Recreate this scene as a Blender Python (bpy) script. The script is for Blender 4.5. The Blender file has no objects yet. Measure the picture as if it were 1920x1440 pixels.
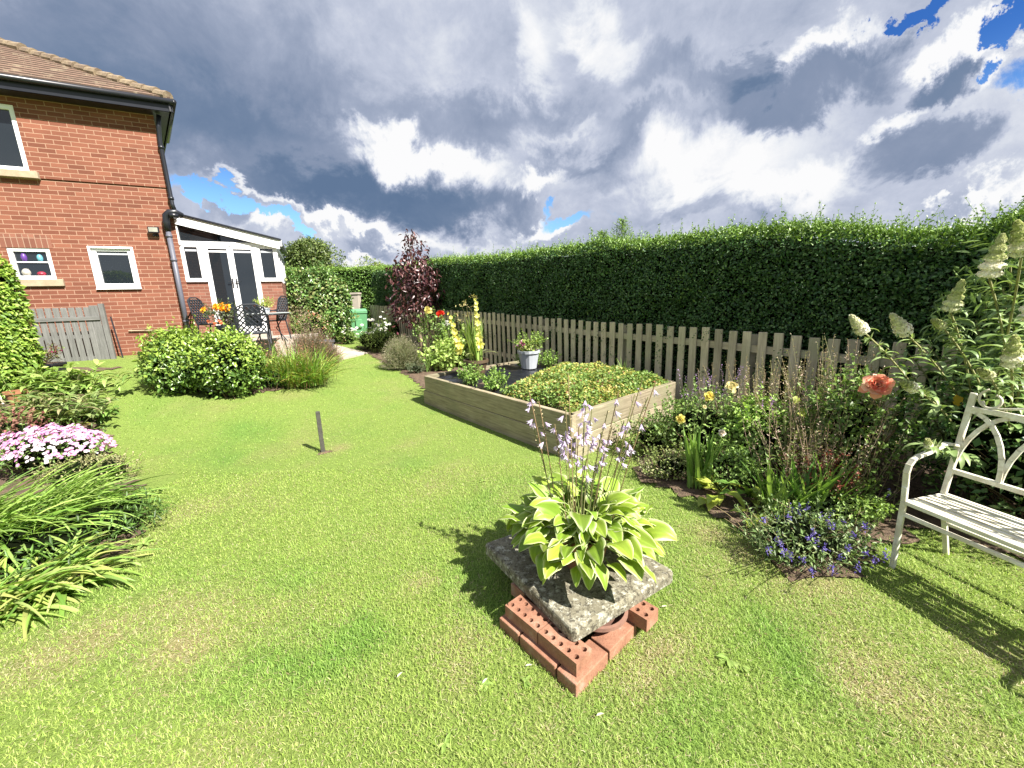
import bpy, math, random
import numpy as np
from mathutils import Vector
random.seed(7); RNG = np.random.default_rng(11)
S = bpy.context.scene; COL = S.collection
D2R = math.radians
# ------------------------------------------------------------------ camera
F = 740.0; CH = 1.55; PIT = D2R(11.83); ROL = D2R(1.95)
fw = np.array([0, math.cos(PIT), -math.sin(PIT)]); up0 = np.array([0, math.sin(PIT), math.cos(PIT)]); r0 = np.array([1., 0, 0])
rt = r0*math.cos(ROL) - up0*math.sin(ROL); upv = up0*math.cos(ROL) + r0*math.sin(ROL)
cd = bpy.data.cameras.new('camera'); cam = bpy.data.objects.new('camera', cd); COL.objects.link(cam)
cd.sensor_width = 36; cd.lens = 36*F/1920; cd.clip_start = .05; cd.clip_end = 3000
from mathutils import Matrix
M = Matrix.Identity(4)
for i in range(3):
    M[i][0] = rt[i]; M[i][1] = upv[i]; M[i][2] = -fw[i]
M[2][3] = CH
cam.matrix_world = M; S.camera = cam
# ------------------------------------------------------------------ exposure, sun, sky
S.view_settings.view_transform = 'Standard'; S.view_settings.look = 'None'; S.view_settings.gamma = 1
S.view_settings.exposure = 1.55
SUN_H = np.array([.788, -.616]); SUN_EL = 46.0
az = math.atan2(SUN_H[0], SUN_H[1])           # clockwise from +Y
sl = bpy.data.lights.new('sun', 'SUN'); sl.energy = 5.0; sl.angle = D2R(.5); sl.color = (1, .95, .86)
so = bpy.data.objects.new('sun', sl); COL.objects.link(so)
sdv = Vector((math.sin(az)*math.cos(D2R(SUN_EL)), math.cos(az)*math.cos(D2R(SUN_EL)), math.sin(D2R(SUN_EL))))
so.rotation_euler = sdv.to_track_quat('Z', 'Y').to_euler(); so.location = (0, 0, 30)
W = bpy.data.worlds.new('World'); S.world = W; W.use_nodes = True

class NT:
    def __init__(s, t): s.t = t; s.n = t.nodes; s.l = t.links
    def new(s, k, **kw):
        n = s.n.new(k)
        for a, b in kw.items(): setattr(n, a, b)
        return n
    def put(s, sock, v):
        if isinstance(v, bpy.types.NodeSocket): s.l.new(v, sock)
        else: sock.default_value = v
    def math(s, op, a, b=0.0, c=0.0, clamp=False):
        n = s.new('ShaderNodeMath', operation=op, use_clamp=clamp)
        s.put(n.inputs[0], a); s.put(n.inputs[1], b); s.put(n.inputs[2], c)
        return n.outputs[0]
    def noise(s, vec, scale, detail=4, rough=.55, dist=0.0, w=None):
        n = s.new('ShaderNodeTexNoise')
        if vec is not None: s.put(n.inputs['Vector'], vec)
        n.inputs['Scale'].default_value = scale; n.inputs['Detail'].default_value = detail
        n.inputs['Roughness'].default_value = rough; n.inputs['Distortion'].default_value = dist
        return n
    def ramp(s, fac, stops, interp='LINEAR'):
        n = s.new('ShaderNodeValToRGB'); n.color_ramp.interpolation = interp
        e = n.color_ramp.elements
        while len(e) < len(stops): e.new(.5)
        for i, (p, c) in enumerate(stops):
            e[i].position = p
            e[i].color = (c[0], c[1], c[2], 1) if hasattr(c, '__len__') else (c, c, c, 1)
        s.put(n.inputs[0], fac); return n.outputs[0]
    def mix(s, fac, a, b, mode='MIX'):
        n = s.new('ShaderNodeMix', data_type='RGBA', blend_type=mode)
        s.put(n.inputs[0], fac)
        for k, v in ((6, a), (7, b)):
            if isinstance(v, (tuple, list)) and len(v) == 3: v = (*v, 1)
            s.put(n.inputs[k], v)
        return n.outputs[2]
    def smooth(s, v, a, b, lo=0.0, hi=1.0):
        n = s.new('ShaderNodeMapRange', interpolation_type='SMOOTHSTEP')
        s.put(n.inputs[0], v); n.inputs[1].default_value = a; n.inputs[2].default_value = b
        n.inputs[3].default_value = lo; n.inputs[4].default_value = hi
        return n.outputs[0]

def ray(px, py):
    d = fw*F + rt*(px-960) - upv*(py-720); return d/np.linalg.norm(d)
def s2l(c): return tuple(((v/255)/12.92 if v/255 <= .04045 else ((v/255+.055)/1.055)**2.4) for v in c)

def build_sky():
    t = NT(W.node_tree); t.n.clear()
    out = t.new('ShaderNodeOutputWorld'); bg = t.new('ShaderNodeBackground')
    BGS = .11; bg.inputs[1].default_value = BGS
    t.l.new(bg.outputs[0], out.inputs[0])
    sky = t.new('ShaderNodeTexSky', sky_type='NISHITA'); sky.sun_disc = False
    sky.sun_elevation = D2R(SUN_EL); sky.sun_rotation = az
    tc = t.new('ShaderNodeTexCoord'); V = tc.outputs['Generated']
    sx = t.new('ShaderNodeSeparateXYZ'); t.l.new(V, sx.inputs[0]); x, y, z = sx.outputs
    azn = t.math('ARCTAN2', x, y); eln = t.math('ARCSINE', z)
    cb = t.new('ShaderNodeCombineXYZ'); t.l.new(azn, cb.inputs[0]); t.l.new(eln, cb.inputs[1]); P = cb.outputs[0]
    # cloud-layer plane coordinates: flattens clouds towards the horizon
    zz = t.math('ADD', t.math('MAXIMUM', z, 0.0), .22)
    cp = t.new('ShaderNodeCombineXYZ'); t.l.new(t.math('DIVIDE', x, zz), cp.inputs[0]); t.l.new(t.math('DIVIDE', y, zz), cp.inputs[1]); Q = cp.outputs[0]
    n1 = t.noise(V, 6.0, 10, .64, .3); n2 = t.noise(Q, 1.5, 8, .58, .4); n3 = t.noise(V, 2.2, 3, .5); n4 = t.noise(V, 17.0, 9, .68, .4)
    # warp
    w1 = t.new('ShaderNodeVectorMath', operation='SUBTRACT'); t.l.new(n1.outputs['Color'], w1.inputs[0]); w1.inputs[1].default_value = (.5, .5, .5)
    w2 = t.new('ShaderNodeVectorMath', operation='SCALE'); t.l.new(w1.outputs[0], w2.inputs[0]); w2.inputs['Scale'].default_value = .30
    w3 = t.new('ShaderNodeVectorMath', operation='ADD'); t.l.new(P, w3.inputs[0]); t.l.new(w2.outputs[0], w3.inputs[1])
    w4 = t.new('ShaderNodeVectorMath', operation='MULTIPLY'); t.l.new(w3.outputs[0], w4.inputs[0]); w4.inputs[1].default_value = (1, 1, 0)
    PW = w4.outputs[0]
    def ae(px, py):
        d = ray(px, py); return math.atan2(d[0], d[1]), math.asin(d[2])
    def blob(px, py, rx, ry, rot=0, a=0.25, b=1.0, amp=1.0):
        c = ae(px, py); ex = ae(px+rx, py); ey = ae(px, py-ry)
        m = t.new('ShaderNodeMapping', vector_type='TEXTURE')
        m.inputs['Location'].default_value = (c[0], c[1], 0); m.inputs['Rotation'].default_value = (0, 0, D2R(rot))
        m.inputs['Scale'].default_value = (math.dist(c, ex), math.dist(c, ey), 1)
        t.l.new(PW, m.inputs[0])
        ln = t.new('ShaderNodeVectorMath', operation='LENGTH'); t.l.new(m.outputs[0], ln.inputs[0])
        return t.smooth(ln.outputs[1], b, a, 0, amp)
    def add(*v):
        r = v[0]
        for q in v[1:]: r = t.math('ADD', r, q)
        return r
    # light and dark cloud masses, signed, around a mid grey
    dark = add(
        blob(330, 130, 560, 260, 0, .2, 1, -.36), blob(560, 300, 420, 120, -14, .3, 1, -.36), blob(740, 372, 330, 60, -4, .4, 1, -.62),
        blob(900, 215, 250, 70, 0, .2, 1, -.30), blob(60, 60, 320, 160, 0, .3, 1, -.14), blob(1180, 245, 200, 40, 8, .2, 1, -.28),
        blob(1490, 165, 235, 88, 0, .55, 1, -.50), blob(1390, 130, 130, 60, 0, .5, 1, -.35), blob(1815, 155, 120, 56, 6, .5, 1, -.66),
        blob(1760, 290, 210, 58, 6, .5, 1, -.45), blob(1160, 310, 120, 60, 0, .4, 1, -.25), blob(1050, 300, 90, 45, 0, .3, 1, -.24),
        blob(720, 470, 70, 30, 0, .3, 1, -.35), blob(1290, 400, 170, 26, 0, .3, 1, -.18), blob(420, 380, 60, 40, -20, .3, 1, -.2),
        blob(1230, 130, 110, 80, 0, .3, 1, -.25), blob(1640, 70, 60, 30, 0, .3, 1, -.25))
    lite = add(
        blob(760, 285, 130, 46, 0, .2, 1, .62), blob(880, 300, 90, 55, 0, .2, 1, .42), blob(690, 250, 40, 30, 0, .2, 1, .4), blob(1000, 340, 85, 40, 0, .2, 1, .55),
        blob(1020, 430, 80, 30, 0, .2, 1, .8), blob(1000, 90, 70, 150, 14, .2, 1, .30), blob(1140, 90, 110, 100, -20, .2, 1, .34),
        blob(1560, 70, 120, 60, 0, .2, 1, .55), blob(1800, 60, 110, 70, 0, .3, 1, .72), blob(1900, 110, 60, 60, 0, .3, 1, .55), blob(1320, 310, 330, 90, 0, .2, 1, .40),
        blob(1500, 350, 200, 55, 0, .2, 1, .36), blob(1880, 360, 130, 40, 0, .2, 1, .4), blob(1780, 380, 60, 20, 0, .2, 1, .6), blob(1080, 270, 110, 40, 0, .2, 1, .3),
        blob(470, 350, 110, 16, -20, .2, 1, .55), blob(640, 415, 150, 18, -16, .2, 1, .6), blob(490, 420, 70, 28, 0, .2, 1, .5), blob(700, 430, 130, 24, -10, .2, 1, .42),
        blob(840, 455, 190, 26, 0, .2, 1, .25), blob(690, 490, 70, 16, 0, .2, 1, .6), blob(600, 110, 200, 80, 0, .2, 1, .10), blob(1700, 240, 90, 30, 20, .3, 1, .35))
    nn = add(t.math('MULTIPLY', t.math('SUBTRACT', n1.outputs[0], .5), .56), t.math('MULTIPLY', t.math('SUBTRACT', n2.outputs[0], .5), .42),
             t.math('MULTIPLY', t.math('SUBTRACT', n4.outputs[0], .5), .24))
    # the smooth under-sides of the heavy clouds show less detail
    soft = t.smooth(dark, -.15, -.6, 1.0, .5)
    val = add(t.math('MULTIPLY', nn, soft), t.math('MULTIPLY', dark, .74), t.math('MULTIPLY', lite, .85)); val = t.math('ADD', val, .69)
    K = 1/(BGS*2**S.view_settings.exposure)
    def cc(c, k=1.0): return tuple(v*K*k for v in s2l(c))
    cl = t.ramp(val, [(0.0, (.0, .0, .0)), (1.0, (1, 1, 1))])
    stops = [(0.0, (98, 121, 153)), (.20, (117, 136, 165)), (.36, (138, 152, 178)), (.52, (162, 173, 196)), (.70, (197, 204, 222)), (.86, (230, 234, 242)), (1.0, (252, 252, 253))]
    cr = t.ramp(val, [(p, s2l(c)) for p, c in stops])
    cm = t.new('ShaderNodeVectorMath', operation='SCALE'); t.l.new(cr, cm.inputs[0]); cm.inputs['Scale'].default_value = K*1.0
    # blue gaps
    gap = add(blob(395, 345, 110, 26, -28, .35, 1, 1.2), blob(520, 408, 85, 20, -18, .35, 1, 1.2), blob(1070, 412, 75, 24, 0, .35, 1, 1.0), blob(1692, 12, 50, 26, 0, .3, 1, 1.7),
              blob(1890, 22, 85, 42, -10, .4, 1, 1.8), blob(1912, 98, 40, 24, 0, .3, 1, 1.1), blob(2150, 60, 300, 100, 0, .4, 1, 1), blob(560, 432, 60, 14, -10, .3, 1, .9))
    gm = t.smooth(t.math('ADD', gap, t.math('MULTIPLY', t.math('SUBTRACT', n4.outputs[0], .5), .62)), .10, .95)
    # pure sky colour: Nishita, a little deeper as the photograph's sensor shows it
    sk = t.new('ShaderNodeVectorMath', operation='MULTIPLY'); t.l.new(sky.outputs[0], sk.inputs[0]); sk.inputs[1].default_value = (.40, .56, .70)
    hi = t.smooth(z, .16, .38); tint = t.mix(hi, (1, 1, 1), (.22, .38, .62)); skc = t.mix(1.0, sk.outputs[0], tint, 'MULTIPLY')
    col = t.mix(gm, cm.outputs[0], skc)
    below = t.smooth(z, -.02, -.10)
    col = t.mix(below, col, tuple(v*K for v in (.10, .13, .06)))
    t.l.new(col, bg.inputs[0])
build_sky()

# ------------------------------------------------------------------ terrain height and pixel -> ground helpers
FO = np.array([2.35, 5.15]); FD = np.array([-.6198, .7848]); FN = np.array([.7848, .6198])
def _sm(v, k): return .5*(v+np.sqrt(v*v+k*k))
def T(x, y):
    a = FD[0]*x+FD[1]*y; q = -(FN[0]*(x-FO[0])+FN[1]*(y-FO[1]))
    t = np.clip((a-5)/5, 0, 1); t = t*t*(3-2*t)
    r = .045*np.clip(_sm(a-5.6, .8)-.03, 0, .6/.045) + .13*np.clip(_sm(q-2.0, .5)-.03, 0, 4)*t
    return r
def TN(x, y): return float(T(x, y))
CAMP = np.array([0, 0, CH])
def G(px, py):
    d = ray(px, py); t = .5
    while t < 80:
        p = CAMP+d*t
        if p[2] <= TN(p[0], p[1]): break
        t += .02
    return np.array([p[0], p[1], TN(p[0], p[1])])
def HT(b, py, lo=0, hi=8):
    """height above base b of the point that shows at image row py, found by bisection"""
    def prow(z):
        p = np.array([b[0], b[1], b[2]+z])-CAMP; return 720-F*(p@upv)/(p@fw)
    for _ in range(40):
        m = (lo+hi)/2
        if prow(m) > py: lo = m
        else: hi = m
    return lo
def ZP(px, py, z):
    d = ray(px, py); return CAMP+d*((z-CH)/d[2])
def ONV(px, py, o, dr):
    """point where the ray meets the vertical plane through o along dr"""
    n = np.array([dr[1], -dr[0], 0]); d = ray(px, py); o3 = np.array([o[0], o[1], 0])
    return CAMP + d*(((o3-CAMP)@n)/(d@n))

# ------------------------------------------------------------------ object helpers
ORG = {}
def tag(o, label=None, cat=None, group=None, kind=None):
    if label: o['label'] = label
    if cat: o['category'] = cat
    if group: o['group'] = group
    if kind: o['kind'] = kind
    return o
def thing(name, loc, label, cat, group=None):
    o = bpy.data.objects.new(name, None); COL.objects.link(o); o.location = [float(v) for v in loc]
    o.empty_display_size = .1; ORG[o.name] = np.array(loc, float)
    return tag(o, label, cat, group)
def link(name, me, mat, parent=None):
    o = bpy.data.objects.new(name, me); COL.objects.link(o)
    if parent is not None:
        o.parent = parent; ORG[o.name] = ORG[parent.name]
    else: ORG[o.name] = np.zeros(3)
    if mat:
        for m in (mat if isinstance(mat, (list, tuple)) else [mat]): me.materials.append(m)
    return o

class MB:
    """hard-surface mesh collector"""
    def __init__(s): s.v = []; s.f = []; s.uv = []; s.sm = False
    def add(s, vs, fs):
        b = len(s.v); s.v += [tuple(map(float, v)) for v in vs]; s.f += [tuple(b+i for i in f) for f in fs]; return s
    def box(s, lo, hi):
        x0, y0, z0 = lo; x1, y1, z1 = hi
        return s.add([(x0,y0,z0),(x1,y0,z0),(x1,y1,z0),(x0,y1,z0),(x0,y0,z1),(x1,y0,z1),(x1,y1,z1),(x0,y1,z1)],
                     [(0,3,2,1),(4,5,6,7),(0,1,5,4),(1,2,6,5),(2,3,7,6),(3,0,4,7)])
    def obox(s, c, ax, half):
        c = np.array(c, float); ax = [np.array(a, float)/np.linalg.norm(a) for a in ax]
        vs = []
        for k in (-1, 1):
            for i, j in ((-1,-1),(1,-1),(1,1),(-1,1)):
                vs.append(c+ax[0]*half[0]*i+ax[1]*half[1]*j+ax[2]*half[2]*k)
        fl = np.dot(np.cross(ax[0], ax[1]), ax[2]) < 0
        fs = [(0,3,2,1),(4,5,6,7),(0,1,5,4),(1,2,6,5),(2,3,7,6),(3,0,4,7)]
        if fl: fs = [f[::-1] for f in fs]
        return s.add(vs, fs)
    def bar(s, a, b, w, h, up=(0,0,1)):
        """rectangular bar from a to b: w across, h along up"""
        a = np.array(a, float); b = np.array(b, float); d = b-a; L = np.linalg.norm(d); d /= L
        u = np.array(up, float); u = u-d*(u@d); u /= np.linalg.norm(u); sd = np.cross(u, d)
        return s.obox((a+b)/2, (d, sd, u), (L/2, w/2, h/2))
    def prism(s, pts, z0, z1):
        """pts: ccw list of (x,y); z0,z1 numbers or functions"""
        f0 = z0 if callable(z0) else (lambda x, y: z0); f1 = z1 if callable(z1) else (lambda x, y: z1)
        n = len(pts); vs = [(x, y, f0(x, y)) for x, y in pts]+[(x, y, f1(x, y)) for x, y in pts]
        return s.add(vs, [tuple(range(n))[::-1], tuple(range(n, 2*n))]+[(i, (i+1)%n, n+(i+1)%n, n+i) for i in range(n)])
    def tube(s, pts, r, n=8, cap=True):
        pts = [np.array(p, float) for p in pts]; rs = r if hasattr(r, '__len__') else [r]*len(pts)
        b = len(s.v); prev = None; m = len(pts)
        for i, p in enumerate(pts):
            d = pts[min(i+1, m-1)]-pts[max(i-1, 0)]; d /= np.linalg.norm(d)+1e-9
            if prev is None:
                a = np.cross(d, (0, 0, 1) if abs(d[2]) < .9 else (1, 0, 0))
            else: a = prev-d*(prev@d)
            a /= np.linalg.norm(a)+1e-9; prev = a; c = np.cross(d, a)
            for k in range(n):
                t = 2*math.pi*k/n; q = p+(a*math.cos(t)+c*math.sin(t))*rs[i]; s.v.append(tuple(map(float, q)))
        for i in range(m-1):
            for k in range(n):
                s.f.append((b+i*n+k, b+i*n+(k+1)%n, b+(i+1)*n+(k+1)%n, b+(i+1)*n+k))
        if cap:
            s.f.append(tuple(b+k for k in range(n))[::-1]); s.f.append(tuple(b+(m-1)*n+k for k in range(n)))
        return s
    def lathe(s, c, prof, n=24, ax=None, sx=1.0):
        """prof: list of (r,z) revolved about a vertical axis through c; ax: optional tilt function"""
        b = len(s.v); m = len(prof)
        for (r, z) in prof:
            for k in range(n):
                t = 2*math.pi*k/n; s.v.append((c[0]+r*math.cos(t)*sx, c[1]+r*math.sin(t), c[2]+z))
        for i in range(m-1):
            for k in range(n):
                s.f.append((b+i*n+k, b+i*n+(k+1)%n, b+(i+1)*n+(k+1)%n, b+(i+1)*n+k))
        return s
    def build(s, name, mat, parent=None, bevel=0, smooth=False, uv=None, seg=1):
        me = bpy.data.meshes.new(name); o0 = ORG[parent.name] if parent is not None else np.zeros(3)
        V = np.array(s.v)
        me.from_pydata([tuple(v) for v in (V-o0)], [], s.f); me.update()
        if uv:
            ul = me.uv_layers.new(name='UVMap'); vi = np.zeros(len(me.loops), int); me.loops.foreach_get('vertex_index', vi)
            UVv = np.array([uv(v) for v in V]); ul.data.foreach_set('uv', UVv[vi].ravel())
        if smooth:
            me.polygons.foreach_set('use_smooth', [True]*len(me.polygons))
        o = link(name, me, mat, parent)
        if bevel:
            m = o.modifiers.new('bevel', 'BEVEL'); m.width = bevel; m.segments = seg; m.limit_method = 'ANGLE'; m.angle_limit = D2R(40)
        if smooth == 'auto':
            try: me.set_sharp_from_angle(angle=D2R(40))
            except Exception: pass
        return o

class Fol:
    """foliage collector: many small faces with a colour per vertex"""
    def __init__(s): s.V = []; s.C = []; s.Q = []; s.T = []; s.n = 0
    def put(s, V, C, Q=None, Tn=None):
        if Q is not None: s.Q.append(Q+s.n)
        if Tn is not None: s.T.append(Tn+s.n)
        s.V.append(V); s.C.append(C); s.n += len(V)
    def build(s, name, mat, parent=None):
        V = np.concatenate(s.V); C = np.concatenate(s.C); o0 = ORG[parent.name] if parent is not None else np.zeros(3)
        V = V-o0
        Q = np.concatenate(s.Q) if s.Q else np.zeros((0, 4), int); Tr = np.concatenate(s.T) if s.T else np.zeros((0, 3), int)
        me = bpy.data.meshes.new(name); me.vertices.add(len(V)); me.vertices.foreach_set('co', V.astype(np.float32).ravel())
        li = np.concatenate([Q.ravel(), Tr.ravel()]).astype(np.int32); me.loops.add(len(li)); me.loops.foreach_set('vertex_index', li)
        st = np.concatenate([np.arange(len(Q))*4, len(Q)*4+np.arange(len(Tr))*3]).astype(np.int32)
        me.polygons.add(len(st)); me.polygons.foreach_set('loop_start', st)
        try: me.polygons.foreach_set('loop_total', np.concatenate([np.full(len(Q), 4), np.full(len(Tr), 3)]).astype(np.int32))
        except Exception: pass
        me.update(calc_edges=True)
        a = me.attributes.new('col', 'FLOAT_COLOR', 'POINT')
        a.data.foreach_set('color', np.concatenate([C, np.ones((len(C), 1))], 1).astype(np.float32).ravel())
        return link(name, me, mat, parent)

def norm(a): return a/(np.linalg.norm(a, axis=-1, keepdims=True)+1e-9)
def rsph(n): return norm(RNG.normal(size=(n, 3)))
def pal(cols, n, jit=.12, w=None):
    cols = np.array(cols, float); i = RNG.choice(len(cols), n, p=w); j = RNG.choice(len(cols), n, p=w); t = RNG.random((n, 1))*.5
    c = cols[i]*(1-t)+cols[j]*t
    return np.clip(c*(1+RNG.normal(size=(n, 1))*jit), 0, 1)
def bc(*a):
    n = max(len(x) for x in a); return [np.broadcast_to(x, (n, 3)) for x in a]
def kites(fo, P, D, U, L, Wd, C, fold=.25, wp=.45, tipc=None):
    """folded diamond leaves: base P, direction D, upper-side U"""
    P, D, U, C = bc(P, D, U, C); n = len(P); D = norm(D); Sd = norm(np.cross(D, U)); U = np.cross(Sd, D)
    L = np.broadcast_to(np.asarray(L, float), (n,))[:, None]; Wd = np.broadcast_to(np.asarray(Wd, float), (n,))[:, None]
    V = np.stack([P, P+D*L*wp-Sd*Wd/2+U*Wd*fold, P+D*L-U*L*.06, P+D*L*wp+Sd*Wd/2+U*Wd*fold], 1).reshape(-1, 3)
    C4 = np.repeat(C, 4, 0)
    b = np.arange(n)[:, None]*4
    fo.put(V, C4, None, np.concatenate([b+[0, 1, 2], b+[0, 2, 3]], 0))
def leaves6(fo, P, D, U, L, Wd, C, fold=.2, curl=.15, wp=(.3, .7), wf=(1.0, .75)):
    """rounder six-point leaves with a folded midrib"""
    P, D, U, C = bc(P, D, U, C); n = len(P); D = norm(D); Sd = norm(np.cross(D, U)); U = np.cross(Sd, D)
    L = np.broadcast_to(np.asarray(L, float), (n,))[:, None]; Wd = np.broadcast_to(np.asarray(Wd, float), (n,))[:, None]
    a = P+D*L*wp[0]; b_ = P+D*L*wp[1]-U*L*curl*.35; tip = P+D*L-U*L*curl
    V = np.stack([P, a-Sd*Wd/2*wf[0]+U*Wd*fold, b_-Sd*Wd/2*wf[1]+U*Wd*fold*.7, tip, b_+Sd*Wd/2*wf[1]+U*Wd*fold*.7, a+Sd*Wd/2*wf[0]+U*Wd*fold, a, b_], 1).reshape(-1, 3)
    b = np.arange(n)[:, None]*8
    fo.put(V, np.repeat(C, 8, 0), np.concatenate([b+[1, 2, 7, 6], b+[6, 7, 4, 5]], 0), np.concatenate([b+[0, 1, 6], b+[0, 6, 5], b+[2, 3, 7], b+[7, 3, 4]], 0))
def ribbons(fo, P, azm, el0, L, Wd, C, K=5, droop=1.2, fold=.25, prof=None, Ce=None, dpow=1.3, twist=0.0, wave=0.0):
    """arching strap leaves, three columns of points, optional edge colour Ce"""
    n = len(P); azm = np.broadcast_to(azm, (n,)).astype(float); el0 = np.broadcast_to(el0, (n,)).astype(float)
    L = np.broadcast_to(L, (n,)).astype(float); Wd = np.broadcast_to(Wd, (n,)).astype(float); droop = np.broadcast_to(droop, (n,)).astype(float)
    H = np.stack([np.sin(azm), np.cos(azm), np.zeros(n)], 1); Sd = np.stack([np.cos(azm), -np.sin(azm), np.zeros(n)], 1)
    p = P.copy(); rows = []; cols = []
    if prof is None: prof = lambda t: np.minimum(1, 4*t+.35)*(1-t**3)**.8
    tw = RNG.normal(size=n)*twist
    for k in range(K+1):
        t = k/K; el = el0-droop*t**dpow
        dr = H*np.cos(el)[:, None]+np.array([0, 0, 1.])*np.sin(el)[:, None]
        if k: p = p+dr*(L/K)[:, None]
        N = np.cross(Sd, dr); N = norm(N); a = (tw*t)[:, None]; s2 = Sd*np.cos(a)+N*np.sin(a); n2 = np.cross(dr, s2)*-1
        w = (Wd*prof(t)/2)[:, None]; wv = wave*np.sin(t*9+tw*5)[:, None]*w
        rows.append(np.stack([p-s2*w+N*(w*fold*2+wv), p, p+s2*w+N*(w*fold*2-wv)], 1))
        cols.append(np.stack([C if Ce is None else Ce, C, C if Ce is None else Ce], 1))
    V = np.stack(rows, 1).reshape(-1, 3); Cc = np.stack(cols, 1).reshape(-1, 3)
    b = (np.arange(n)*(K+1)*3)[:, None]; Q = []
    for k in range(K):
        for j in (0, 1): Q.append(b+[k*3+j, k*3+j+1, (k+1)*3+j+1, (k+1)*3+j])
    fo.put(V, Cc, np.concatenate(Q, 0)); return p
def stalks(fo, A, B, r, C, K=3, sag=0.0, taper=.6):
    """thin three-sided stems from A to B"""
    n = len(A); d = B-A; dn = norm(d); s = norm(np.cross(dn, np.array([.3, .1, 1.])+0*dn)); u = np.cross(s, dn)
    off = RNG.normal(size=(n, 3))*sag*np.linalg.norm(d, axis=1)[:, None]; r = np.broadcast_to(r, (n,)).astype(float)[:, None]
    rows = []
    for k in range(K+1):
        t = k/K; p = A+d*t+off*math.sin(t*math.pi); rr = r*(1-(1-taper)*t)
        rows.append(np.stack([p+(s*math.cos(a)+u*math.sin(a))*rr for a in (0, 2.094, 4.189)], 1))
    V = np.stack(rows, 1).reshape(-1, 3); b = (np.arange(n)*(K+1)*3)[:, None]; Q = []
    for k in range(K):
        for j in range(3): Q.append(b+[k*3+j, k*3+(j+1)%3, (k+1)*3+(j+1)%3, (k+1)*3+j])
    fo.put(V, np.repeat(np.broadcast_to(C, (n, 3)), (K+1)*3, 0), np.concatenate(Q, 0))
def blobpts(n, cen, rad, shell=.35, up=0.0, lump=.18, seed=0):
    """points in the outer part of a lumpy ellipsoid, with outward normals"""
    d = rsph(n)
    if up: d[:, 2] = np.where(d[:, 2] < -up, -d[:, 2]*.5, d[:, 2]); d = norm(d)
    g = np.random.default_rng(seed); l = np.zeros(n)
    for _ in range(7):
        k = norm(g.normal(size=3)); l += np.maximum(0, d@k)**6*g.uniform(-.6, 1.0)
    l += .5*np.sin(d[:, 0]*7+seed)*np.sin(d[:, 2]*6+seed*2)*np.sin(d[:, 1]*8)
    R = (1+lump*l)*(1-shell*RNG.random(n)**1.6)
    return np.array(cen)+d*R[:, None]*np.array(rad), norm(d/np.array(rad))
# ------------------------------------------------------------------ materials
def newmat(name):
    m = bpy.data.materials.new(name); m.use_nodes = True; t = NT(m.node_tree); t.n.clear()
    o = t.new('ShaderNodeOutputMaterial'); b = t.new('ShaderNodeBsdfPrincipled'); t.l.new(b.outputs[0], o.inputs[0])
    return m, t, b, o
def bump(t, b, h, strength=.3, dist=.01):
    n = t.new('ShaderNodeBump'); n.inputs['Strength'].default_value = strength; n.inputs['Distance'].default_value = dist
    t.l.new(h, n.inputs['Height']); t.l.new(n.outputs[0], b.inputs['Normal'])
def objc(t): return t.new('ShaderNodeTexCoord').outputs['Object']
AK = .77; AKL = .88   # base colours below were set for a lower exposure
def AKC(t, c):
    n = t.new('ShaderNodeVectorMath', operation='SCALE'); t.l.new(c, n.inputs[0]); n.inputs['Scale'].default_value = AK; return n.outputs[0]
def plain(name, c, rough=.6, var=.15, sc=8, bmp=.15, metal=0, c2=None, spec=.5, fine=60, bd=.004):
    m, t, b, o = newmat(name); P = objc(t); n = t.noise(P, sc, 6, .6); n2 = t.noise(P, fine, 4, .6)
    c2 = c2 or tuple(v*.55 for v in c)
    if min(c) < .6: c = tuple(v*AK for v in c); c2 = tuple(v*AK for v in c2)
    f = t.smooth(t.math('ADD', t.math('MULTIPLY', n.outputs[0], .7), t.math('MULTIPLY', n2.outputs[0], .3)), .5-var*1.3, .5+var*1.3+.05)
    col = t.mix(f, c2, c); t.l.new(col, b.inputs['Base Color']); b.inputs['Roughness'].default_value = rough
    b.inputs['Metallic'].default_value = metal; b.inputs['Specular IOR Level'].default_value = spec
    if bmp: bump(t, b, n2.outputs[0], bmp, bd)
    return m
def leafm(name, trans=.3, rough=.45, spec=.4, tint=(1.1, 1.15, .6)):
    m, t, b, o = newmat(name); a = t.new('ShaderNodeAttribute', attribute_name='col')
    ak = t.new('ShaderNodeVectorMath', operation='SCALE'); t.l.new(a.outputs['Color'], ak.inputs[0]); ak.inputs['Scale'].default_value = AKL if 'petal' not in name else 1.0; acol = ak.outputs[0]
    t.l.new(acol, b.inputs['Base Color']); b.inputs['Roughness'].default_value = rough; b.inputs['Specular IOR Level'].default_value = spec
    if trans:
        tr = t.new('ShaderNodeBsdfTranslucent'); c = t.mix(1.0, acol, tint, 'MULTIPLY'); t.l.new(c, tr.inputs[0])
        mx = t.new('ShaderNodeMixShader'); mx.inputs[0].default_value = trans; t.l.new(b.outputs[0], mx.inputs[1]); t.l.new(tr.outputs[0], mx.inputs[2]); t.l.new(mx.outputs[0], o.inputs[0])
    return m
AK_ = AK
M_LEAF = leafm('foliage'); M_GLOSS = leafm('glossy_foliage', .22, .32, .6); M_PETAL = leafm('petals', .35, .6, .2, (1.05, 1.0, 1.0)); M_GRASS = leafm('grass_blades', .32, .5, .25)
M_TWIG = leafm('twigs', 0, .8, .2); M_HOSTA = leafm('hosta_leaf', .28, .42, .4, (1.1, 1.1, .45)); M_DARKLEAF = leafm('hedge_leaf', .16, .42, .45)

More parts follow.
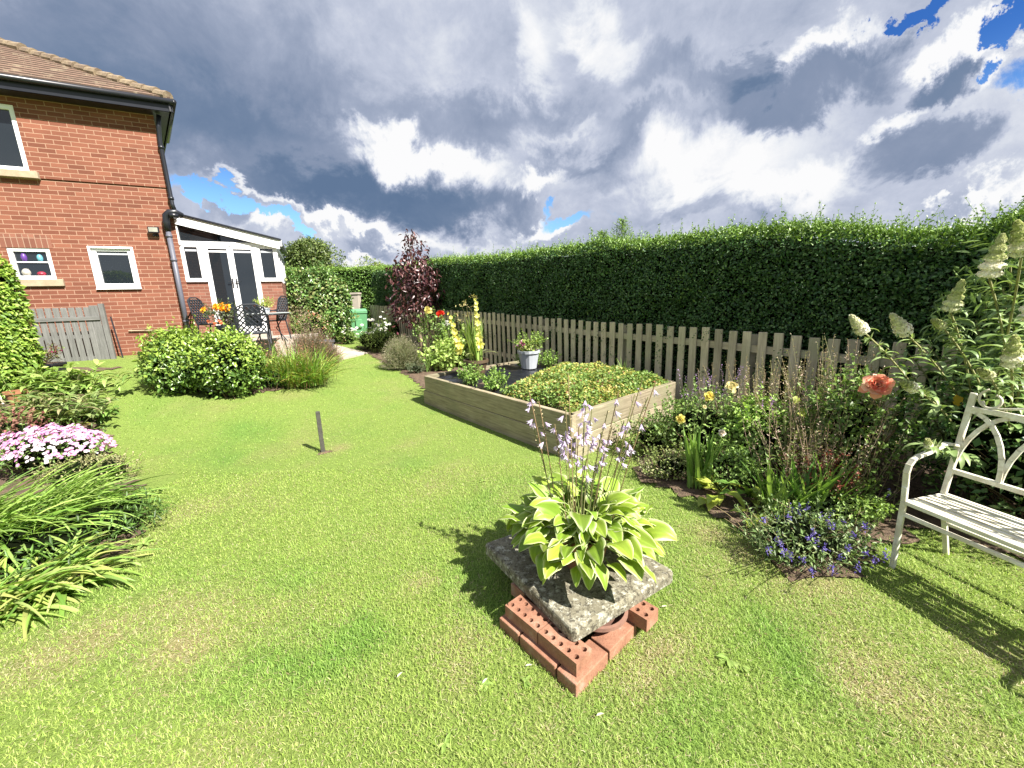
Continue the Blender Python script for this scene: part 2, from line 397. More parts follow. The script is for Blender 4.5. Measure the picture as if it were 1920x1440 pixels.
def uvmap(t):
    return t.new('ShaderNodeUVMap', uv_map='UVMap').outputs[0]
def m_brick(name, c1, c2, mort, scale=1.0, soldier=False, var=1.0):
    m, t, b, o = newmat(name); U = uvmap(t)
    mp = t.new('ShaderNodeMapping'); t.l.new(U, mp.inputs[0])
    if soldier: mp.inputs['Rotation'].default_value = (0, 0, math.pi/2)
    wob = t.noise(U, 3, 2, .5); wv = t.new('ShaderNodeVectorMath', operation='SCALE'); t.l.new(wob.outputs['Color'], wv.inputs[0]); wv.inputs['Scale'].default_value = .006
    ad = t.new('ShaderNodeVectorMath', operation='ADD'); t.l.new(mp.outputs[0], ad.inputs[0]); t.l.new(wv.outputs[0], ad.inputs[1]); U2 = ad.outputs[0]
    br = t.new('ShaderNodeTexBrick'); t.l.new(U2, br.inputs['Vector']); br.offset = 0.0 if soldier else .5
    br.inputs['Scale'].default_value = 1; br.inputs['Brick Width'].default_value = .225*scale; br.inputs['Row Height'].default_value = .075*scale
    br.inputs['Mortar Size'].default_value = .0058*scale; br.inputs['Mortar Smooth'].default_value = .15; br.inputs['Bias'].default_value = -.1
    br.inputs['Color1'].default_value = (*c1, 1); br.inputs['Color2'].default_value = (*c2, 1); br.inputs['Mortar'].default_value = (*mort, 1)
    # a second look-up of the same bond for an uneven brick-to-brick tone
    b2 = t.new('ShaderNodeTexBrick'); t.l.new(U2, b2.inputs['Vector']); b2.offset = br.offset
    for k in ('Scale', 'Brick Width', 'Row Height'): b2.inputs[k].default_value = br.inputs[k].default_value
    b2.inputs['Mortar Size'].default_value = 0; b2.inputs['Color1'].default_value = (0, 0, 0, 1); b2.inputs['Color2'].default_value = (1, 1, 1, 1)
    n = t.noise(U, 1.3, 5, .6); n2 = t.noise(U, 90, 4, .65)
    tone = t.ramp(b2.outputs[0], [(0, .82), (.2, .94), (.7, 1.0), (1, 1.10)])
    col = t.mix(1.0, br.outputs[0], tone, 'MULTIPLY'); col = t.mix(br.outputs['Fac'], col, mort)
    st = t.ramp(n.outputs[0], [(.3, .84), (.7, 1.08)]); col = t.mix(.8, col, st, 'MULTIPLY')
    f2 = t.ramp(n2.outputs[0], [(.3, .86), (.7, 1.1)]); col = t.mix(.7, col, f2, 'MULTIPLY')
    t.l.new(AKC(t, col), b.inputs['Base Color']); b.inputs['Roughness'].default_value = .85; b.inputs['Specular IOR Level'].default_value = .25
    h = t.math('SUBTRACT', t.math('MULTIPLY', n2.outputs[0], .25), br.outputs['Fac']); bump(t, b, h, .6, .006)
    return m
M_BRICK = m_brick('house_brick', (.225, .080, .050), (.270, .105, .066), (.44, .27, .19))
M_SOLD = m_brick('arch_brick', (.24, .096, .066), (.29, .125, .085), (.40, .26, .19), soldier=True)
M_BRICK2 = m_brick('conservatory_brick', (.235, .098, .068), (.285, .125, .088), (.36, .235, .175))
def m_loosebrick():
    m, t, b, o = newmat('loose_brick'); P = objc(t); n = t.noise(P, 11, 8, .70); n2 = t.noise(P, 120, 5, .7)
    col = t.ramp(n.outputs[0], [(.22, (.16, .085, .055)), (.42, (.33, .15, .09)), (.56, (.40, .20, .125)), (.66, (.44, .29, .21)), (.75, (.36, .32, .26))])
    col = t.mix(.6, col, t.ramp(n2.outputs[0], [(.25, .6), (.7, 1.15)]), 'MULTIPLY')
    t.l.new(AKC(t, col), b.inputs['Base Color']); b.inputs['Roughness'].default_value = .9; bump(t, b, n2.outputs[0], .6, .004); return m
M_LBRICK = m_loosebrick()
def m_tiles():
    m, t, b, o = newmat('clay_roof_tiles'); U = uvmap(t)
    br = t.new('ShaderNodeTexBrick'); t.l.new(U, br.inputs['Vector']); br.inputs['Scale'].default_value = 1
    br.inputs['Brick Width'].default_value = .27; br.inputs['Row Height'].default_value = .17; br.inputs['Mortar Size'].default_value = .006
    br.inputs['Color1'].default_value = (.17, .105, .075, 1); br.inputs['Color2'].default_value = (.25, .15, .105, 1); br.inputs['Mortar'].default_value = (.08, .05, .035, 1)
    n = t.noise(U, 5, 8, .7); n2 = t.noise(U, 45, 5, .7)
    col = t.mix(t.smooth(n.outputs[0], .52, .68), br.outputs[0], (.27, .22, .15)); col = t.mix(t.smooth(n2.outputs[0], .62, .75), col, (.50, .46, .36))
    t.l.new(AKC(t, col), b.inputs['Base Color']); b.inputs['Roughness'].default_value = .9; bump(t, b, n2.outputs[0], .5, .01); return m
M_TILE = m_tiles()
M_HIP = plain('lichened_ridge_tile', (.36, .28, .18), .9, .12, 7, .6, c2=(.17, .12, .085), fine=40, bd=.01)
M_WHITE = plain('white_upvc', (.86, .87, .89), .32, .5, 3, 0, c2=(.82, .83, .85))
M_BLACKP = plain('black_plastic', (.022, .024, .035), .35, .3, 5, 0, c2=(.012, .013, .018))
M_GREYP = plain('weathered_grey_pipe', (.155, .16, .20), .5, .25, 5, .05, c2=(.09, .09, .12))
M_STONE = plain('sandstone_sill', (.50, .42, .30), .9, .18, 9, .4, c2=(.34, .27, .18))
M_BEIGEWOOD = None
def m_glass(name, c=(.012, .016, .02), rough=.03):
    m, t, b, o = newmat(name); b.inputs['Base Color'].default_value = (*c, 1); b.inputs['Roughness'].default_value = rough
    b.inputs['IOR'].default_value = 1.6; b.inputs['Coat Weight'].default_value = .3; b.inputs['Coat Roughness'].default_value = .02
    n = t.noise(objc(t), 1.2, 2, .5); bump(t, b, n.outputs[0], .05, .01); return m
M_GLASS = m_glass('window_glass')
def m_wood(name, c1, c2, c3, ax='X', sc=1.0, rough=.85, green=None, rnd=False):
    """weathered boards: stretched grain along the given object axis"""
    m, t, b, o = newmat(name); P = uvmap(t)
    mp = t.new('ShaderNodeMapping'); t.l.new(P, mp.inputs[0]); mp.inputs['Scale'].default_value = (1.2*sc, 22*sc, 1)
    n = t.noise(mp.outputs[0], 2.2, 7, .62, .6); n2 = t.noise(P, 2.6, 4, .6); n3 = t.noise(mp.outputs[0], 7, 5, .7)
    col = t.ramp(n.outputs[0], [(.25, c1), (.5, c2), (.75, c3)])
    col = t.mix(.7, col, t.ramp(n2.outputs[0], [(.3, .72), (.7, 1.15)]), 'MULTIPLY')
    col = t.mix(.45, col, t.ramp(n3.outputs[0], [(.3, .6), (.6, 1.1)]), 'MULTIPLY')
    if rnd:
        oi = t.new('ShaderNodeObjectInfo'); col = t.mix(1.0, col, t.ramp(oi.outputs['Random'], [(0, (.66, .64, .60)), (.5, (.92, .90, .84)), (1, (1.1, 1.06, .98))]), 'MULTIPLY')
    if green: col = t.mix(t.smooth(t.noise(P, 1.7, 5, .6).outputs[0], .48, .70, 0, .6), col, green)
    t.l.new(col, b.inputs['Base Color']); b.inputs['Roughness'].default_value = rough; b.inputs['Specular IOR Level'].default_value = .25
    bump(t, b, n3.outputs[0], .35, .004); return m
M_BOARD = m_wood('weathered_sleeper', (.17, .14, .095), (.31, .27, .195), (.42, .375, .285), green=(.20, .205, .12), rnd=True)
M_PICKET = m_wood('weathered_picket', (.40, .36, .26), (.58, .53, .40), (.70, .65, .50), green=(.36, .38, .22), rnd=True)
M_GATEW = m_wood('grey_stained_wood', (.10, .10, .095), (.155, .155, .148), (.21, .205, .20))
def m_slab():
    m, t, b, o = newmat('lichened_concrete'); P = objc(t); n = t.noise(P, 6, 7, .65); n2 = t.noise(P, 55, 4, .7); n3 = t.noise(P, 17, 6, .68)
    v = t.new('ShaderNodeTexVoronoi'); t.l.new(P, v.inputs[0]); v.inputs['Scale'].default_value = 75
    col = t.ramp(n.outputs[0], [(.3, (.13, .115, .075)), (.5, (.22, .20, .14)), (.7, (.30, .275, .20))])
    n4 = t.noise(P, 34, 6, .75); col = t.mix(t.smooth(n3.outputs[0], .50, .66, 0, .6), col, (.44, .43, .35)); col = t.mix(t.smooth(n2.outputs[0], .49, .60, 0, .85), col, (.06, .052, .036)); col = t.mix(t.smooth(n4.outputs[0], .54, .62, 0, .9), col, (.56, .55, .46))
    col = t.mix(t.smooth(v.outputs[0], .28, .12, 0, .35), col, (.5, .49, .42))
    t.l.new(AKC(t, col), b.inputs['Base Color']); b.inputs['Roughness'].default_value = .95; bump(t, b, n2.outputs[0], .7, .006); return m
M_SLAB = m_slab()
M_TERRA = plain('terracotta', (.42, .19, .09), .8, .15, 10, .2, c2=(.34, .14, .07))
M_BROWNPOT = plain('brown_glazed_plastic', (.15, .10, .06), .45, .2, 8, .05, c2=(.08, .055, .035))
M_GREYPOT = plain('pale_grey_plastic', (.52, .55, .60), .5, .3, 6, 0, c2=(.42, .45, .50))
M_SOIL = plain('dry_soil', (.20, .135, .085), .95, .14, 14, .9, c2=(.085, .055, .035), fine=70, bd=.02)
M_PAVE = plain('buff_paving', (.50, .44, .37), .9, .2, 5, .3, c2=(.38, .33, .28))
M_BENCH = plain('ivory_paint', (.80, .79, .70), .5, .10, 14, .25, c2=(.60, .55, .43), fine=120, bd=.001)
M_CAST = plain('dark_cast_metal', (.045, .05, .065), .45, .2, 20, .1, metal=.3, c2=(.025, .028, .035))
M_SHEET = plain('black_polythene', (.02, .022, .028), .28, .3, 6, .0, c2=(.012, .013, .016))
M_POST = plain('weathered_post', (.10, .095, .075), .8, .15, 30, .3, c2=(.05, .048, .04))
M_BINP = plain('green_bin_plastic', (.16, .42, .20), .45, .3, 4, 0, c2=(.13, .36, .17))
M_CORE = plain('shaded_core', (.012, .018, .007), 1.0, .2, 9, .8, c2=(.004, .006, .002), spec=.02, fine=30, bd=.05)  # near-black: shade inside hedges and shrubs is put into this colour
M_TRUNK = plain('bark', (.30, .22, .15), .9, .2, 20, .5, c2=(.14, .10, .07), fine=60)

# ------------------------------------------------------------------ lawn colour fields
_g = np.random.default_rng(5)
_W = [(_g.normal(size=2), _g.uniform(0, 6.28)) for _ in range(60)]
def fbm(x, y, sc, o=5, off=0):
    r = 0; a = 1; s = 0
    for i in range(o):
        for j in range(3):
            k, ph = _W[(off*7+i*3+j) % 60]; k = k/np.linalg.norm(k); r = r+a*np.sin((x*k[0]+y*k[1])*sc*(1.9**i)*(.8+.3*j)+ph+1.3*np.sin((x*k[1]-y*k[0])*sc*(1.9**i)*.6+ph*2)); s += a
        a *= .62
    return r/s*1.6
LUSH = [(620, 1230, .24, 1.0), (500, 1215, .20, .75), (690, 1195, .14, .6), (560, 1095, .13, .7), (355, 1300, .16, .55), (470, 1310, .12, .4), (700, 960, .2, .35), (880, 960, .25, .65), (960, 900, .3, .55), (455, 800, .3, .5), (430, 865, .2, .4),
        (480, 815, .25, .5), (480, 745, .4, .3), (650, 810, .3, .35), (780, 870, .25, .5), (1440, 1180, .22, .6), (1500, 1240, .18, .5), (1320, 1050, .2, .5), (1260, 1120, .15, .4), (1330, 1330, .14, .5), (1250, 1400, .12, .5),
        (880, 1090, .2, .7), (930, 1150, .12, .6), (300, 780, .4, .3), (700, 700, .5, .35), (820, 770, .25, .5), (1100, 1370, .15, .4), (1830, 1330, .2, .35), (1600, 1140, .15, .3), (1650, 1380, .15, .4)]
DRY = [(290, 1170, .3, .7), (120, 1230, .2, .8), (330, 1220, .15, .8), (880, 1200, .16, .8), (880, 1110, .12, .9), (790, 1090, .12, .6), (1250, 1230, .13, 1.0), (1200, 1290, .08, .7), (1580, 1250, .2, .8), (1700, 1330, .25, .7), (1500, 1130, .15, .6),
       (1330, 1000, .1, .8), (330, 960, .25, .6), (420, 1120, .2, .3), (1560, 1100, .15, .6), (1880, 1250, .2, .8), (640, 840, .12, .7), (920, 800, .2, .4), (1400, 1040, .1, .6), (860, 1290, .1, .6), (700, 1010, .2, .4), (250, 1030, .12, .8), (200, 900, .15, .6)]
_L = [(G(a, b), r, s) for a, b, r, s in LUSH]; _D = [(G(a, b), r, s) for a, b, r, s in DRY]
def fields(x, y):
    l = 0*x; d = 0*x
    for p, r, s in _L: l = l+s*np.exp(-((x-p[0])**2+(y-p[1])**2)/(r*r)*(1+.35*np.sin(6*np.arctan2(y-p[1], x-p[0])+r*40)))
    for p, r, s in _D: d = d+s*np.exp(-((x-p[0])**2+(y-p[1])**2)/(r*r))
    l = np.clip(l+.40*fbm(x, y, 2.2, 4, 1)+.16*fbm(x, y, 9, 3, 6)-.03, 0, 1); d = np.clip(d+.48*fbm(x, y, 3.1, 5, 3)-.02, 0, 1)*(1-.7*l)
    return l, d
def inpoly(x, y, P):
    c = np.zeros(x.shape, bool); n = len(P)
    for i in range(n):
        x0, y0 = P[i][:2]; x1, y1 = P[(i+1) % n][:2]
        if y0 == y1: continue
        c ^= ((y0 > y) != (y1 > y)) & (x < (x1-x0)*(y-y0)/(y1-y0)+x0)
    return c
# planted ground, as outlines on the terrain
SOILR = [G(*p)[:2] for p in ((1190, 868), (1205, 905), (1290, 935), (1345, 972), (1405, 1005), (1432, 1060), (1500, 1090), (1560, 1098), (1625, 1075), (1660, 1020))]
SOILR += [np.array([2.75, 2.35]), np.array([3.1, 1.2]), np.array([3.3, -1.5]), np.array([5.6, -1.5]), np.array([4.6, 2.6]), FO+FD*.1]
SOILL = [G(*p)[:2] for p in ((235, 690), (165, 700), (150, 730), (185, 790), (215, 850), (255, 920), (265, 1000), (205, 1060), (120, 1100), (40, 1135), (-40, 1160))]+[np.array([-2.9, .9]), np.array([-6, .5]), np.array([-9, 4]), np.array([-8.4, 6.4])]
SOILB = [G(*p)[:2] for p in ((300, 726), (340, 734), (430, 742), (478, 738), (520, 733), (560, 722), (600, 700), (612, 685))]+[np.array(q) for q in ((-4.9, 8.6), (-6.0, 7.9), (-6.3, 7.0))]
PATHP = [G(*p)[:2] for p in ((555, 700), (600, 682), (690, 663), (622, 646), (560, 640))]
SOILF = [G(*p)[:2] for p in ((800, 735), (770, 708), (735, 690), (705, 672), (668, 650))]+[FO+FD*9.6, FO+FD*2.2, np.array([-.2, 7.2])]
BEDP = [np.array(p) for p in ((-1.40, 6.07), (.56, 3.62), (2.16, 5.0), (.25, 7.40))]
NOGRASS = [SOILR, SOILL, SOILB, SOILF, PATHP]

def build_ground():
    def axis(lo, hi, st, far):
        a = list(np.arange(lo, hi+1e-6, st)); k = st; r = []
        v = hi
        while v < far: k *= 1.35; v += k; r.append(v)
        v = lo; k = st; l = []
        while v > -far: k *= 1.35; v -= k; l.append(v)
        return np.array(l[::-1]+a+r)
    X = axis(-7.5, 5.5, .07, 600); Y = axis(-.5, 12, .07, 600); xx, yy = np.meshgrid(X, Y); nx, ny = len(X), len(Y)
    zz = T(xx, yy)+.004*fbm(xx, yy, 2.0, 3, 2)*(np.abs(xx) < 20)*(yy < 25)
    l, d = fields(xx, yy); l = l[..., None]; d = d[..., None]
    base = np.array([.215, .300, .068]); c = base*(1-l)+np.array([.14, .26, .05])*l; c = c*(1-d*.8)+np.array([.33, .27, .135])*d*.8
    fo = Fol(); i = (np.arange(ny-1)[:, None]*nx+np.arange(nx-1)[None]).ravel()[:, None]
    fo.put(np.stack([xx, yy, zz], -1).reshape(-1, 3), c.reshape(-1, 3), i+[0, 1, nx+1, nx])
    m, t, b, o = newmat('lawn_ground'); a = t.new('ShaderNodeAttribute', attribute_name='col'); P = objc(t)
    n = t.noise(P, 90, 5, .7); n2 = t.noise(P, 22, 5, .65)
    col = t.mix(.9, a.outputs['Color'], t.ramp(n.outputs[0], [(.3, .62), (.5, .98), (.7, 1.28)]), 'MULTIPLY'); col = t.mix(.6, col, t.ramp(n2.outputs[0], [(.3, .8), (.7, 1.18)]), 'MULTIPLY')
    t.l.new(AKC(t, col), b.inputs['Base Color']); b.inputs['Roughness'].default_value = .9; b.inputs['Specular IOR Level'].default_value = .1; bump(t, b, n.outputs[0], .8, .02)
    g = fo.build('ground', m); tag(g, kind='structure')
build_ground()

def sheet(name, poly, z, mat, kind='structure', st=.10, rag=.05):
    """a patch of ground following the terrain, with a ragged edge, z above it"""
    P = np.array([p[:2] for p in poly]); x0, y0 = P.min(0)-.1; x1, y1 = P.max(0)+.1
    X = np.arange(x0, x1+st, st); Y = np.arange(y0, y1+st, st); xx, yy = np.meshgrid(X, Y); nx = len(X)
    wx = xx+rag*fbm(xx, yy, 9, 3, 4); wy = yy+rag*fbm(yy, xx, 9, 3, 5)
    cx = (wx[:-1, :-1]+wx[1:, 1:])/2; cy = (wy[:-1, :-1]+wy[1:, 1:])/2; ok = inpoly(cx, cy, P)
    i = (np.arange(len(Y)-1)[:, None]*nx+np.arange(nx-1)[None])[ok].ravel()[:, None]
    mb = MB(); zz = T(wx, wy)+z+.012*np.maximum(0, fbm(xx, yy, 12, 3, 6))
    V = np.stack([wx, wy, zz], -1).reshape(-1, 3); Q = i+[0, 1, nx+1, nx]; u, inv = np.unique(Q, return_inverse=True)
    mb.v = [tuple(map(float, v)) for v in V[u]]; mb.f = [tuple(int(k) for k in q) for q in inv.reshape(-1, 4)]
    return tag(mb.build(name, mat, smooth=True), kind=kind)
for nm, pl in (('soil', SOILR), ('soil', SOILL), ('soil', SOILB), ('soil', SOILF)): sheet(nm, pl, .012, M_SOIL)
def paving():
    mb = MB(); P = [tuple(p) for p in PATHP]; mb.prism(P[::-1] if True else P, lambda x, y: TN(x, y)-.03, lambda x, y: TN(x, y)+.022)
    m, t, b, o = newmat('path_flags'); Pp = objc(t); br = t.new('ShaderNodeTexBrick'); mp = t.new('ShaderNodeMapping'); mp.inputs['Rotation'].default_value = (0, 0, .5); t.l.new(Pp, mp.inputs[0]); t.l.new(mp.outputs[0], br.inputs[0])
    br.inputs['Scale'].default_value = 1; br.inputs['Brick Width'].default_value = .9; br.inputs['Row Height'].default_value = .6; br.inputs['Mortar Size'].default_value = .012
    br.inputs['Color1'].default_value = (.46, .40, .33, 1); br.inputs['Color2'].default_value = (.55, .48, .40, 1); br.inputs['Mortar'].default_value = (.2, .17, .12, 1)
    n = t.noise(Pp, 8, 6, .6); col = t.mix(.6, br.outputs[0], t.ramp(n.outputs[0], [(.3, .7), (.7, 1.15)]), 'MULTIPLY'); t.l.new(AKC(t, col), b.inputs['Base Color']); b.inputs['Roughness'].default_value = .9
    tag(mb.build('path', m), kind='structure')
paving()

def build_grass():
    segs = []
    def sample(n, x0, x1, y0, y1, dens0, ref, pw, lo=0):
        x = RNG.uniform(x0, x1, n); y = RNG.uniform(y0, y1, n); r = np.hypot(x, y)+.15
        p = np.minimum(1, (ref/np.maximum(r, ref))**pw)
        ok = (RNG.random(n) < p) & (r > lo)
        return x[ok], y[ok]
    X = []; Y = []
    for (x0, x1, y0, y1, den) in ((-3.2, 3.2, .55, 3.6, 21000), (-6.5, 3.4, 3.6, 7.6, 5200), (-6.6, 1.6, 7.6, 11.8, 2200)):
        n = int((x1-x0)*(y1-y0)*den); x = RNG.uniform(x0, x1, n); y = RNG.uniform(y0, y1, n); r = np.hypot(x, y)
        p = np.minimum(1, (1.7/np.maximum(r, 1.7))**1.15) if den > 5000 else (np.minimum(1, (4.2/np.maximum(r, 4.2))**1.0))
        vis = (np.abs(x) < 1.36*(y*.98+.45)+.15)
        ok = (RNG.random(n) < p) & vis
        X.append(x[ok]); Y.append(y[ok])
    x = np.concatenate(X); y = np.concatenate(Y)
    # keep it out of the beds, with a few stragglers over their edges
    wx = x+.05*fbm(x, y, 8, 3, 4)+RNG.normal(size=len(x))*.04; wy = y+.05*fbm(y, x, 8, 3, 5)+RNG.normal(size=len(x))*.04; bad = np.zeros(len(x), bool)
    for pl in NOGRASS: bad |= inpoly(wx, wy, pl)
    bad |= inpoly(x, y, BEDP)
    c = np.array([.285, 1.72]); bad |= (np.abs((x-c[0])*.62+(y-c[1])*-.785) < .25) & (np.abs((x-c[0])*.785+(y-c[1])*.62) < .22)
    x, y = x[~bad], y[~bad]
    l, d = fields(x, y); n = len(x); r = np.hypot(x, y)
    u = RNG.random(n); straw = u < (.10+.58*d)*(1-.6*l)
    L = (.013+.013*RNG.random(n)+.018*l*RNG.random(n))*(1+.01*np.clip(r-2, 0, 9)); Wd = (.0015+.0009*RNG.random(n))*np.clip(.8+.22*r, 1, 2.4)
    C = pal([(.315, .435, .080), (.255, .40, .062), (.385, .485, .12), (.44, .505, .165)], n, .13)
    Cl = pal([(.19, .35, .06), (.24, .40, .07), (.30, .45, .10)], n, .15); t = np.clip(l*1.1, 0, 1)[:, None]; C = C*(1-t)+Cl*t
    Cs = pal([(.56, .50, .28), (.47, .42, .22), (.60, .57, .36), (.36, .26, .15)], n, .12); C[straw] = Cs[straw]
    el = np.where(straw, RNG.uniform(.0, .6, n), RNG.uniform(.5, 1.45, n)); az = RNG.uniform(0, 6.283, n)
    z = T(x, y)+.003
    P = np.stack([x, y, z], 1); H = np.stack([np.sin(az), np.cos(az), 0*az], 1); Sd = np.stack([np.cos(az), -np.sin(az), 0*az], 1)
    z1 = np.array([0, 0, 1.]); d1 = H*np.cos(el)[:, None]+z1*np.sin(el)[:, None]; el2 = el-RNG.uniform(.3, 1.1, n); d2 = H*np.cos(el2)[:, None]+z1*np.sin(el2)[:, None]
    p1 = P+d1*(L*.55)[:, None]; p2 = p1+d2*(L*.45)[:, None]; p2[:, 2] = np.maximum(p2[:, 2], z); w = Wd[:, None]/2
    V = np.stack([P-Sd*w, P+Sd*w, p1+Sd*w*.85, p1-Sd*w*.85, p2], 1).reshape(-1, 3); b = np.arange(n)[:, None]*5
    fo = Fol(); fo.put(V, np.repeat(C, 5, 0), b+[0, 1, 2, 3], b+[3, 2, 4])
    g = fo.build('lawn_grass', M_GRASS); tag(g, 'short mown lawn grass, yellow-green with darker lush patches', 'grass', kind='stuff')
    print('blades', n)
build_grass()

# ------------------------------------------------------------------ the house
O = np.array([-6.55, 8.33, 0]); HD = norm(np.array([.9, .44, 0])); NB = np.array([-HD[1], HD[0], 0]); SD = norm(np.array([-.68, .73, 0])); NS = np.array([SD[1], -SD[0], 0])
Z3 = np.array([0, 0, 1.])
def WP(s, out, z, o=O): return o+HD*s-NB*out+Z3*z     # point on the front wall: along, proud of it, height
def wuv(o=O): return lambda v: (float((np.array(v)-o)@HD), float(v[2]))
def wbox(mb, s0, s1, o0, o1, z0, z1, o=O):
    mb.obox(WP((s0+s1)/2, (o0+o1)/2, (z0+z1)/2, o), (HD, -NB, Z3), (abs(s1-s0)/2, abs(o1-o0)/2, abs(z1-z0)/2)); return mb
def frame(mb, s0, s1, z0, z1, w, o0, o1, o=O, wb=None, wt=None):
    wb = wb or w; wt = wt or w
    wbox(mb, s0, s1, o0, o1, z0, z0+wb, o); wbox(mb, s0, s1, o0, o1, z1-wt, z1, o)
    wbox(mb, s0, s0+w, o0, o1, z0+wb, z1-wt, o); wbox(mb, s1-w, s1, o0, o1, z0+wb, z1-wt, o)
def holed_wall(mb, s0, s1, z0, z1, holes, depth=.10, o=O):
    """front skin of a wall with real openings and reveals"""
    ss = sorted({s0, s1, *[h[0] for h in holes], *[h[1] for h in holes]}); zs = sorted({z0, z1, *[h[2] for h in holes], *[h[3] for h in holes]})
    idx = {}
    def vi(s, z, d):
        k = (round(s, 4), round(z, 4), d)
        if k not in idx: idx[k] = len(mb.v); mb.v.append(tuple(map(float, WP(s, -d, z, o))))
        return idx[k]
    for i in range(len(ss)-1):
        for j in range(len(zs)-1):
            a, b, c, d = ss[i], ss[i+1], zs[j], zs[j+1]
            if any(h[0] <= a and b <= h[1] and h[2] <= c and d <= h[3] for h in holes): continue
            mb.f.append((vi(a, c, 0), vi(b, c, 0), vi(b, d, 0), vi(a, d, 0)))
    for a, b, c, d in holes:
        for p, q in (((a, c), (b, c)), ((b, c), (b, d)), ((b, d), (a, d)), ((a, d), (a, c))):
            mb.f.append((vi(*q, 0), vi(*p, 0), vi(*p, depth), vi(*q, depth)))

def build_house():
    h = thing('brick_house', (O[0]-2, O[1], .6), 'two-storey red brick house with hipped tiled roof and white windows, filling the left edge', 'house')
    EZ = 5.08; OUT = .32
    w_up = (-3.1, -1.86, 4.02, 5.06); w1 = (-2.42, -1.88, 2.22, 2.76); w2 = (-1.33, -.755, 2.07, 2.79)
    mb = MB(); holed_wall(mb, -6.5, 0, .2, 3.93, [w1, w2]); a = mb.build('wall', M_BRICK, h, uv=wuv())
    mb = MB(); O2 = O-NB*.022; holed_wall(mb, -6.5, .0, 3.93, EZ+.1, [w_up], .12, O2); wbox(mb, -6.5, 0, .0, .022, 3.925, 3.93)
    mb.build('wall', M_BRICK, h, uv=wuv())
    # side wall and the hidden rest
    mb = MB(); L = 7.5
    A = O; B = O+SD*L; C = B-HD*6; Dd = O-HD*6.5
    mb.add([A+Z3*.2, B+Z3*.2, B+Z3*EZ, A+Z3*EZ], [(0, 1, 2, 3)]); mb.add([B+Z3*.2, C+Z3*.2, C+Z3*EZ, B+Z3*EZ], [(0, 1, 2, 3)]); mb.add([C+Z3*.2, Dd+Z3*.2, Dd+Z3*EZ, C+Z3*EZ], [(0, 1, 2, 3)])
    mb.build('wall', M_BRICK, h, uv=lambda v: (float((np.array(v)-O)@(SD)), float(v[2])))
    # eaves corner and roof planes
    A2 = np.array([[HD[0], -SD[0]], [HD[1], -SD[1]]]); sol = np.linalg.solve(A2, (.25*NS+OUT*NB)[:2]); E = O-NB*OUT+HD*sol[0]
    k = .62; hip = -HD+SD; hip /= np.linalg.norm(hip); R0 = 5.40
    rise = k*(hip@NB); hv = hip+Z3*rise
    # tiled courses on the front slope: each a real step
    mb = MB(); n = 26; stp = .17; sl = math.sqrt(1+k*k)
    uvs = []
    for j in range(n):
        d0 = j*stp/sl; d1 = (j+1)*stp/sl+.03; lift = .022
        def pt(d, s, up):  # d metres back from the eave
            th = d/(hip@NB); e = E+hv*th+Z3*R0; e = e+Z3*up
            return e if s is None else e-HD*s
        far = 7.0
        r0 = pt(d0, None, lift); r1 = pt(d1, None, .0); l0 = r0-HD*far; l1 = r1-HD*far
        b0 = r0-Z3*.035; b0l = l0-Z3*.035
        mb.add([l0, r0, r1, l1, b0l, b0], [(0, 1, 2, 3), (4, 5, 1, 0)])
    def tuv(v):
        v = np.array(v); return (float((v-E)@HD), float((v-E)@NB)*sl)
    mb.build('roof', M_TILE, h, uv=tuv)
    mb = MB(); e0 = E+Z3*R0; 
    Es = E+SD*8; top = E+hv*5.2+Z3*R0
    mb.add([e0, Es+Z3*R0, Es-NS*4.0+Z3*(R0+4*k*.9), top], [(0, 1, 2, 3)]); 
    far = E+Z3*R0-HD*7.2; mb.add([top, top-HD*6, top-HD*6+NB*3-Z3*1.5, top+NB*3-Z3*1.5], [(0, 1, 2, 3)])
    mb.build('roof', M_TILE, h, uv=tuv)
    # hip tiles with mortar
    mb = MB(); m = 24
    for i in range(m):
        t0 = i*.235; t1 = t0+.25; p0 = E+hv*(t0+.02)+Z3*(R0+.03); p1 = E+hv*t1+Z3*(R0+.012)
        j = RNG.normal(size=3)*.006; mb.tube([p0+j-Z3*.02, p1+j-Z3*.02], [.10, .088], 10)
    mb.build('hip_tiles', M_HIP, h, smooth=False)
    # soffit, fascia, gutters
    mb = MB(); Ez = EZ+.10
    F0 = E+Z3*0; mb.add([WP(-7, OUT-.02, Ez), F0+NB*.02+Z3*Ez, O+Z3*Ez+HD*.0, WP(-7, 0, Ez), F0+SD*7.5+Z3*Ez, O+SD*7.5+Z3*Ez], [(0, 1, 2, 3), (1, 4, 5, 2)])
    mb.build('soffit', M_BLACKP, h)
    mb = MB(); mb.bar(E-HD*7+Z3*(Ez+.09)+NB*.03, E+Z3*(Ez+.09)+NB*.03, .025, .18); mb.bar(E+Z3*(Ez+.09)-NS*.03, E+SD*7.5+Z3*(Ez+.09)-NS*.03, .025, .18); mb.build('fascia', M_BLACKP, h)
    mb = MB(); gz = Ez+.16
    mb.tube([E-HD*7-NB*.035+Z3*gz, E-NB*.035+NS*.05+Z3*gz], .045, 10); mb.tube([E+NS*.05-NB*.05+Z3*gz, E+SD*2.2+NS*.05+Z3*(gz-.02)], .045, 10)
    mb.build('gutter', M_BLACKP, h, smooth=True)
    # windows
    def window(hole, w, name='window', pane_o=-.05, sash=None):
        s0, s1, z0, z1 = hole; mb = MB(); frame(mb, s0, s1, z0, z1, w, -.085, -.012)
        f = mb.build('window', M_WHITE, h, bevel=.004)
        mb = MB(); wbox(mb, s0+w-.002, s1-w+.002, pane_o-.012, pane_o-.002, z0+w-.002, z1-w+.002); mb.build('pane', M_GLASS, f)
        return f
    f = window((w2[0]-.03, w2[1]+.03, w2[2]-.03, w2[3]+.03), .095); 
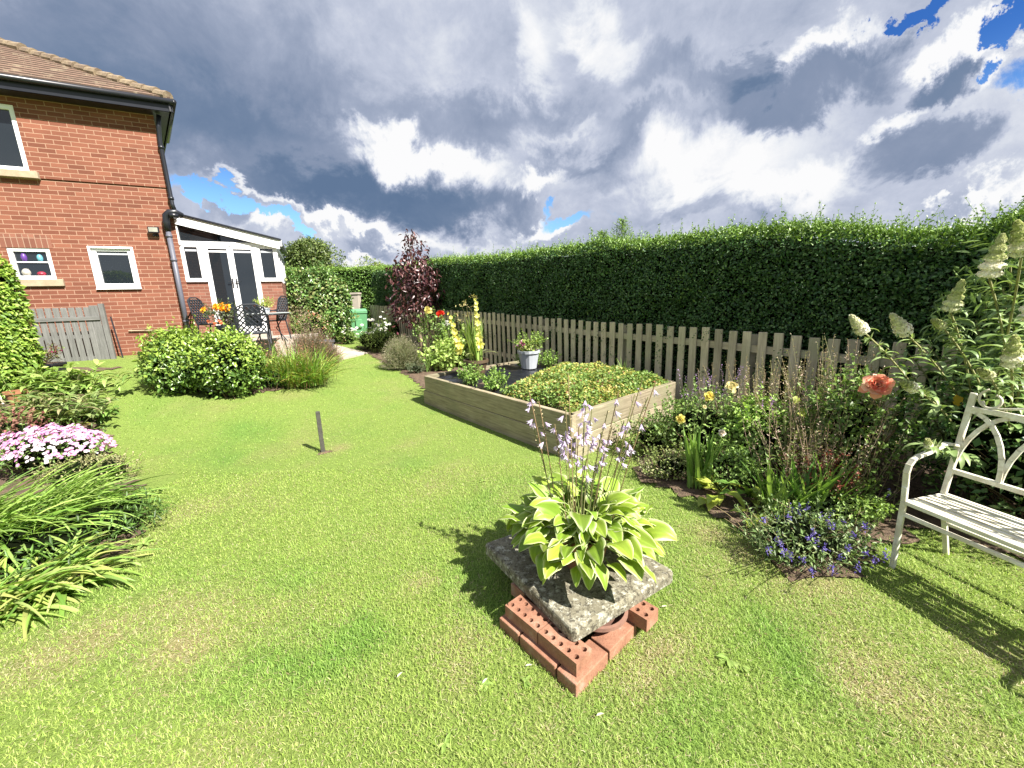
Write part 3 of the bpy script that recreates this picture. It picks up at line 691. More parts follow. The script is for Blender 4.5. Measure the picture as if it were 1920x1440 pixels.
    # this one is fitted proud of the brick
    mb = MB(); frame(mb, w2[0]-.035, w2[1]+.035, w2[2]-.02, w2[3]+.02, .035, .0025, .028); wbox(mb, w2[0]-.04, w2[1]+.04, .0, .045, w2[2]-.045, w2[2]-.022); mb.build('trim', M_WHITE, f, bevel=.003)
    mb = MB(); wbox(mb, w2[0]+.07, w2[1]-.07, -.048, -.04, w2[3]-.125, w2[3]-.085); mb.build('blind', M_GREYPOT, f)
    f = window(w1, .062); mb = MB(); wbox(mb, w1[0]+.062, w1[1]-.062, -.05, -.03, (w1[2]+w1[3])/2+.02, (w1[2]+w1[3])/2+.04); mb.build('glazing_bar', M_WHITE, f)
    # things standing on the inner shelf, seen through the small window
    ic = [((.16, .06, .35), .10, .02, .16), ((.18, .52, .66), .30, .02, .14), ((.62, .58, .52), .08, -.25, .15), ((.45, .03, .07), .27, -.25, .09)]
    for c, ds, dz, hh in ic:
        mt = plain('ornament', c, .4, .3, 10, 0); mb = MB(); s = w1[0]+.07+ds; zc = (w1[2]+w1[3])/2+dz+.03
        if dz < 0: zc = w1[2]+.065
        p = WP(s, -.0555, zc); k = np.linspace(-.04, 1, 9); mb.tube([p+Z3*hh*.82*q for q in k], [.012+(.030+.018*(dz < 0))*math.sin(min(1, max(0, q*.86+.12))*math.pi)**.6 for q in k], 10); mb.build('ornament', mt, f, smooth=True)
    f = window(w_up, .075, pane_o=-.05)
    mb = MB(); wbox(mb, w1[0]-.06, w1[1]+.09, -.02, .05, w1[2]-.125, w1[2]-.0); mb.build('window_sill', M_STONE, h, bevel=.006)
    mb = MB(); wbox(mb, w_up[0]-.06, w_up[1]+.11, -.02, .09, w_up[2]-.115, w_up[2]-.0); mb.build('window_sill', M_STONE, h, bevel=.006)
    mb = MB(); wbox(mb, w1[0]-.05, w1[1]+.05, -.02, .0035, w1[3]+.0, w1[3]+.225); mb.build('brick_arch', M_SOLD, h, uv=wuv())
    # floodlight on the wall
    mb = MB(); c = WP(-.33, .09, 3.13); mb.obox(c, (HD, -NB+Z3*-.25, Z3), (.085, .02, .055)); mb.bar(WP(-.33, .0, 3.05), WP(-.33, .08, 3.06), .03, .03); wbox(mb, -.38, -.28, 0, .02, 3.02, 3.07)
    fl = mb.build('floodlight', M_BLACKP, h, bevel=.006)
    mb = MB(); mb.obox(c-NB*.022, (HD, -NB+Z3*-.25, Z3), (.068, .003, .04)); mb.build('lens', plain('lamp_glass', (.5, .5, .42), .2, .2, 6, 0), fl)
    # rainwater pipes
    mb = MB(); mb.tube([WP(.10, .12, 5.16), WP(.06, .10, 4.95), WP(.03, .06, 4.75), WP(.03, .06, 3.62), WP(.05, .07, 3.52)], .036, 10)
    for z in (4.6, 3.7): mb.tube([WP(.03, .06, z), WP(.03, .06, z+.05)], .047, 10)
    mb.build('downpipe', M_BLACKP, h, smooth=True)
    mb = MB(); mb.tube([WP(.14, .03, 3.42), WP(.06, .10, 3.47), WP(-.03, .11, 3.46), WP(-.095, .10, 3.40), WP(-.11, .09, 3.28), WP(-.11, .08, 3.12)], .058, 12)
    mb.tube([WP(.03, .12, 3.36), WP(.03, .12, 3.43)], [.075, .085], 12); mb.build('hopper_elbow', M_BLACKP, h, smooth=True)
    mb = MB(); mb.tube([WP(-.11, .08, 3.14), WP(-.115, .08, .75)], .043, 12)
    for z in (2.55, 1.35, 3.0): mb.tube([WP(-.112, .08, z), WP(-.112, .08, z+.045)], .053, 12)
    mb.build('downpipe', M_GREYP, h, smooth=True)
build_house()

def build_conservatory():
    off = 2.1; OC = O+NB*off
    h = thing('conservatory', OC+Z3*.8, 'white-framed lean-to conservatory with double glazed doors on low brick walls, beside the house', 'conservatory')
    s0 = -.9; s1 = 1.58; bz = .55; SB = NB
    W0 = lambda mb, *a: wbox(mb, *a, OC)
    mb = MB(); wbox(mb, s0, -.02, -.10, .0, bz, 2.27, OC); wbox(mb, 1.10, s1, -.10, .0, bz, 2.27, OC)
    e = OC+HD*s1; mb.obox(e+HD*-.05+NB*1.6+Z3*(bz+2.27)/2, (NB, HD, Z3), (1.5, .05, (2.27-bz)/2)); mb.build('dwarf_wall', M_BRICK2, h, uv=wuv(OC))
    mb = MB(); wbox(mb, s0, .0, -.06, .05, 2.272, 2.32, OC); mb.build('window_sill', M_WHITE, h, bevel=.005); mb = MB(); wbox(mb, 1.12, s1+.06, -.06, .05, 2.272, 2.32, OC); mb.build('window_sill', M_WHITE, h, bevel=.005)
    # side lights
    for a, b in ((-.42, -.08), (1.15, 1.52)):
        mb = MB(); frame(mb, a, b, 2.322, 3.14, .042, -.06, .0, OC); f = mb.build('window', M_WHITE, h, bevel=.004)
        mb = MB(); wbox(mb, a+.04, b-.04, -.035, -.025, 2.36, 3.10, OC); mb.build('pane', M_GLASS, f)
        mb = MB(); wbox(mb, a+.055, b-.055, -.022, -.018, 3.0, 3.05, OC); mb.build('blind', M_GREYPOT, f)
    mb = MB(); wbox(mb, -.08, .02, -.07, .006, 2.32, 3.14, OC); wbox(mb, 1.06, 1.15, -.07, .006, 2.32, 3.14, OC); wbox(mb, s0, -.42, -.07, .0, 2.32, 3.14, OC); wbox(mb, 1.52, s1, -.09, .008, 2.32, 3.14, OC)
    wbox(mb, s0, s1, -.08, .012, 3.14, 3.235, OC); wbox(mb, -.02, .02, -.06, .004, .95, 2.32, OC); wbox(mb, 1.06, 1.10, -.06, .004, .95, 2.32, OC); mb.build('frame', M_WHITE, h, bevel=.004)
    for i, (a, b) in enumerate(((.025, .535), (.545, 1.055))):
        mb = MB(); frame(mb, a, b, .98, 3.13, .062, -.055, -.002, OC, wb=.16); d = mb.build('door', M_WHITE, h, bevel=.005)
        mb = MB(); wbox(mb, a+.06, b-.06, -.034, -.024, 1.13, 3.07, OC); mb.build('pane', M_GLASS, d)
        mb = MB(); wbox(mb, a+.065, b-.065, -.022, -.018, 2.99, 3.03, OC); mb.build('blind', M_WHITE, d)
        hx = .50 if i == 0 else .58
        mb = MB(); wbox(mb, hx-.014, hx+.014, 0, .012, 2.12, 2.36, OC); mb.bar(WP(hx, .04, 2.28, OC), WP(hx+(-.09 if i == 0 else .09), .04, 2.28, OC), .02, .02); mb.bar(WP(hx, .0, 2.28, OC), WP(hx, .045, 2.28, OC), .02, .02); mb.build('handle', M_CAST, d)
    # sloping fascia: high against the house, low at the right
    zl, zr = 3.86, 3.30; sA, sB = -.62, 1.66
    def slope(s): return zl+(zr-zl)*(s-sA)/(sB-sA)
    mb = MB()
    def slab(mb, o0, o1, t0, t1, a=sA, b=sB):
        vs = []
        for o_ in (o0, o1):
            for s in (a, b):
                vs += [WP(s, o_, slope(s)+t0, OC), WP(s, o_, slope(s)+t1, OC)]
        mb.add(vs, [(0, 2, 3, 1), (4, 5, 7, 6), (0, 1, 5, 4), (2, 6, 7, 3), (1, 3, 7, 5), (0, 4, 6, 2)])
    slab(mb, .05, .09, -.215, .01); wbox(mb, sB-.01, sB+.06, .02, .10, zr-.14, zr+.0, OC); mb.build('fascia', M_WHITE, h, bevel=.004)
    mb = MB(); vs = [WP(sA, .13, slope(sA)+.012, OC), WP(sB+.05, .13, slope(sB)+.0, OC), WP(sB+.05, -3.2, slope(sB)+.0, OC), WP(sA-2.6, -3.2, slope(sA)+.6, OC)]
    mb.add(vs+[v+Z3*.04 for v in vs], [(3, 2, 1, 0), (4, 5, 6, 7), (0, 1, 5, 4), (1, 2, 6, 5)]); mb.build('roof', M_BLACKP, h)
    # glass triangle above the transom
    mb = MB(); mb.add([WP(s0, -.03, 3.236, OC), WP(s1, -.03, 3.236, OC), WP(s1, -.03, slope(s1)-.1, OC), WP(s0, -.03, slope(s0)-.1, OC)], [(0, 1, 2, 3)]); mb.build('pane', M_GLASS, h)
    mb = MB(); mb.bar(WP(-.44, .02, 3.14, OC), WP(-.44, .02, slope(-.44)-.1, OC), .06, .05, up=HD); mb.build('frame', M_WHITE, h)
    # right side glazing (faces away to the right)
    e = OC+HD*1.54; mb = MB()
    for k in range(5):
        mb.obox(e+NB*(.1+k*.72)+Z3*2.73, (NB, HD, Z3), (.04, .03, .42))
    mb.obox(e+NB*1.5+Z3*3.17, (NB, HD, Z3), (1.5, .04, .05)); mb.build('frame', M_WHITE, h)
    mb = MB(); mb.obox(e+NB*1.5+Z3*2.73, (NB, HD, Z3), (1.45, .006, .41)); mb.build('pane', M_GLASS, h)
    # gutter and small pipe at the high end by the house corner
    mb = MB(); p = WP(-.40, .13, 3.70, OC); mb.tube([p, p+Z3*.18+HD*-.02, p+Z3*.26-HD*.10, p+Z3*.30-HD*.30], .035, 10); mb.build('downpipe', M_BLACKP, h, smooth=True)
    # raised terrace and door step
    tz = .86
    P = [tuple(WP(-.5, -.02, 0, OC)[:2]), tuple(WP(2.3, -.02, 0, OC)[:2]), tuple(WP(2.2, 1.5, 0, OC)[:2]), tuple(WP(.15, 1.75, 0, OC)[:2])]
    mb = MB(); mb.prism(P[::-1] if False else [P[3], P[2], P[1], P[0]], .1, tz); o = mb.build('terrace', M_PAVE); tag(o, kind='structure')
    mb = MB(); wbox(mb, -.05, 1.2, .012, .34, tz+.002, tz+.12, OC); mb.build('door_step', M_PAVE, h)
    return OC, tz
OC, TZ = build_conservatory()
# ------------------------------------------------------------------ picket fence
FD3 = np.array([FD[0], FD[1], 0]); FN3 = np.array([FN[0], FN[1], 0]); FO3 = np.array([FO[0], FO[1], 0])
def ftop(s): return np.interp(s, [-3.2, -1.9, -1.2, 0, 2.2, 4.3, 7.4, 12], [1.04, 1.06, 1.09, 1.15, 1.21, 1.32, 1.42, 1.60])
def fpt(s, o=0, z=0): return FO3+FD3*s+FN3*o+Z3*z
def build_fence():
    h = thing('picket_fence', fpt(3), 'long weathered picket fence running below the dark hedge', 'fence')
    n = 0; s = -3.1
    while s < 11.9:
        w = .095+random.uniform(-.006, .006); zt = float(ftop(s))+random.uniform(-.012, .012); zb = TN(*fpt(s)[:2])-.02
        mb = MB(); c = fpt(s, 0, (zt+zb)/2); lean = random.uniform(-.012, .012)
        ax = norm(Z3+FD3*lean); mb.obox(c, (FD3, FN3, ax), (w/2, .010, (zt-zb)/2))
        r = random.uniform(0, 50)
        o = mb.build('picket', M_PICKET, h, bevel=.004, uv=lambda v: (float(v[2])+r, float((np.array(v)-FO3)@FD3)*1.0+r*3)); n += 1
        s += .162+random.uniform(-.004, .004)
        if n >= 100: break
    for dz in (-.20, -.86):
        mb = MB(); ss = np.arange(-3.2, 12.0, 1.6)
        for a in ss[:-1]: mb.bar(fpt(a, .030, ftop(a)+dz), fpt(a+1.598, .030, ftop(a+1.6)+dz), .036, .085)
        mb.build('rail', M_PICKET, h, uv=lambda v: (float((np.array(v)-FO3)@FD3), float(v[2])))
    for a in np.arange(-2.5, 11.8, 1.8):
        mb = MB(); zb = TN(*fpt(a)[:2])-.05; mb.box(fpt(a, .10)-np.array([.045, .045, -zb]), fpt(a, .10)+np.array([.045, .045, float(ftop(a))-.04])); mb.build('post', M_PICKET, h, uv=lambda v: (float(v[2]), float(v[0])))
build_fence()

# ------------------------------------------------------------------ the long hedge
def htop(s): return np.interp(s, [-3.6, -2.6, -2.3, -1.9, -1.4, -.9, -.2, .4, 1.0, 1.7, 2.1, 2.7, 4.6, 6.9, 10.5, 14], [2.17, 2.13, 2.01, 2.03, 2.17, 2.27, 2.29, 2.31, 2.34, 2.46, 2.44, 2.45, 2.50, 2.68, 2.74, 3.0])
def clip_hedge(name, label, A, Dv, Nv, L, thick, topf, botf, ns, pals, off0=0, leafL=.036, bulge=.06, group=None, topw=(0, 1), seed=0, dens=1.0, sprigs=200, near=None, mat=None, fr=(.72, .24, .04)):
    """a clipped hedge: front face on the line A + s*Dv, body behind it along Nv"""
    h = thing(name, A+Dv*L/2, label, 'hedge', group)
    bot = botf; fo = Fol()
    # face
    nf, nt = ns
    def surf(s, v, n_):
        return bulge*fbm(s*1.0+seed, v*1.6, 2.2, 3, seed % 5)+.035*fbm(s, v, 9, 2, 2)
    def lf(P, N, n, cols, Ls, spread=.9):
        Dd = norm(N*.5+RNG.normal(size=(n, 3))*spread+Z3*.25); U = norm(N*.8+RNG.normal(size=(n, 3))*.5+Z3*.5)
        kites(fo, P, Dd, U, Ls, Ls*.55, cols, .18)
    if near is not None: s = near(nf)
    else: s = RNG.uniform(0, L, nf)
    zt = topf(s); zb = botf(s); v = RNG.random(nf); z = zb+(zt-zb)*v
    dep = RNG.random(nf)**1.5*.11-surf(s, z, nf)-.012*0
    rnd = np.clip((z-(zt-.16))/.16, 0, 1); dep = dep+.13*rnd**2
    P = A+Dv*s[:, None]+Nv*dep[:, None]; P[:, 2] = z+RNG.normal(size=nf)*.01
    sc = 1+.035*np.clip(s, 0, 99)
    cf = pal(pals[0], nf, .22); kk = RNG.random(nf) < np.clip(rnd**2*.8+.10*np.clip(fbm(s*1.3, z*1.3, 2.6, 3, 4)-.1, 0, 1), 0, 1); cf[kk] = pal(pals[1], nf, .16)[kk]; lf(P, -Nv+Z3*.15, nf, cf, leafL*RNG.uniform(.7, 1.25, nf)*sc)  # paler at the top and in patches: sunlight and glints put into leaf colour
    # top
    s = RNG.uniform(0, L, nt) if near is None else near(nt); u = RNG.random(nt); zt = topf(s); P = A+Dv*s[:, None]+Nv*(u*thick)[:, None]
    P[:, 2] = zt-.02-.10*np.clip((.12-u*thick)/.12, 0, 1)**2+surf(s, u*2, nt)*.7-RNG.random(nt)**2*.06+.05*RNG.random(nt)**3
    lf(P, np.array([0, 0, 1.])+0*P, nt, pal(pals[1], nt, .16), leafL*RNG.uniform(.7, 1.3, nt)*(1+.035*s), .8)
    # young upright shoots along the top
    s = RNG.uniform(0, L, sprigs) if near is None else near(sprigs); u = RNG.random(sprigs)**1.3*thick
    hh = RNG.gamma(2.0, .034, sprigs)+.02; B0 = A+Dv*s[:, None]+Nv*u[:, None]; B0[:, 2] = topf(s)-.03
    lean = RNG.normal(size=(sprigs, 3))*.3; lean[:, 2] = 1; T1 = B0+norm(lean)*(hh+.03)[:, None]
    stalks(fo, B0, T1, .0022, pal([pals[1][0]], sprigs, .1))
    for t in (.35, .55, .75, .95):
        Pp = B0+(T1-B0)*t; lf(Pp, norm(RNG.normal(size=(sprigs, 3))+Z3), sprigs, pal(pals[1], sprigs, .12), .034*(1.1-.4*t)*RNG.uniform(.8, 1.2, sprigs), .6)
        lf(Pp, norm(RNG.normal(size=(sprigs, 3))+Z3), sprigs, pal(pals[1], sprigs, .12), .034*(1.1-.4*t)*RNG.uniform(.8, 1.2, sprigs), .6)
    fo.build('leaves', mat or M_DARKLEAF, h)
    # lumpy closed body, near-black so that gaps between leaves read as shade
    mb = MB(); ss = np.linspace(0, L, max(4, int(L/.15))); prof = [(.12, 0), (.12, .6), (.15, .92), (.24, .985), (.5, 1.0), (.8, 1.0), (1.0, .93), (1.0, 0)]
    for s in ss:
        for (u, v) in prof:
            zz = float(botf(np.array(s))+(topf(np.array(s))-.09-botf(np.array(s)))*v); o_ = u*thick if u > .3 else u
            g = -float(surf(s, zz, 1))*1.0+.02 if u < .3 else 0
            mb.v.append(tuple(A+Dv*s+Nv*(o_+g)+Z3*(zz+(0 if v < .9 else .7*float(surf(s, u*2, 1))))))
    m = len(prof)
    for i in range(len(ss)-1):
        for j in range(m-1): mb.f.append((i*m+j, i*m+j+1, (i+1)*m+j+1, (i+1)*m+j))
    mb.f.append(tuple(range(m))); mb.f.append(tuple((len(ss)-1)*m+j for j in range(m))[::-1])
    mb.build('dark_core', M_CORE, h)
    return h, fo
HA = FO3+FD3*-3.6+FN3*.10
def near_main(n):
    # more, because they show larger, towards the near end
    u = RNG.random(n); return 15.3*(u**1.75)
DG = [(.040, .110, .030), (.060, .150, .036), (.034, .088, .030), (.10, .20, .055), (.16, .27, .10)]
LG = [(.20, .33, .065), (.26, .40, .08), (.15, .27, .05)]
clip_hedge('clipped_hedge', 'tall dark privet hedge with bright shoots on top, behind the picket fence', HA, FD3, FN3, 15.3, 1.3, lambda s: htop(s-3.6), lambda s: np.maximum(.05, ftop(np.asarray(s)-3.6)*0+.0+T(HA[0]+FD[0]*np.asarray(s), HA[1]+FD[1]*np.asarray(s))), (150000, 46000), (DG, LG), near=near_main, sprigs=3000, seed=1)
# leafy shoots that poke between the pickets
def fence_sprigs():
    fo = Fol(); n = 34; s = RNG.uniform(-1.2, 5.5, n); z = RNG.uniform(.35, 1.15, n)
    for i in range(n):
        m = RNG.integers(8, 26); c = fpt(s[i], -.03, z[i]); P = c+RNG.normal(size=(m, 3))*[.05, .05, .06]
        P -= FN3*np.maximum(0, (P-FO3)@FN3+.02)[:, None]
        kites(fo, P, norm(-FN3+RNG.normal(size=(m, 3))*.8), norm(RNG.normal(size=(m, 3))+Z3-FN3), .032, .017, pal(DG+[(.10, .20, .05)], m, .2))
        q = c+FN3*.15+Z3*.05; stalks(fo, np.repeat(q[None], 1, 0), c[None], .003, np.array([.08, .07, .04]))
    return fo
h = bpy.data.objects['clipped_hedge']; tag(fence_sprigs().build('stray_shoots', M_DARKLEAF, h), kind='stuff')

# a sapling that stands up out of the hedge top
def sapling(px, py, base_s, hgt, name, label, seed):
    c = HA+FD3*(base_s+3.6)+FN3*.5; z0 = float(htop(base_s))-.15; zt = z0+hgt
    h = thing(name, (c[0], c[1], z0), label, 'sapling'); fo = Fol(); a = np.array([[c[0], c[1], z0]]); b = np.array([[c[0], c[1], zt]])
    stalks(fo, a, b, .008, np.array([.16, .20, .07]), 5); 
    for t in np.linspace(.2, .97, 9):
        m = 4; an = RNG.uniform(0, 6.28)+np.arange(m)*1.57; L = .20*(1.08-t)+.05; A_ = np.repeat([[c[0], c[1], z0+hgt*t]], m, 0)
        D = np.stack([np.cos(an), np.sin(an), .5+0*an], 1); B_ = A_+norm(D)*L; stalks(fo, A_, B_, .003, np.array([.16, .2, .07]))
        for q in np.linspace(.2, 1, 6):
            P = A_+(B_-A_)*q; kites(fo, P, norm(D+RNG.normal(size=(m, 3))*.8), np.tile(Z3, (m, 1)), .055, .016, pal([(.20, .32, .09), (.27, .38, .12)], m)); kites(fo, P, norm(-D*.2+RNG.normal(size=(m, 3))), np.tile(Z3, (m, 1)), .05, .016, pal([(.20, .32, .09)], m))
    fo.build('leaves', M_LEAF, h)
sapling(1152, 400, 1.55, .48, 'ash_sapling', 'light green ash sapling poking above the hedge top, the taller of two', 1)
sapling(1108, 418, 1.95, .33, 'ash_sapling', 'small ash sapling on the hedge top left of the taller one', 2)

# ------------------------------------------------------------------ farther hedge, trees and things at the end of the garden
fa = np.array([-4.7, 15.9, 0]); fdir = norm(np.array([-.98, -.06, 0])); fnb = norm(np.array([-.06, .98, 0]))
clip_hedge('clipped_hedge', 'sunlit bright green hedge across the far end of the garden', fa+fdir*-.5, fdir, fnb, 9, 1.2, lambda s: 3.02+.01*np.asarray(s), lambda s: .3+0*np.asarray(s), (16000, 8000), ([(.13, .25, .05), (.20, .34, .07), (.09, .18, .04)], LG), leafL=.075, sprigs=300, seed=3, mat=M_LEAF)
def tree(name, label, base, trunk_h, cen, rad, n, cols, leaf=(.1, .06), seed=0, cat='tree', mat=None, shell=.5, lumps=5, r0=.09, trunk=True, group=None, core=True):
    h = thing(name, base, label, cat, group); g = np.random.default_rng(seed); cen = np.array(cen, float); rad = np.array(rad, float)
    if trunk:
        mb = MB(); top = cen+np.array([0, 0, -rad[2]*.1]); mb.tube([base, base+(top-base)*.4+g.normal(size=3)*[.06, .06, 0], top], [r0, r0*.8, r0*.35], 8)
        for i in range(6):
            a = base+(top-base)*g.uniform(.45, .9); d = norm(g.normal(size=3)+Z3*.6); mb.tube([a, a+d*rad*.45, a+d*rad*.8+Z3*.05], [r0*.4, r0*.25, r0*.1], 5)
        mb.build('trunk', M_TRUNK, h, smooth=True)
    fo = Fol(); k = n//(lumps+1)
    parts = [(cen, rad, n-k*lumps)]+[(cen+norm(g.normal(size=3))*rad*.62, rad*g.uniform(.38, .58), k) for _ in range(lumps)]
    for c, r, m in parts:
        P, N = blobpts(m, c, r, shell, 0, .2, seed); kites(fo, P, norm(N*.4+RNG.normal(size=(m, 3))*.7+Z3*-.1), norm(N+RNG.normal(size=(m, 3))*.4+Z3*.5), leaf[0]*RNG.uniform(.7, 1.3, m), leaf[1]*RNG.uniform(.7, 1.3, m), pal(cols, m, .2))
    fo.build('crown', mat or M_LEAF, h); return h
b = np.array([-12.1, 24, .5]); tree('oak_tree', 'broad mid-green tree rising beyond the conservatory corner', b, 3, (-11.6, 24, 3.8), (2.2, 1.7, 1.8), 30000, [(.10, .15, .04), (.16, .22, .06), (.06, .10, .03), (.22, .27, .09)], (.15, .09), 4, lumps=8, r0=.2)
b = np.array([-6.3, 19.0, .5]); 
b = np.array([-10.2, 30, .5]); tree('young_tree', 'small pale green treetop showing over the far hedge', b, 3, (-10.2, 30, 3.7), (1.3, 1.0, 1.4), 5000, [(.20, .27, .08), (.28, .34, .12)], (.14, .09), 6, lumps=4)
b = np.array([-13, 30, .5]); tree('tree', 'low line of distant greenery left of the small treetop', b, 3, (-13.5, 31, 2.9), (3.5, 1.5, 1.3), 8000, [(.18, .25, .08), (.14, .2, .06)], (.16, .1), 16, lumps=5)

def mound(name, label, base, rad, n, cols, leaf, seed=0, cat='shrub', mat=None, shell=.45, lumps=6, zc=.5, up=.25, six=False, dirw=.5, group=None, stems=8, core=.74, lift=0, wp=.45, fold=.25, build=True, droop=-.1, topcols=None, shoots=36):
    """a leafy shrub: twigs from the ground and layered leaves through its outer volume"""
    base = np.array(base, float); rad = np.array(rad, float); h = thing(name, base, label, cat, group); g = np.random.default_rng(seed)
    cen = base+Z3*(rad[2]*zc*2*.5+lift); fo = Fol()
    parts = [(cen, rad*[1, 1, .5*1.0/ .5*.5] if False else rad*np.array([1, 1, .5]), n//2)]
    for i in range(lumps):
        d = norm(g.normal(size=3)); d[2] = abs(d[2])*.9-.15; r = g.uniform(.35, .55); parts.append((cen+d*rad*np.array([.6, .6, .32]), rad*r*np.array([1, 1, .65]), n//2//lumps))
    for c, r, m in parts:
        P, N = blobpts(m, c, r, shell, 0, .30, seed); P[:, 2] = np.maximum(P[:, 2], base[2]+.01+RNG.random(m)*.05)
        D = norm(N*dirw+RNG.normal(size=(m, 3))*.7+Z3*droop); U = norm(N+RNG.normal(size=(m, 3))*.35+Z3*.6)
        Lf = leaf[0]*np.clip(RNG.normal(.9, .28, m), .35, 1.6); Wf = leaf[1]*np.clip(RNG.normal(.9, .25, m), .4, 1.5); Cc = pal(cols, m, .28)
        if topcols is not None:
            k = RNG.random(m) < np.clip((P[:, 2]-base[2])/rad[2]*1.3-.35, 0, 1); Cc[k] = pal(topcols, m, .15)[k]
        (leaves6 if six else kites)(fo, P, D, U, Lf, Wf, Cc, fold)
    if shoots:
        m = shoots; P0, N0 = blobpts(m, cen, rad*np.array([1, 1, .5]), .05, .15, .2, seed); Ls = leaf[0]*RNG.uniform(1.5, 4.0, m); Dn = norm(N0*.7+Z3*.7+RNG.normal(size=(m, 3))*.25); P1 = P0+Dn*Ls[:, None]
        k = P0[:, 2] > base[2]+rad[2]*.25; P0, P1, Dn = P0[k], P1[k], Dn[k]; m = len(P0)
        if m:
            stalks(fo, P0-Dn*.05, P1, .0022, pal([cols[0]], m), 2, .03)
            for q in (.25, .5, .75, 1.0):
                for e in (0, 1): kites(fo, P0+(P1-P0)*q, norm(Dn*.5+RNG.normal(size=(m, 3))*.8), norm(RNG.normal(size=(m, 3))*.4+Z3), leaf[0]*RNG.uniform(.6, 1.0, m), leaf[1]*.8, pal(topcols or cols[:2], m, .15), fold)
    fo.build('leaves', mat or M_LEAF, h)
    tw = Fol(); m = stems*6; A_ = base+RNG.normal(size=(m, 3))*[rad[0]*.15, rad[1]*.15, 0]; A_[:, 2] = base[2]-.02; Bb, _ = blobpts(m, cen, rad*np.array([.85, .85, .45]), .3, 0, .1, seed); stalks(tw, A_, Bb, .006, pal([(.16, .11, .07), (.12, .10, .06)], m), 4, .05); tw.build('stems', M_TWIG, h)
    if core:
        mb = MB(); K1, K2 = 9, 14
        for i in range(K1+1):
            for j in range(K2):
                th = math.pi*i/K1; ph = 2*math.pi*j/K2; d = np.array([math.sin(th)*math.cos(ph), math.sin(th)*math.sin(ph), math.cos(th)])
                p = cen+d*rad*np.array([1, 1, .5])*core*(1+g.uniform(-.12, .12)); p[2] = max(p[2], base[2]-.01); mb.v.append(tuple(p))
        for i in range(K1):
            for j in range(K2): mb.f.append((i*K2+j, (i+1)*K2+j, (i+1)*K2+(j+1)%K2, i*K2+(j+1)%K2))
        mb.build('dark_core', M_CORE, h)  # near-black core, its colour stands for the shade behind the leaves
    return h, fo
def at(px, py): return G(px, py)
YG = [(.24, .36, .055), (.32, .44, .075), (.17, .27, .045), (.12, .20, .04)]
# two clipped euonymus-like bushes on the lawn edge
b = at(318, 748); b = b+np.array([-.02, .36, 0]); b[2] = TN(b[0], b[1])
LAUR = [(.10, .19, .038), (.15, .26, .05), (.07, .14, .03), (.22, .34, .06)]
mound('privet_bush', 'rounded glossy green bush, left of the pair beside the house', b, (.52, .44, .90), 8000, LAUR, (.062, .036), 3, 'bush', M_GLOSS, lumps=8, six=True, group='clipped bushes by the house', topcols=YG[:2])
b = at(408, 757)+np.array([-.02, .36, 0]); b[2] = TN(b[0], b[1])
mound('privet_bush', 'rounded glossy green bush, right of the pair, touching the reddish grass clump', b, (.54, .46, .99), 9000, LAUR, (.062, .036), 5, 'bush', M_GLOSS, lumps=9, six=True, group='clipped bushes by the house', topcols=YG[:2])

def straps(name, label, base, n, Lr, Wr, el=(1.0, 1.5), droop=(.4, 1.4), cols=None, spread=.1, cat='plant', K=5, seed=0, azr=(0, 6.283), fold=.3, group=None, mat=None, dpow=1.3, extra=None, spreadxy=None, azbias=None):
    base = np.array(base, float); h = thing(name, base, label, cat, group); fo = Fol()
    r = np.sqrt(RNG.random(n))*spread; a = RNG.uniform(0, 6.283, n); P = base+np.stack([r*np.cos(a), r*np.sin(a), 0*a], 1)
    if spreadxy is not None: P = base+np.stack([r*np.cos(a)*spreadxy[0], r*np.sin(a)*spreadxy[1], 0*a], 1)
    azm = RNG.uniform(*azr, n) if azbias is None else RNG.normal(azbias[0], azbias[1], n)
    ribbons(fo, P, azm, RNG.uniform(*el, n), RNG.uniform(*Lr, n), RNG.uniform(*Wr, n), pal(cols, n, .14), K, RNG.uniform(*droop, n), fold, dpow=dpow, twist=.5)
    if extra: extra(fo, base)
    fo.build('leaves', mat or M_LEAF, h); return h, fo
# crocosmia-like clump with reddish tips, beside the bushes
b = at(545, 732)+np.array([-.08, .30, 0]); b[2] = TN(b[0], b[1])
def crocx(fo, base):
    n = 95; P = base+RNG.normal(size=(n, 3))*[.35, .22, 0]; Tp = P+np.stack([RNG.normal(size=n)*.16, RNG.normal(size=n)*.1, RNG.uniform(.5, .85, n)], 1)
    stalks(fo, P, Tp, .003, pal([(.30, .15, .08), (.22, .2, .08)], n), 4, .06)
    for k in range(5):
        q = Tp-Z3*.05*k*.6+RNG.normal(size=(n, 3))*.014; kites(fo, q, rsph(n), rsph(n), .035, .012, pal([(.40, .17, .12), (.36, .22, .13), (.3, .12, .08)], n))
straps('crocosmia_clump', 'arching grassy clump with rusty seed stems between the bushes and the path', b, 1300, (.40, .88), (.010, .019), (.75, 1.5), (.3, 1.2), [(.19, .37, .05), (.27, .47, .07), (.14, .28, .04), (.36, .46, .09), (.42, .34, .09)], .42, 'clump', extra=crocx, spreadxy=(1.25, .6))
b = at(500, 735)+np.array([-.05, .3, 0]); b[2] = TN(b[0], b[1])
mound('low_shrub', 'low dark shrub at the foot of the grassy clump', b, (.34, .2, .32), 1400, DG+[(.12, .2, .07)], (.04, .02), 9, 'shrub', lumps=3)
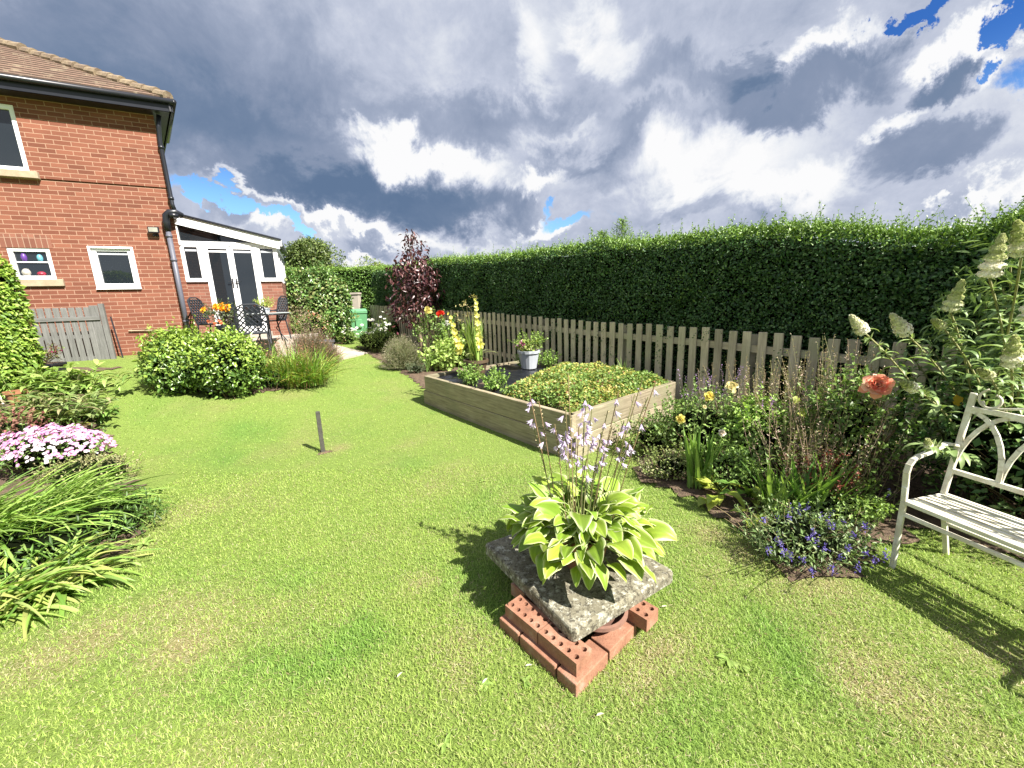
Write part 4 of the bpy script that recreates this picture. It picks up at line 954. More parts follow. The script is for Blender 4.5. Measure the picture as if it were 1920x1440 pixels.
# heathers and pink flowers farther back by the path
def twiggy(name, label, base, rad, n, stemc, tipc, r=.0035, tip=(.03, .010), seed=0, cat='plant', group=None, tips=3, leafc=None, spread=.3, el=1.0, tl=.3):
    base = np.array(base, float); h = thing(name, base, label, cat, group); rad = np.array(rad, float); fo = Fol(); th = rsph(n); th[:, 2] = np.abs(th[:, 2])*el+.12; th = norm(th)
    A_ = base+RNG.normal(size=(n, 3))*rad*[spread, spread, 0]*.5; B_ = base+th*rad*RNG.uniform(.72, 1.05, (n, 1)); stalks(fo, A_, B_, r, pal(stemc, n), 4, .06)
    if leafc is not None:
        for k in range(7):
            t = RNG.uniform(.15, .85, (n, 1)); P = A_+(B_-A_)*t+RNG.normal(size=(n, 3))*.01; kites(fo, P, norm(th*.6+rsph(n)), rsph(n), .03, .009, pal(leafc, n))
    fo.build('stems', M_LEAF, h); f2 = Fol()
    for k in range(tips):
        P = B_-th*rad*tl*(k/tips)+RNG.normal(size=(n, 3))*.012; kites(f2, P, norm(th+rsph(n)*.7), rsph(n), tip[0], tip[1], pal(tipc, n, .18))
    f2.build('seed_heads', M_LEAF, h); return h
def gz(p): p = np.array(p, float); p[2] = TN(p[0], p[1]); return p
twiggy('heather', 'brownish pink heather mass behind the grassy clump', gz(at(560, 705)+[-.15, 1.0, 0]), (.62, .5, .85), 900, [(.22, .18, .10)], [(.36, .22, .19), (.30, .17, .15), (.42, .30, .22)], leafc=[(.16, .2, .08), (.25, .25, .12)], seed=2)
twiggy('heather', 'low reddish brown heather beside the round tub', gz(at(592, 690)+[-.1, .7, 0]), (.40, .3, .46), 700, [(.26, .15, .10)], [(.34, .14, .12), (.28, .12, .10)], seed=3)
# tubs and pots
def pot(name, label, c, r, hh, mat, cat='pot', rim=.012, taper=.72, fill=True, n=28, group=None, soil=None):
    c = np.array(c, float); h = thing(name, c, label, cat, group); mb = MB()
    mb.lathe(c, [(0.001, .004), (r*taper, .0), (r*.97, hh-.035*hh/.2), (r+rim, hh-.034*hh/.2), (r+rim, hh), (r-.012, hh), (r*.93, hh*.86)], n); mb.build('pot', mat, h, smooth='auto')
    mb = MB(); mb.lathe(c, [(.001, hh*.90), (r*.93, hh*.86)], n); mb.build('compost', M_SOIL, h)
    return h
c = gz(at(605, 662)+[.0, .15, 0]); pot('plant_tub', 'round grey tub at the end of the path', c, .27, .34, M_GREYP, 'tub')
p = gz(at(600, 660)+[-.35, .45, 0])
h_, fo_ = mound('flowering_shrub', 'loose plant with dusty pink and orange flowers beside the leafy arch', p, (.50, .4, 1.05), 2600, [(.20, .32, .07), (.28, .38, .09), (.14, .24, .05)], (.055, .022), 21, 'shrub', lumps=4)
f = Fol(); n = 260; P, N = blobpts(n, p+Z3*.62, (.46, .36, .46), .25, 0, .2, 5); kites(f, P, norm(N+rsph(n)*.7), rsph(n), .05, .035, pal([(.62, .30, .30), (.70, .42, .38), (.55, .12, .06), (.75, .5, .42)], n)); tag(f.build('flowers', M_PETAL, h_), kind='stuff')

# leaf-covered arch beyond
b = gz(at(598, 650)+[-.25, .75, 0]); b[2] = TN(b[0], b[1])
mound('leafy_arch', 'dense climber covering an arch between the conservatory and the green bin', b, (1.10, .7, 2.35), 17000, [(.095, .19, .045), (.14, .26, .06), (.06, .13, .03), (.20, .32, .09), (.32, .34, .13)], (.105, .07), 8, 'climber', M_GLOSS, lumps=9, six=True, zc=.52)
b = gz([-7.9, 14.6, 0]); mound('shrub', 'light green shrub between the conservatory and the leafy arch', b, (1.0, .7, 2.5), 7000, [(.20, .33, .07), (.14, .25, .05)], (.09, .05), 18, 'shrub', lumps=5)
# wheelie bin
def bin_():
    d_ = ray(674, 600); c = CAMP+d_*(15.0/np.linalg.norm(d_[:2])); c[2] = TN(c[0], c[1])+.04; h = thing('wheelie_bin', c, 'pale green wheelie bin standing by the far end of the fence', 'bin'); ax = norm(np.array([.97, .25, 0])); ay = np.array([-ax[1], ax[0], 0])
    w0, d0, w1, d1, H = .22, .22, .29, .31, .94
    mb = MB(); vs = [c+ax*i*w+ay*j*d+Z3*z for (w, d, z) in ((w0, d0, .04), (w1, d1, H)) for i, j in ((-1, -1), (1, -1), (1, 1), (-1, 1))]
    mb.add(vs, [(0, 3, 2, 1), (4, 5, 6, 7), (0, 1, 5, 4), (1, 2, 6, 5), (2, 3, 7, 6), (3, 0, 4, 7)]); mb.obox(c+Z3*(H-.03), (ax, ay, Z3), (.305, .325, .03)); mb.obox(c-ay*.30+Z3*(.55), (ax, ay, Z3), (.10, .02, .14)); mb.build('body', M_BINP, h, bevel=.015, seg=2)
    mb = MB(); vs = [c+ax*i*.315+ay*j*.34+Z3*(H+.004) for i, j in ((-1, -1), (1, -1), (1, 1), (-1, 1))]+[c+ax*i*.24+ay*(j*.24+.03)+Z3*(H+.10) for i, j in ((-1, -1), (1, -1), (1, 1), (-1, 1))]
    mb.add(vs, [(0, 3, 2, 1), (4, 5, 6, 7), (0, 1, 5, 4), (1, 2, 6, 5), (2, 3, 7, 6), (3, 0, 4, 7)]); mb.build('lid', M_BINP, h, bevel=.012, seg=2)
    for sg in (-1, 1):
        mb = MB(); q = c+ax*.24*sg+ay*.26+Z3*.10; mb.tube([q-ax*.03, q+ax*.03], .10, 14); mb.build('wheel', M_CAST, h)
bin_()
def pale_post():
    c = gz(at(656, 640)+[-.0, 1.0, 0]); h = thing('gate_post', c, 'pale stone gate post showing between the leafy arch and the green bin', 'post'); mb = MB(); mb.box(c-[.13, .13, 0], c+[.13, .13, 1.55]); mb.build('shaft', M_PAVE, h, bevel=.01); mb = MB(); mb.box(c-[.16, .16, -1.55], c+[.16, .16, 1.62]); mb.build('cap', M_PAVE, h, bevel=.01)
pale_post()

# daisies: white flowers on leafy clumps
def daisies(name, label, base, rad, n, nf, seed, fl=.05, cols=None, fcols=((.80, .80, .76),), eye=(.6, .45, .05), cat='plant', group=None, lcol=None, leaf=(.06, .02), zl=.72, lumps=3, zf=(.75, 1.15)):
    h, fo = mound(name, label, base, (rad[0], rad[1], rad[2]*zl), n, lcol or [(.18, .30, .06), (.25, .38, .08), (.12, .22, .045)], leaf, seed, cat, lumps=lumps, group=group)
    f = Fol(); st = Fol(); an = RNG.uniform(0, 6.283, nf); rr = np.sqrt(RNG.random(nf)); P = np.array(base)+np.stack([rr*np.cos(an)*rad[0], rr*np.sin(an)*rad[1], rad[2]*RNG.uniform(*zf, nf)*(1-.35*rr**2)], 1)
    A_ = np.array(base)+(P-np.array(base))*[.5, .5, .4]; stalks(st, A_, P, .003, pal([(.2, .3, .08)], nf)); st.build('flower_stems', M_LEAF, h)
    for p in P:
        f = Fol()
        N = norm(np.array([RNG.normal()*.35+SUN_H[0]*.3, RNG.normal()*.35+SUN_H[1]*.5-.2, 1.])); a = norm(np.cross(N, [1, .2, 0])); c = np.cross(N, a); m = 11; t = np.arange(m)*6.283/m
        D = np.cos(t)[:, None]*a+np.sin(t)[:, None]*c; kites(f, p+D*.004, D, np.tile(N, (m, 1)), fl*RNG.uniform(.8, 1.1), fl*.34, pal(list(fcols), m, .05), .1, .6)
        m = 6; t = np.arange(m)*6.283/m; D = np.cos(t)[:, None]*a+np.sin(t)[:, None]*c; kites(f, p+N*.006, D, np.tile(N, (m, 1)), fl*.25, fl*.25, np.tile(eye, (m, 1)), .1, .6)
        f.build('flower', M_PETAL, h)
    return h
daisies('daisy_clump', 'tall daisy clump with many white flowers in front of the green bin', gz(at(690, 660)+[.0, .45, 0]), (.50, .4, .80), 2000, 34, 31, .055)
daisies('daisy_clump', 'daisy clump with white flowers against the fence, right of the green bin', gz(at(725, 655)+[.0, .9, 0]), (.55, .35, 1.15), 2000, 34, 32, .055)
daisies('white_flower_clump', 'low white-flowered clump at the foot of the leafy arch', gz(at(650, 648)+[-.05, .35, 0]), (.30, .25, .60), 900, 16, 33, .05)
mound('green_shrub', 'rounded yellow-green shrub on the border edge below the daisies', gz(at(702, 664)+[.1, .35, 0]), (.42, .35, .62), 2600, [(.22, .32, .07), (.28, .38, .1), (.15, .24, .05)], (.045, .018), 34, 'shrub')
# lavender
twiggy('lavender_bush', 'spiky beige-green lavender bush under the purple-leaved tree', gz(at(748, 698)+[.0, .35, 0]), (.50, .42, .78), 1300, [(.30, .31, .16), (.24, .27, .12)], [(.42, .38, .26), (.34, .32, .20), (.38, .30, .26)], leafc=[(.26, .32, .15), (.34, .36, .2)], seed=7, cat='shrub')
straps('iris_clump', 'few upright green blades between the lavender and the raised bed', gz(at(797, 700)+[.02, .1, 0]), 26, (.3, .55), (.012, .02), (1.2, 1.5), (.1, .6), [(.25, .36, .10), (.18, .30, .07)], .07)
mound('low_shrub', 'small grey-green shrub by the left corner of the raised bed', gz(at(778, 703)+[0, .12, 0]), (.16, .12, .2), 500, [(.12, .16, .09), (.18, .22, .12)], (.03, .015), 36, 'shrub', lumps=2)

# purple-leaved tree
def purple_tree():
    b = gz(at(791, 668)+[0, .0, 0]); k = 1
    H = HT(b, 430); b0 = b.copy(); h = thing('purple_plum_tree', b, 'small purple-leaved tree in the border by the fence', 'tree'); sc = math.hypot(b[0], b[1])/740.0*1.02
    mb = MB(); fk = b+Z3*HT(b, 612)+[-.0, 0, 0]
    mb.tube([b-Z3*.05, b+Z3*.4+[.01, 0, 0], fk], [.05, .045, .04], 8); lt = fk+np.array([-.38, .05, .62]); rtp = fk+np.array([.03, .02, .62])
    mb.tube([fk-Z3*.04, fk+np.array([-.16, 0, .22]), lt, lt+[.1, .05, .7]], [.034, .028, .022, .01], 7); mb.tube([fk-Z3*.04, fk+np.array([.05, 0, .25]), rtp, rtp+[-.05, .0, .9], rtp+[-.15, .02, H-HT(b, 612)-.9]], [.034, .03, .025, .015, .004], 7)
    crown = []
    for i, (px, py, rx, ry) in enumerate(((793, 472, 24, 30), (785, 500, 32, 32), (800, 520, 34, 34), (812, 548, 32, 34), (778, 545, 38, 34), (790, 578, 44, 24), (755, 574, 20, 22), (826, 572, 16, 22), (788, 444, 15, 14), (768, 512, 20, 26), (818, 522, 16, 22))):
        c = b+Z3*HT(b, py); c = c+norm(np.array([b[1], -b[0], 0]))*((px-791+(668-py)*.08*0)*sc); c = c+[0, RNG.normal()*.12, 0]; crown.append((c, np.array([rx*sc, rx*sc*.9, ry*sc])))
        a = fk+(c-fk)*.3; mb.tube([a+[0, 0, .1], c], [.012, .003], 5)
    mb.build('trunk', M_TRUNK, h, smooth=True); fo = Fol()
    for c, r in crown:
        m = int(190*(r[0]*r[2])/(sc*sc*900)); P, N = blobpts(m, c, r, .75, 0, .25, 3); D = norm(N*.45+RNG.normal(size=(m, 3))*.5-Z3*.75); U = norm(N+RNG.normal(size=(m, 3))*.5+Z3*.2)
        leaves6(fo, P, D, U, .12*RNG.uniform(.7, 1.2, m), .052*RNG.uniform(.7, 1.2, m), pal([(.050, .016, .022), (.080, .026, .030), (.030, .012, .016), (.13, .05, .045), (.17, .085, .085)], m, .25), .2)
    c = b+Z3*HT(b, 605); m = 60; P = c+RNG.normal(size=(m, 3))*[.35, .2, .12]; leaves6(fo, P, norm(RNG.normal(size=(m, 3))-Z3*.6), rsph(m), .11, .045, pal([(.12, .028, .042), (.16, .06, .06)], m))
    fo.build('crown', leafm('purple_leaf', .22, .35, .5, (1.2, .5, .5)), h)
purple_tree()
# ------------------------------------------------------------------ raised bed
BA, BB, BC, BD = [np.array([p[0], p[1], 0.]) for p in BEDP]; BH = .465
def raised_bed():
    h = thing('raised_bed', (BA+BC)/2, 'weathered timber raised bed, two boards high, filled with low plants', 'raised bed'); th = .062
    cor = [BA, BB, BC, BD]; cen = sum(cor)/4
    for lv, (z0, z1) in enumerate(((-.03, .228), (.232, BH))):
        for i in range(4):
            a, b = cor[i], cor[(i+1) % 4]; d = norm(b-a); nrm = np.array([-d[1], d[0], 0]); nrm = nrm if nrm@(cen-a) > 0 else -nrm
            e = th if (i+lv) % 2 else 0; f = 0 if (i+lv) % 2 else th
            a2 = a+d*(e+.0015); b2 = b-d*(f+.0015); wob = (.004 if lv else 0)
            mb = MB(); mb.obox((a2+b2)/2+nrm*(th/2+wob)+Z3*(z0+z1)/2, (d, nrm, Z3), (np.linalg.norm(b2-a2)/2, th/2, (z1-z0)/2)); r = i*3.1+lv*7.7
            mb.build('board', M_BOARD, h, bevel=.005, uv=lambda v, a=a, d=d, r=r: (float((np.array(v)-a)@d)+r, float(v[2])+r*.37+float((np.array(v)-a)@nrm)*.7))
    for a in (BA, BC, BD):
        mb = MB(); q = a+(cen-a)*.052; mb.box(q-[.03, .03, 0], q+[.03, .03, BH-.04]); mb.build('corner_post', M_BOARD, h, uv=lambda v: (float(v[2]), float(v[0])))
    # black edging seam on the near corner
    mb = MB(); P = [tuple((c+(cen-c)*.03)[:2]) for c in cor]; mb.prism(P, 0, .405); mb.build('soil_fill', M_SOIL, h)
    # polythene over the far third
    fo = MB(); n1, n2 = 26, 22; u = norm(BB-BA); v = norm(BD-BA); LA = np.linalg.norm(BB-BA); LD = np.linalg.norm(BD-BA)
    for i in range(n1):
        for j in range(n2):
            s = .07+(LA*.56-.07)*i/(n1-1); w = .06+(LD-.12)*j/(n2-1)
            z = .425+.022*float(fbm(np.array(s*1.0), np.array(w*1.2), 9, 3, 2))+.02*float(fbm(np.array(s), np.array(w), 22, 2, 7))
            fo.v.append(tuple(BA+u*s+v*w+Z3*z))
    for i in range(n1-1):
        for j in range(n2-1): fo.f.append((i*n2+j, (i+1)*n2+j, (i+1)*n2+j+1, i*n2+j+1))
    fo.build('liner', M_SHEET, h, smooth=True)
    return h
raised_bed()
ub = norm(BB-BA); vb = norm(BD-BA); LA = np.linalg.norm(BB-BA); LD = np.linalg.norm(BD-BA)
def bp(s, w, z=.43): return BA+ub*(s*LA)+vb*(w*LD)+Z3*z
def bed_plants():
    fo = Fol(); n = 26000; s = RNG.uniform(.26, .975, n); w = RNG.uniform(.04, .965, n); e = s+.55*(w-.35)*(w > .35)*-1*0
    ok = (s+.04*fbm(s*3, w*2, 4, 3, 2) > .60-.30*w); s, w = s[ok], w[ok]; n = len(s)
    hgt = .19+.06*fbm(s*3, w*2, 5, 3, 3); hgt = hgt*np.clip(np.minimum(np.minimum((.985-s)*9, (s-.56+.30*w)*7), np.minimum(w*10, (.985-w)*10)), .12, 1)
    P = BA+ub*(s*LA)[:, None]+vb*(w*LD)[:, None]; z = .42+hgt*RNG.random(n)**.5*1.05; P[:, 2] = z
    t = fbm(s*3.1, w*2.1, 2.6, 3, 1); yel = RNG.random(n) < np.clip(.34+.55*t, .05, .85)
    C = pal([(.20, .31, .07), (.27, .38, .10), (.14, .24, .055)], n, .18); C[yel] = pal([(.50, .49, .12), (.42, .44, .10), (.58, .50, .17), (.44, .36, .12)], n, .15)[yel]
    dead = RNG.random(n) < .04; C[dead] = pal([(.36, .17, .08), (.25, .14, .08)], n)[dead]
    D = norm(RNG.normal(size=(n, 3))*[1, 1, .4]+Z3*.25); leaves6(fo, P, D, norm(Z3+RNG.normal(size=(n, 3))*.45), .034*RNG.uniform(.7, 1.25, n), .026*RNG.uniform(.8, 1.2, n), C, .15)
    st = RNG.integers(0, n, 500); stalks(fo, P[st]*[1, 1, 0]+Z3*.41, P[st], .002, np.array([.25, .2, .1]))
    o = fo.build('geranium_carpet', M_LEAF); tag(o, 'carpet of low yellow-green leafy plants filling the near half of the raised bed', 'bedding plants', kind='stuff')
bed_plants()
for i, (s, w, r, k) in enumerate(((.33, .10, .10, 'small green seedling in the black sheet nearest the long front board'), (.50, .12, .13, 'small leafy seedling by the bed corner of the leafy carpet, pale green'), (.18, .80, .16, 'low strawberry-like plant at the back of the bed, left of the grey pot'), (.25, .93, .14, 'low strawberry-like plant at the back of the bed against the fence'))):
    b = bp(s, w, .435); mound('seedling', k, b, (r, r*.9, .14), 130, [(.28, .42, .10), (.20, .34, .07)], (.045, .034), 50+i, 'seedling', lumps=2, six=True, core=0, stems=3)
b = bp(.75, .90, .42); straps('sprig', 'thin green sprig standing at the back of the raised bed', b, 14, (.2, .38), (.008, .014), (1.2, 1.5), (.1, .4), [(.25, .38, .10)], .04)

# gladioli in a brown pot on the bed
def glad():
    c = ZP(894, 705, .44); c[2] = .44
    pot('brown_pot', 'brown plastic pot of yellow gladioli on the raised bed', c, .175, .26, M_BROWNPOT, rim=.018, taper=.68)
    b = c+Z3*.23; h = thing('gladiolus', b, 'tall yellow gladioli and upright blades growing from the brown pot', 'flowers'); fo = Fol(); n = 64; a = RNG.uniform(0, 6.28, n); P = b+np.stack([np.cos(a)*.10, np.sin(a)*.09, 0*a], 1)*RNG.random((n, 1))
    ribbons(fo, P, a, RNG.uniform(1.33, 1.54, n), RNG.uniform(.36, .74, n), RNG.uniform(.020, .034, n), pal([(.30, .42, .10), (.38, .48, .14), (.20, .34, .07)], n), 5, RNG.uniform(.0, .3, n), .3)
    a = RNG.uniform(0, 6.28, 8); ribbons(fo, np.repeat(b[None], 8, 0), a, 1.1, .42, .014, pal([(.42, .46, .2)], 8), 6, 1.5, .3)
    fl = Fol(); cc = norm(np.array([b[1], -b[0], 0])); sc = np.linalg.norm(b[:2])*1.0/740
    def spike(x0, y0, x1, y1, m, col, big):
        A_ = b+cc*((x0-893)*sc)+Z3*HT(b, y0); B_ = b+cc*((x1-893)*sc)+Z3*HT(b, y1); stalks(fo, np.array([b+cc*.02*np.sign(x0-893)]), A_[None], .006, np.array([.30, .42, .12])); stalks(fo, A_[None], B_[None], .005, np.array([.32, .42, .14]))
        for i in range(m):
            t = i/(m-1); p = A_+(B_-A_)*t; r = big*(1-.62*t); d0 = norm(np.array([-.45+.5*(i % 2), -.8, .25])+RNG.normal(size=3)*.15); e1 = norm(np.cross(d0, Z3)); e2 = np.cross(e1, d0); q = p+d0*.02
            k = 6; fl = Fol(); an = np.arange(k)*6.283/k+i; D = norm(np.cos(an)[:, None]*e1+np.sin(an)[:, None]*e2+d0*.75)
            leaves6(fl, np.repeat(q[None], k, 0), D, np.repeat(-d0[None], k, 0)+D*.2, r, r*.68, pal(col, k, .06), .1, -.12); fl.build('flower', M_PETAL, h)
    spike(866, 655, 850, 588, 11, [(.78, .72, .14), (.82, .78, .25)], .085); spike(902, 652, 899, 562, 15, [(.80, .78, .22), (.74, .74, .16), (.82, .80, .35)], .088)
    for (x, y) in ((872, 572), (880, 566), (862, 588), (884, 590), (870, 600), (888, 575), (897, 557)):
        B_ = b+cc*((x-893)*sc)+Z3*HT(b, y); stalks(fo, b[None], B_[None], .0035, np.array([.30, .30, .14]), 4, .03)
        m = 12; P = B_+RNG.normal(size=(m, 3))*[.035, .02, .012]; kites(fo, P, norm(rsph(m)+Z3*.2), np.tile(Z3, (m, 1)), .035, .018, pal([(.52, .42, .22), (.45, .33, .18), (.6, .55, .25)], m))
    fo.build('leaves', M_LEAF, h)
glad()
def whitepot():
    c = ZP(992, 690, .445); c[2] = .445; s = thing('grey_pot', c, 'pale grey fluted pot holding a small pink flower, on the raised bed', 'pot'); mb = MB(); n = 16; H = .30; prof = [(.001, .003), (.125, 0), (.172, H-.045), (.192, H-.045), (.192, H), (.165, H), (.155, H-.04)]
    for (r, z) in prof:
        for k in range(n):
            t = 2*math.pi*k/n; f = 1-.045*(k % 2)*(z < H-.04) ; mb.v.append(tuple(c+np.array([r*f*math.cos(t), r*f*math.sin(t), z])))
    for i in range(len(prof)-1):
        for k in range(n): mb.f.append((i*n+k, i*n+(k+1) % n, (i+1)*n+(k+1) % n, (i+1)*n+k))
    mb.build('pot', M_GREYPOT, s); mb = MB(); mb.lathe(c, [(.001, H-.02), (.156, H-.035)], 16); mb.build('compost', M_SOIL, s)
    h, fo = mound('pelargonium', 'small green plant with pink petals in the pale grey pot', c+Z3*(H-.03), (.20, .17, .21), 420, [(.30, .42, .10), (.22, .34, .08), (.45, .48, .15)], (.045, .035), 61, 'flowers', six=True, core=0, lumps=3, stems=3)
    f = Fol(); P = c+Z3*(H+.09)+[-.12, -.06, 0]+RNG.normal(size=(30, 3))*.032; kites(f, P, rsph(30), rsph(30), .045, .036, pal([(.68, .22, .42), (.75, .40, .55), (.5, .1, .28)], 30)); P = c+Z3*(H+.01)+RNG.normal(size=(20, 3))*[.06, .05, .006]; kites(f, P, rsph(20), np.tile(Z3, (20, 1)), .03, .022, pal([(.75, .45, .55)], 20)); f.build('flowers', M_PETAL, h)
whitepot()
def trough():
    c = gz(at(825, 668)+[.1, .35, 0]); h = thing('white_trough', c, 'white rectangular trough planter near the fence behind the raised bed', 'planter'); ax = norm(np.array([.85, -.5, 0])); ay = np.array([-ax[1], ax[0], 0]); z = HT(c, 645)
    mb = MB(); w, d, t = .34, .17, .03
    for s in (-1, 1): mb.obox(c+ay*s*(d-t/2)+Z3*z/2, (ax, ay, Z3), (w, t/2, z/2)); mb.obox(c+ax*s*(w-t/2)+Z3*z/2, (ay, ax, Z3), (d-t-.001, t/2, z/2-.001))
    mb.obox(c+Z3*.06, (ax, ay, Z3), (w-t-.002, d-t-.002, .04)); mb.build('trough', M_WHITE, h, bevel=.004); mb = MB(); mb.obox(c+Z3*(z-.04), (ax, ay, Z3), (w-t-.004, d-t-.004, .01)); mb.build('compost', M_SOIL, h)
    mound('seedling', 'low reddish and yellow seedlings in the white trough', c+Z3*(z-.04), (.26, .12, .16), 160, [(.40, .20, .14), (.38, .42, .08), (.3, .16, .12)], (.05, .03), 62, 'seedling', core=0, lumps=2, stems=3)
trough()
LIME = [(.36, .50, .12), (.44, .56, .18), (.28, .42, .09)]
mound('lime_plant', 'lime-green leafy plant at the left back corner of the raised bed', gz(at(818, 700)+[.1, .30, 0]), (.28, .22, .40), 520, LIME, (.11, .075), 63, 'plant', six=True, lumps=4, core=.5)
mound('lime_plant', 'taller lime-green plant between the white trough and the gladioli pot', gz(at(852, 700)+[.0, .75, 0]), (.30, .24, .62), 700, LIME, (.11, .075), 64, 'plant', six=True, lumps=4, core=.5)
mound('low_shrub', 'dull reddish foliage behind the gladioli pot', gz(at(912, 690)+[.15, .9, 0]), (.22, .2, .62), 500, [(.16, .07, .05), (.12, .10, .05)], (.05, .025), 65, 'shrub', lumps=2)
# yellow and red blooms by the tree
def bloom(fo, c, N, r, cols, seed=0, layers=6, m0=6, cup=.9):
    """a double rose-like bloom"""
    N = norm(np.array(N, float)); a = norm(np.cross(N, [.3, 1, .2])); b = np.cross(N, a)
    for L in range(layers):
        m = m0+ (2 if L > 0 else 0)+(L % 2); t = np.arange(m)*6.283/m+L*.7+RNG.normal(size=m)*.15; k = 1-L/(layers+.3); el = ((1-k)*1.3+.10+RNG.normal(size=m)*.14)[:, None]
        D = (np.cos(t)[:, None]*a+np.sin(t)[:, None]*b)*np.cos(el)+N*np.sin(el); U = N*np.cos(el)-(np.cos(t)[:, None]*a+np.sin(t)[:, None]*b)*np.sin(el)
        leaves6(fo, np.repeat(c[None], m, 0)+D*r*.06, D, U, r*(.45+.55*k)*RNG.uniform(.82, 1.1, m), r*(.42+.30*k)*RNG.uniform(.85, 1.15, m), pal(cols, m, .12), .22, -.2 if L else .3, wp=(.4, .85), wf=(.9, .95))
def rose_thing(name, label, base, items, leafn, rad, seed, cols=None, cat='rose bush', leafc=None, z0=0, leaf=(.05, .034), lumps=5, core=.6):
    h, fo = mound(name, label, base, rad, leafn, leafc or [(.16, .26, .06), (.22, .34, .09), (.10, .18, .045), (.30, .40, .12)], leaf, seed, cat, M_LEAF, lumps=lumps, six=True, core=core, lift=z0, shoots=70)
    st = Fol()
    for (p, r, cl, N) in items:
        f = Fol(); bloom(f, p, N, r, cl); f.build('bloom', M_PETAL, h); q = p-norm(np.array(N, float))*.012; stalks(st, (np.array(base)+Z3*.15)[None], q[None], .004, np.array([.18, .26, .08]), 5, .06)
    st.build('flower_stems', M_LEAF, h); return h
def above(b, px, py, sc_=1.0):
    """point at the same distance as b that shows at this pixel of the photograph"""
    d = ray(px, py); k = math.hypot(b[0], b[1])*sc_/math.hypot(d[0], d[1]); return CAMP+d*k
bb = fpt(5.9, -.55); bb[2] = TN(bb[0], bb[1])
rose_thing('rose_bush', 'rose bush by the fence with one red and one yellow bloom beside the purple tree', bb, [(above(bb, 826, 589), .10, [(.72, .05, .02), (.62, .04, .02)], (-.3, -1, .3)), (above(bb, 802, 582), .10, [(.80, .72, .22), (.7, .66, .3)], (-.2, -1, .3)), (above(bb, 837, 606), .07, [(.75, .76, .72)], (-.2, -1, .3))], 420, (.45, .2, 1.15), 66, lumps=3, core=0, leaf=(.07, .045))

# ------------------------------------------------------------------ right-hand border
CREAM = [(.82, .78, .46), (.85, .82, .58), (.80, .70, .34)]; YEL = [(.84, .76, .24), (.82, .72, .20)]
b = gz([1.78, 3.55, 0]); fac = (-.35, -.9, .5)
rose_thing('rose_bush', 'rose bush with pale yellow blooms beside the right corner of the raised bed', b, [(above(b, 1330, 743, .93), .046, YEL, fac), (above(b, 1372, 725, .93), .052, CREAM, fac), (above(b, 1276, 786, .90), .042, YEL, (-.6, -.8, .2)), (above(b, 1354, 812, .86), .030, [(.8, .74, .62)], fac), (above(b, 1321, 763, .92), .020, CREAM, fac)], 1900, (.46, .30, .66), 71, lumps=6, core=.5, leaf=(.036, .022))
b = gz([2.55, 2.85, 0])
rose_thing('rose_bush', 'rose bush carrying one large coral-pink bloom, beside the white bench', b, [(above(b, 1643, 722, .93), .092, [(.95, .42, .28), (.95, .52, .38), (.93, .33, .26), (.96, .62, .48)], (-.5, -.85, .35))], 2400, (.34, .30, .95), 72, lumps=5, core=.5, leaf=(.042, .026))
mound('mint_clump', 'fresh light green leafy clump in the middle of the border', gz([2.12, 3.25, 0]), (.32, .22, .70), 2600, [(.30, .47, .10), (.40, .56, .15), (.22, .36, .08)], (.042, .026), 73, 'plant', lumps=5, core=.6, six=True)
mound('low_shrub', 'dark green filler foliage at the foot of the fence in the border', gz([2.75, 3.35, 0]), (.70, .30, .50), 3200, [(.16, .26, .07), (.22, .33, .10), (.12, .2, .06)], (.036, .020), 74, 'shrub', lumps=6, core=.7)
mound('low_shrub', 'dark glossy foliage behind the bench and below the white buddleia', gz([3.35, 2.35, 0]), (.60, .68, 1.0), 6500, DG+[(.10, .17, .05), (.16, .24, .07), (.22, .30, .11)], (.05, .026), 75, 'shrub', M_LEAF, lumps=8, core=.70)
mound('ground_cover', 'light green ground cover filling the front of the border behind the blue flowers', gz([2.12, 2.45, 0]), (.42, .20, .22), 2200, [(.24, .38, .08), (.33, .45, .13), (.18, .29, .07)], (.034, .018), 78, 'plant', lumps=5, core=.5)
mound('ground_cover', 'small leafy plants between the two clumps of upright blades', gz([1.72, 3.0, 0]), (.26, .18, .34), 1500, [(.26, .41, .10), (.35, .50, .14), (.18, .30, .08)], (.036, .020), 79, 'plant', lumps=4, core=.4)
mound('ground_cover', 'low mixed green ground cover along the raised bed end', gz([1.45, 3.75, 0]), (.42, .24, .36), 2000, [(.16, .26, .06), (.24, .34, .09), (.30, .36, .12)], (.032, .022), 76, 'plant', lumps=5, core=.5)
mound('ground_cover', 'creeping plant with tiny pale leaves on the border edge near the flat stone pillar', gz([1.38, 3.20, 0]), (.30, .20, .24), 1500, [(.24, .32, .09), (.34, .40, .14), (.16, .22, .07), (.55, .5, .3)], (.022, .016), 77, 'plant', lumps=4, core=.5)
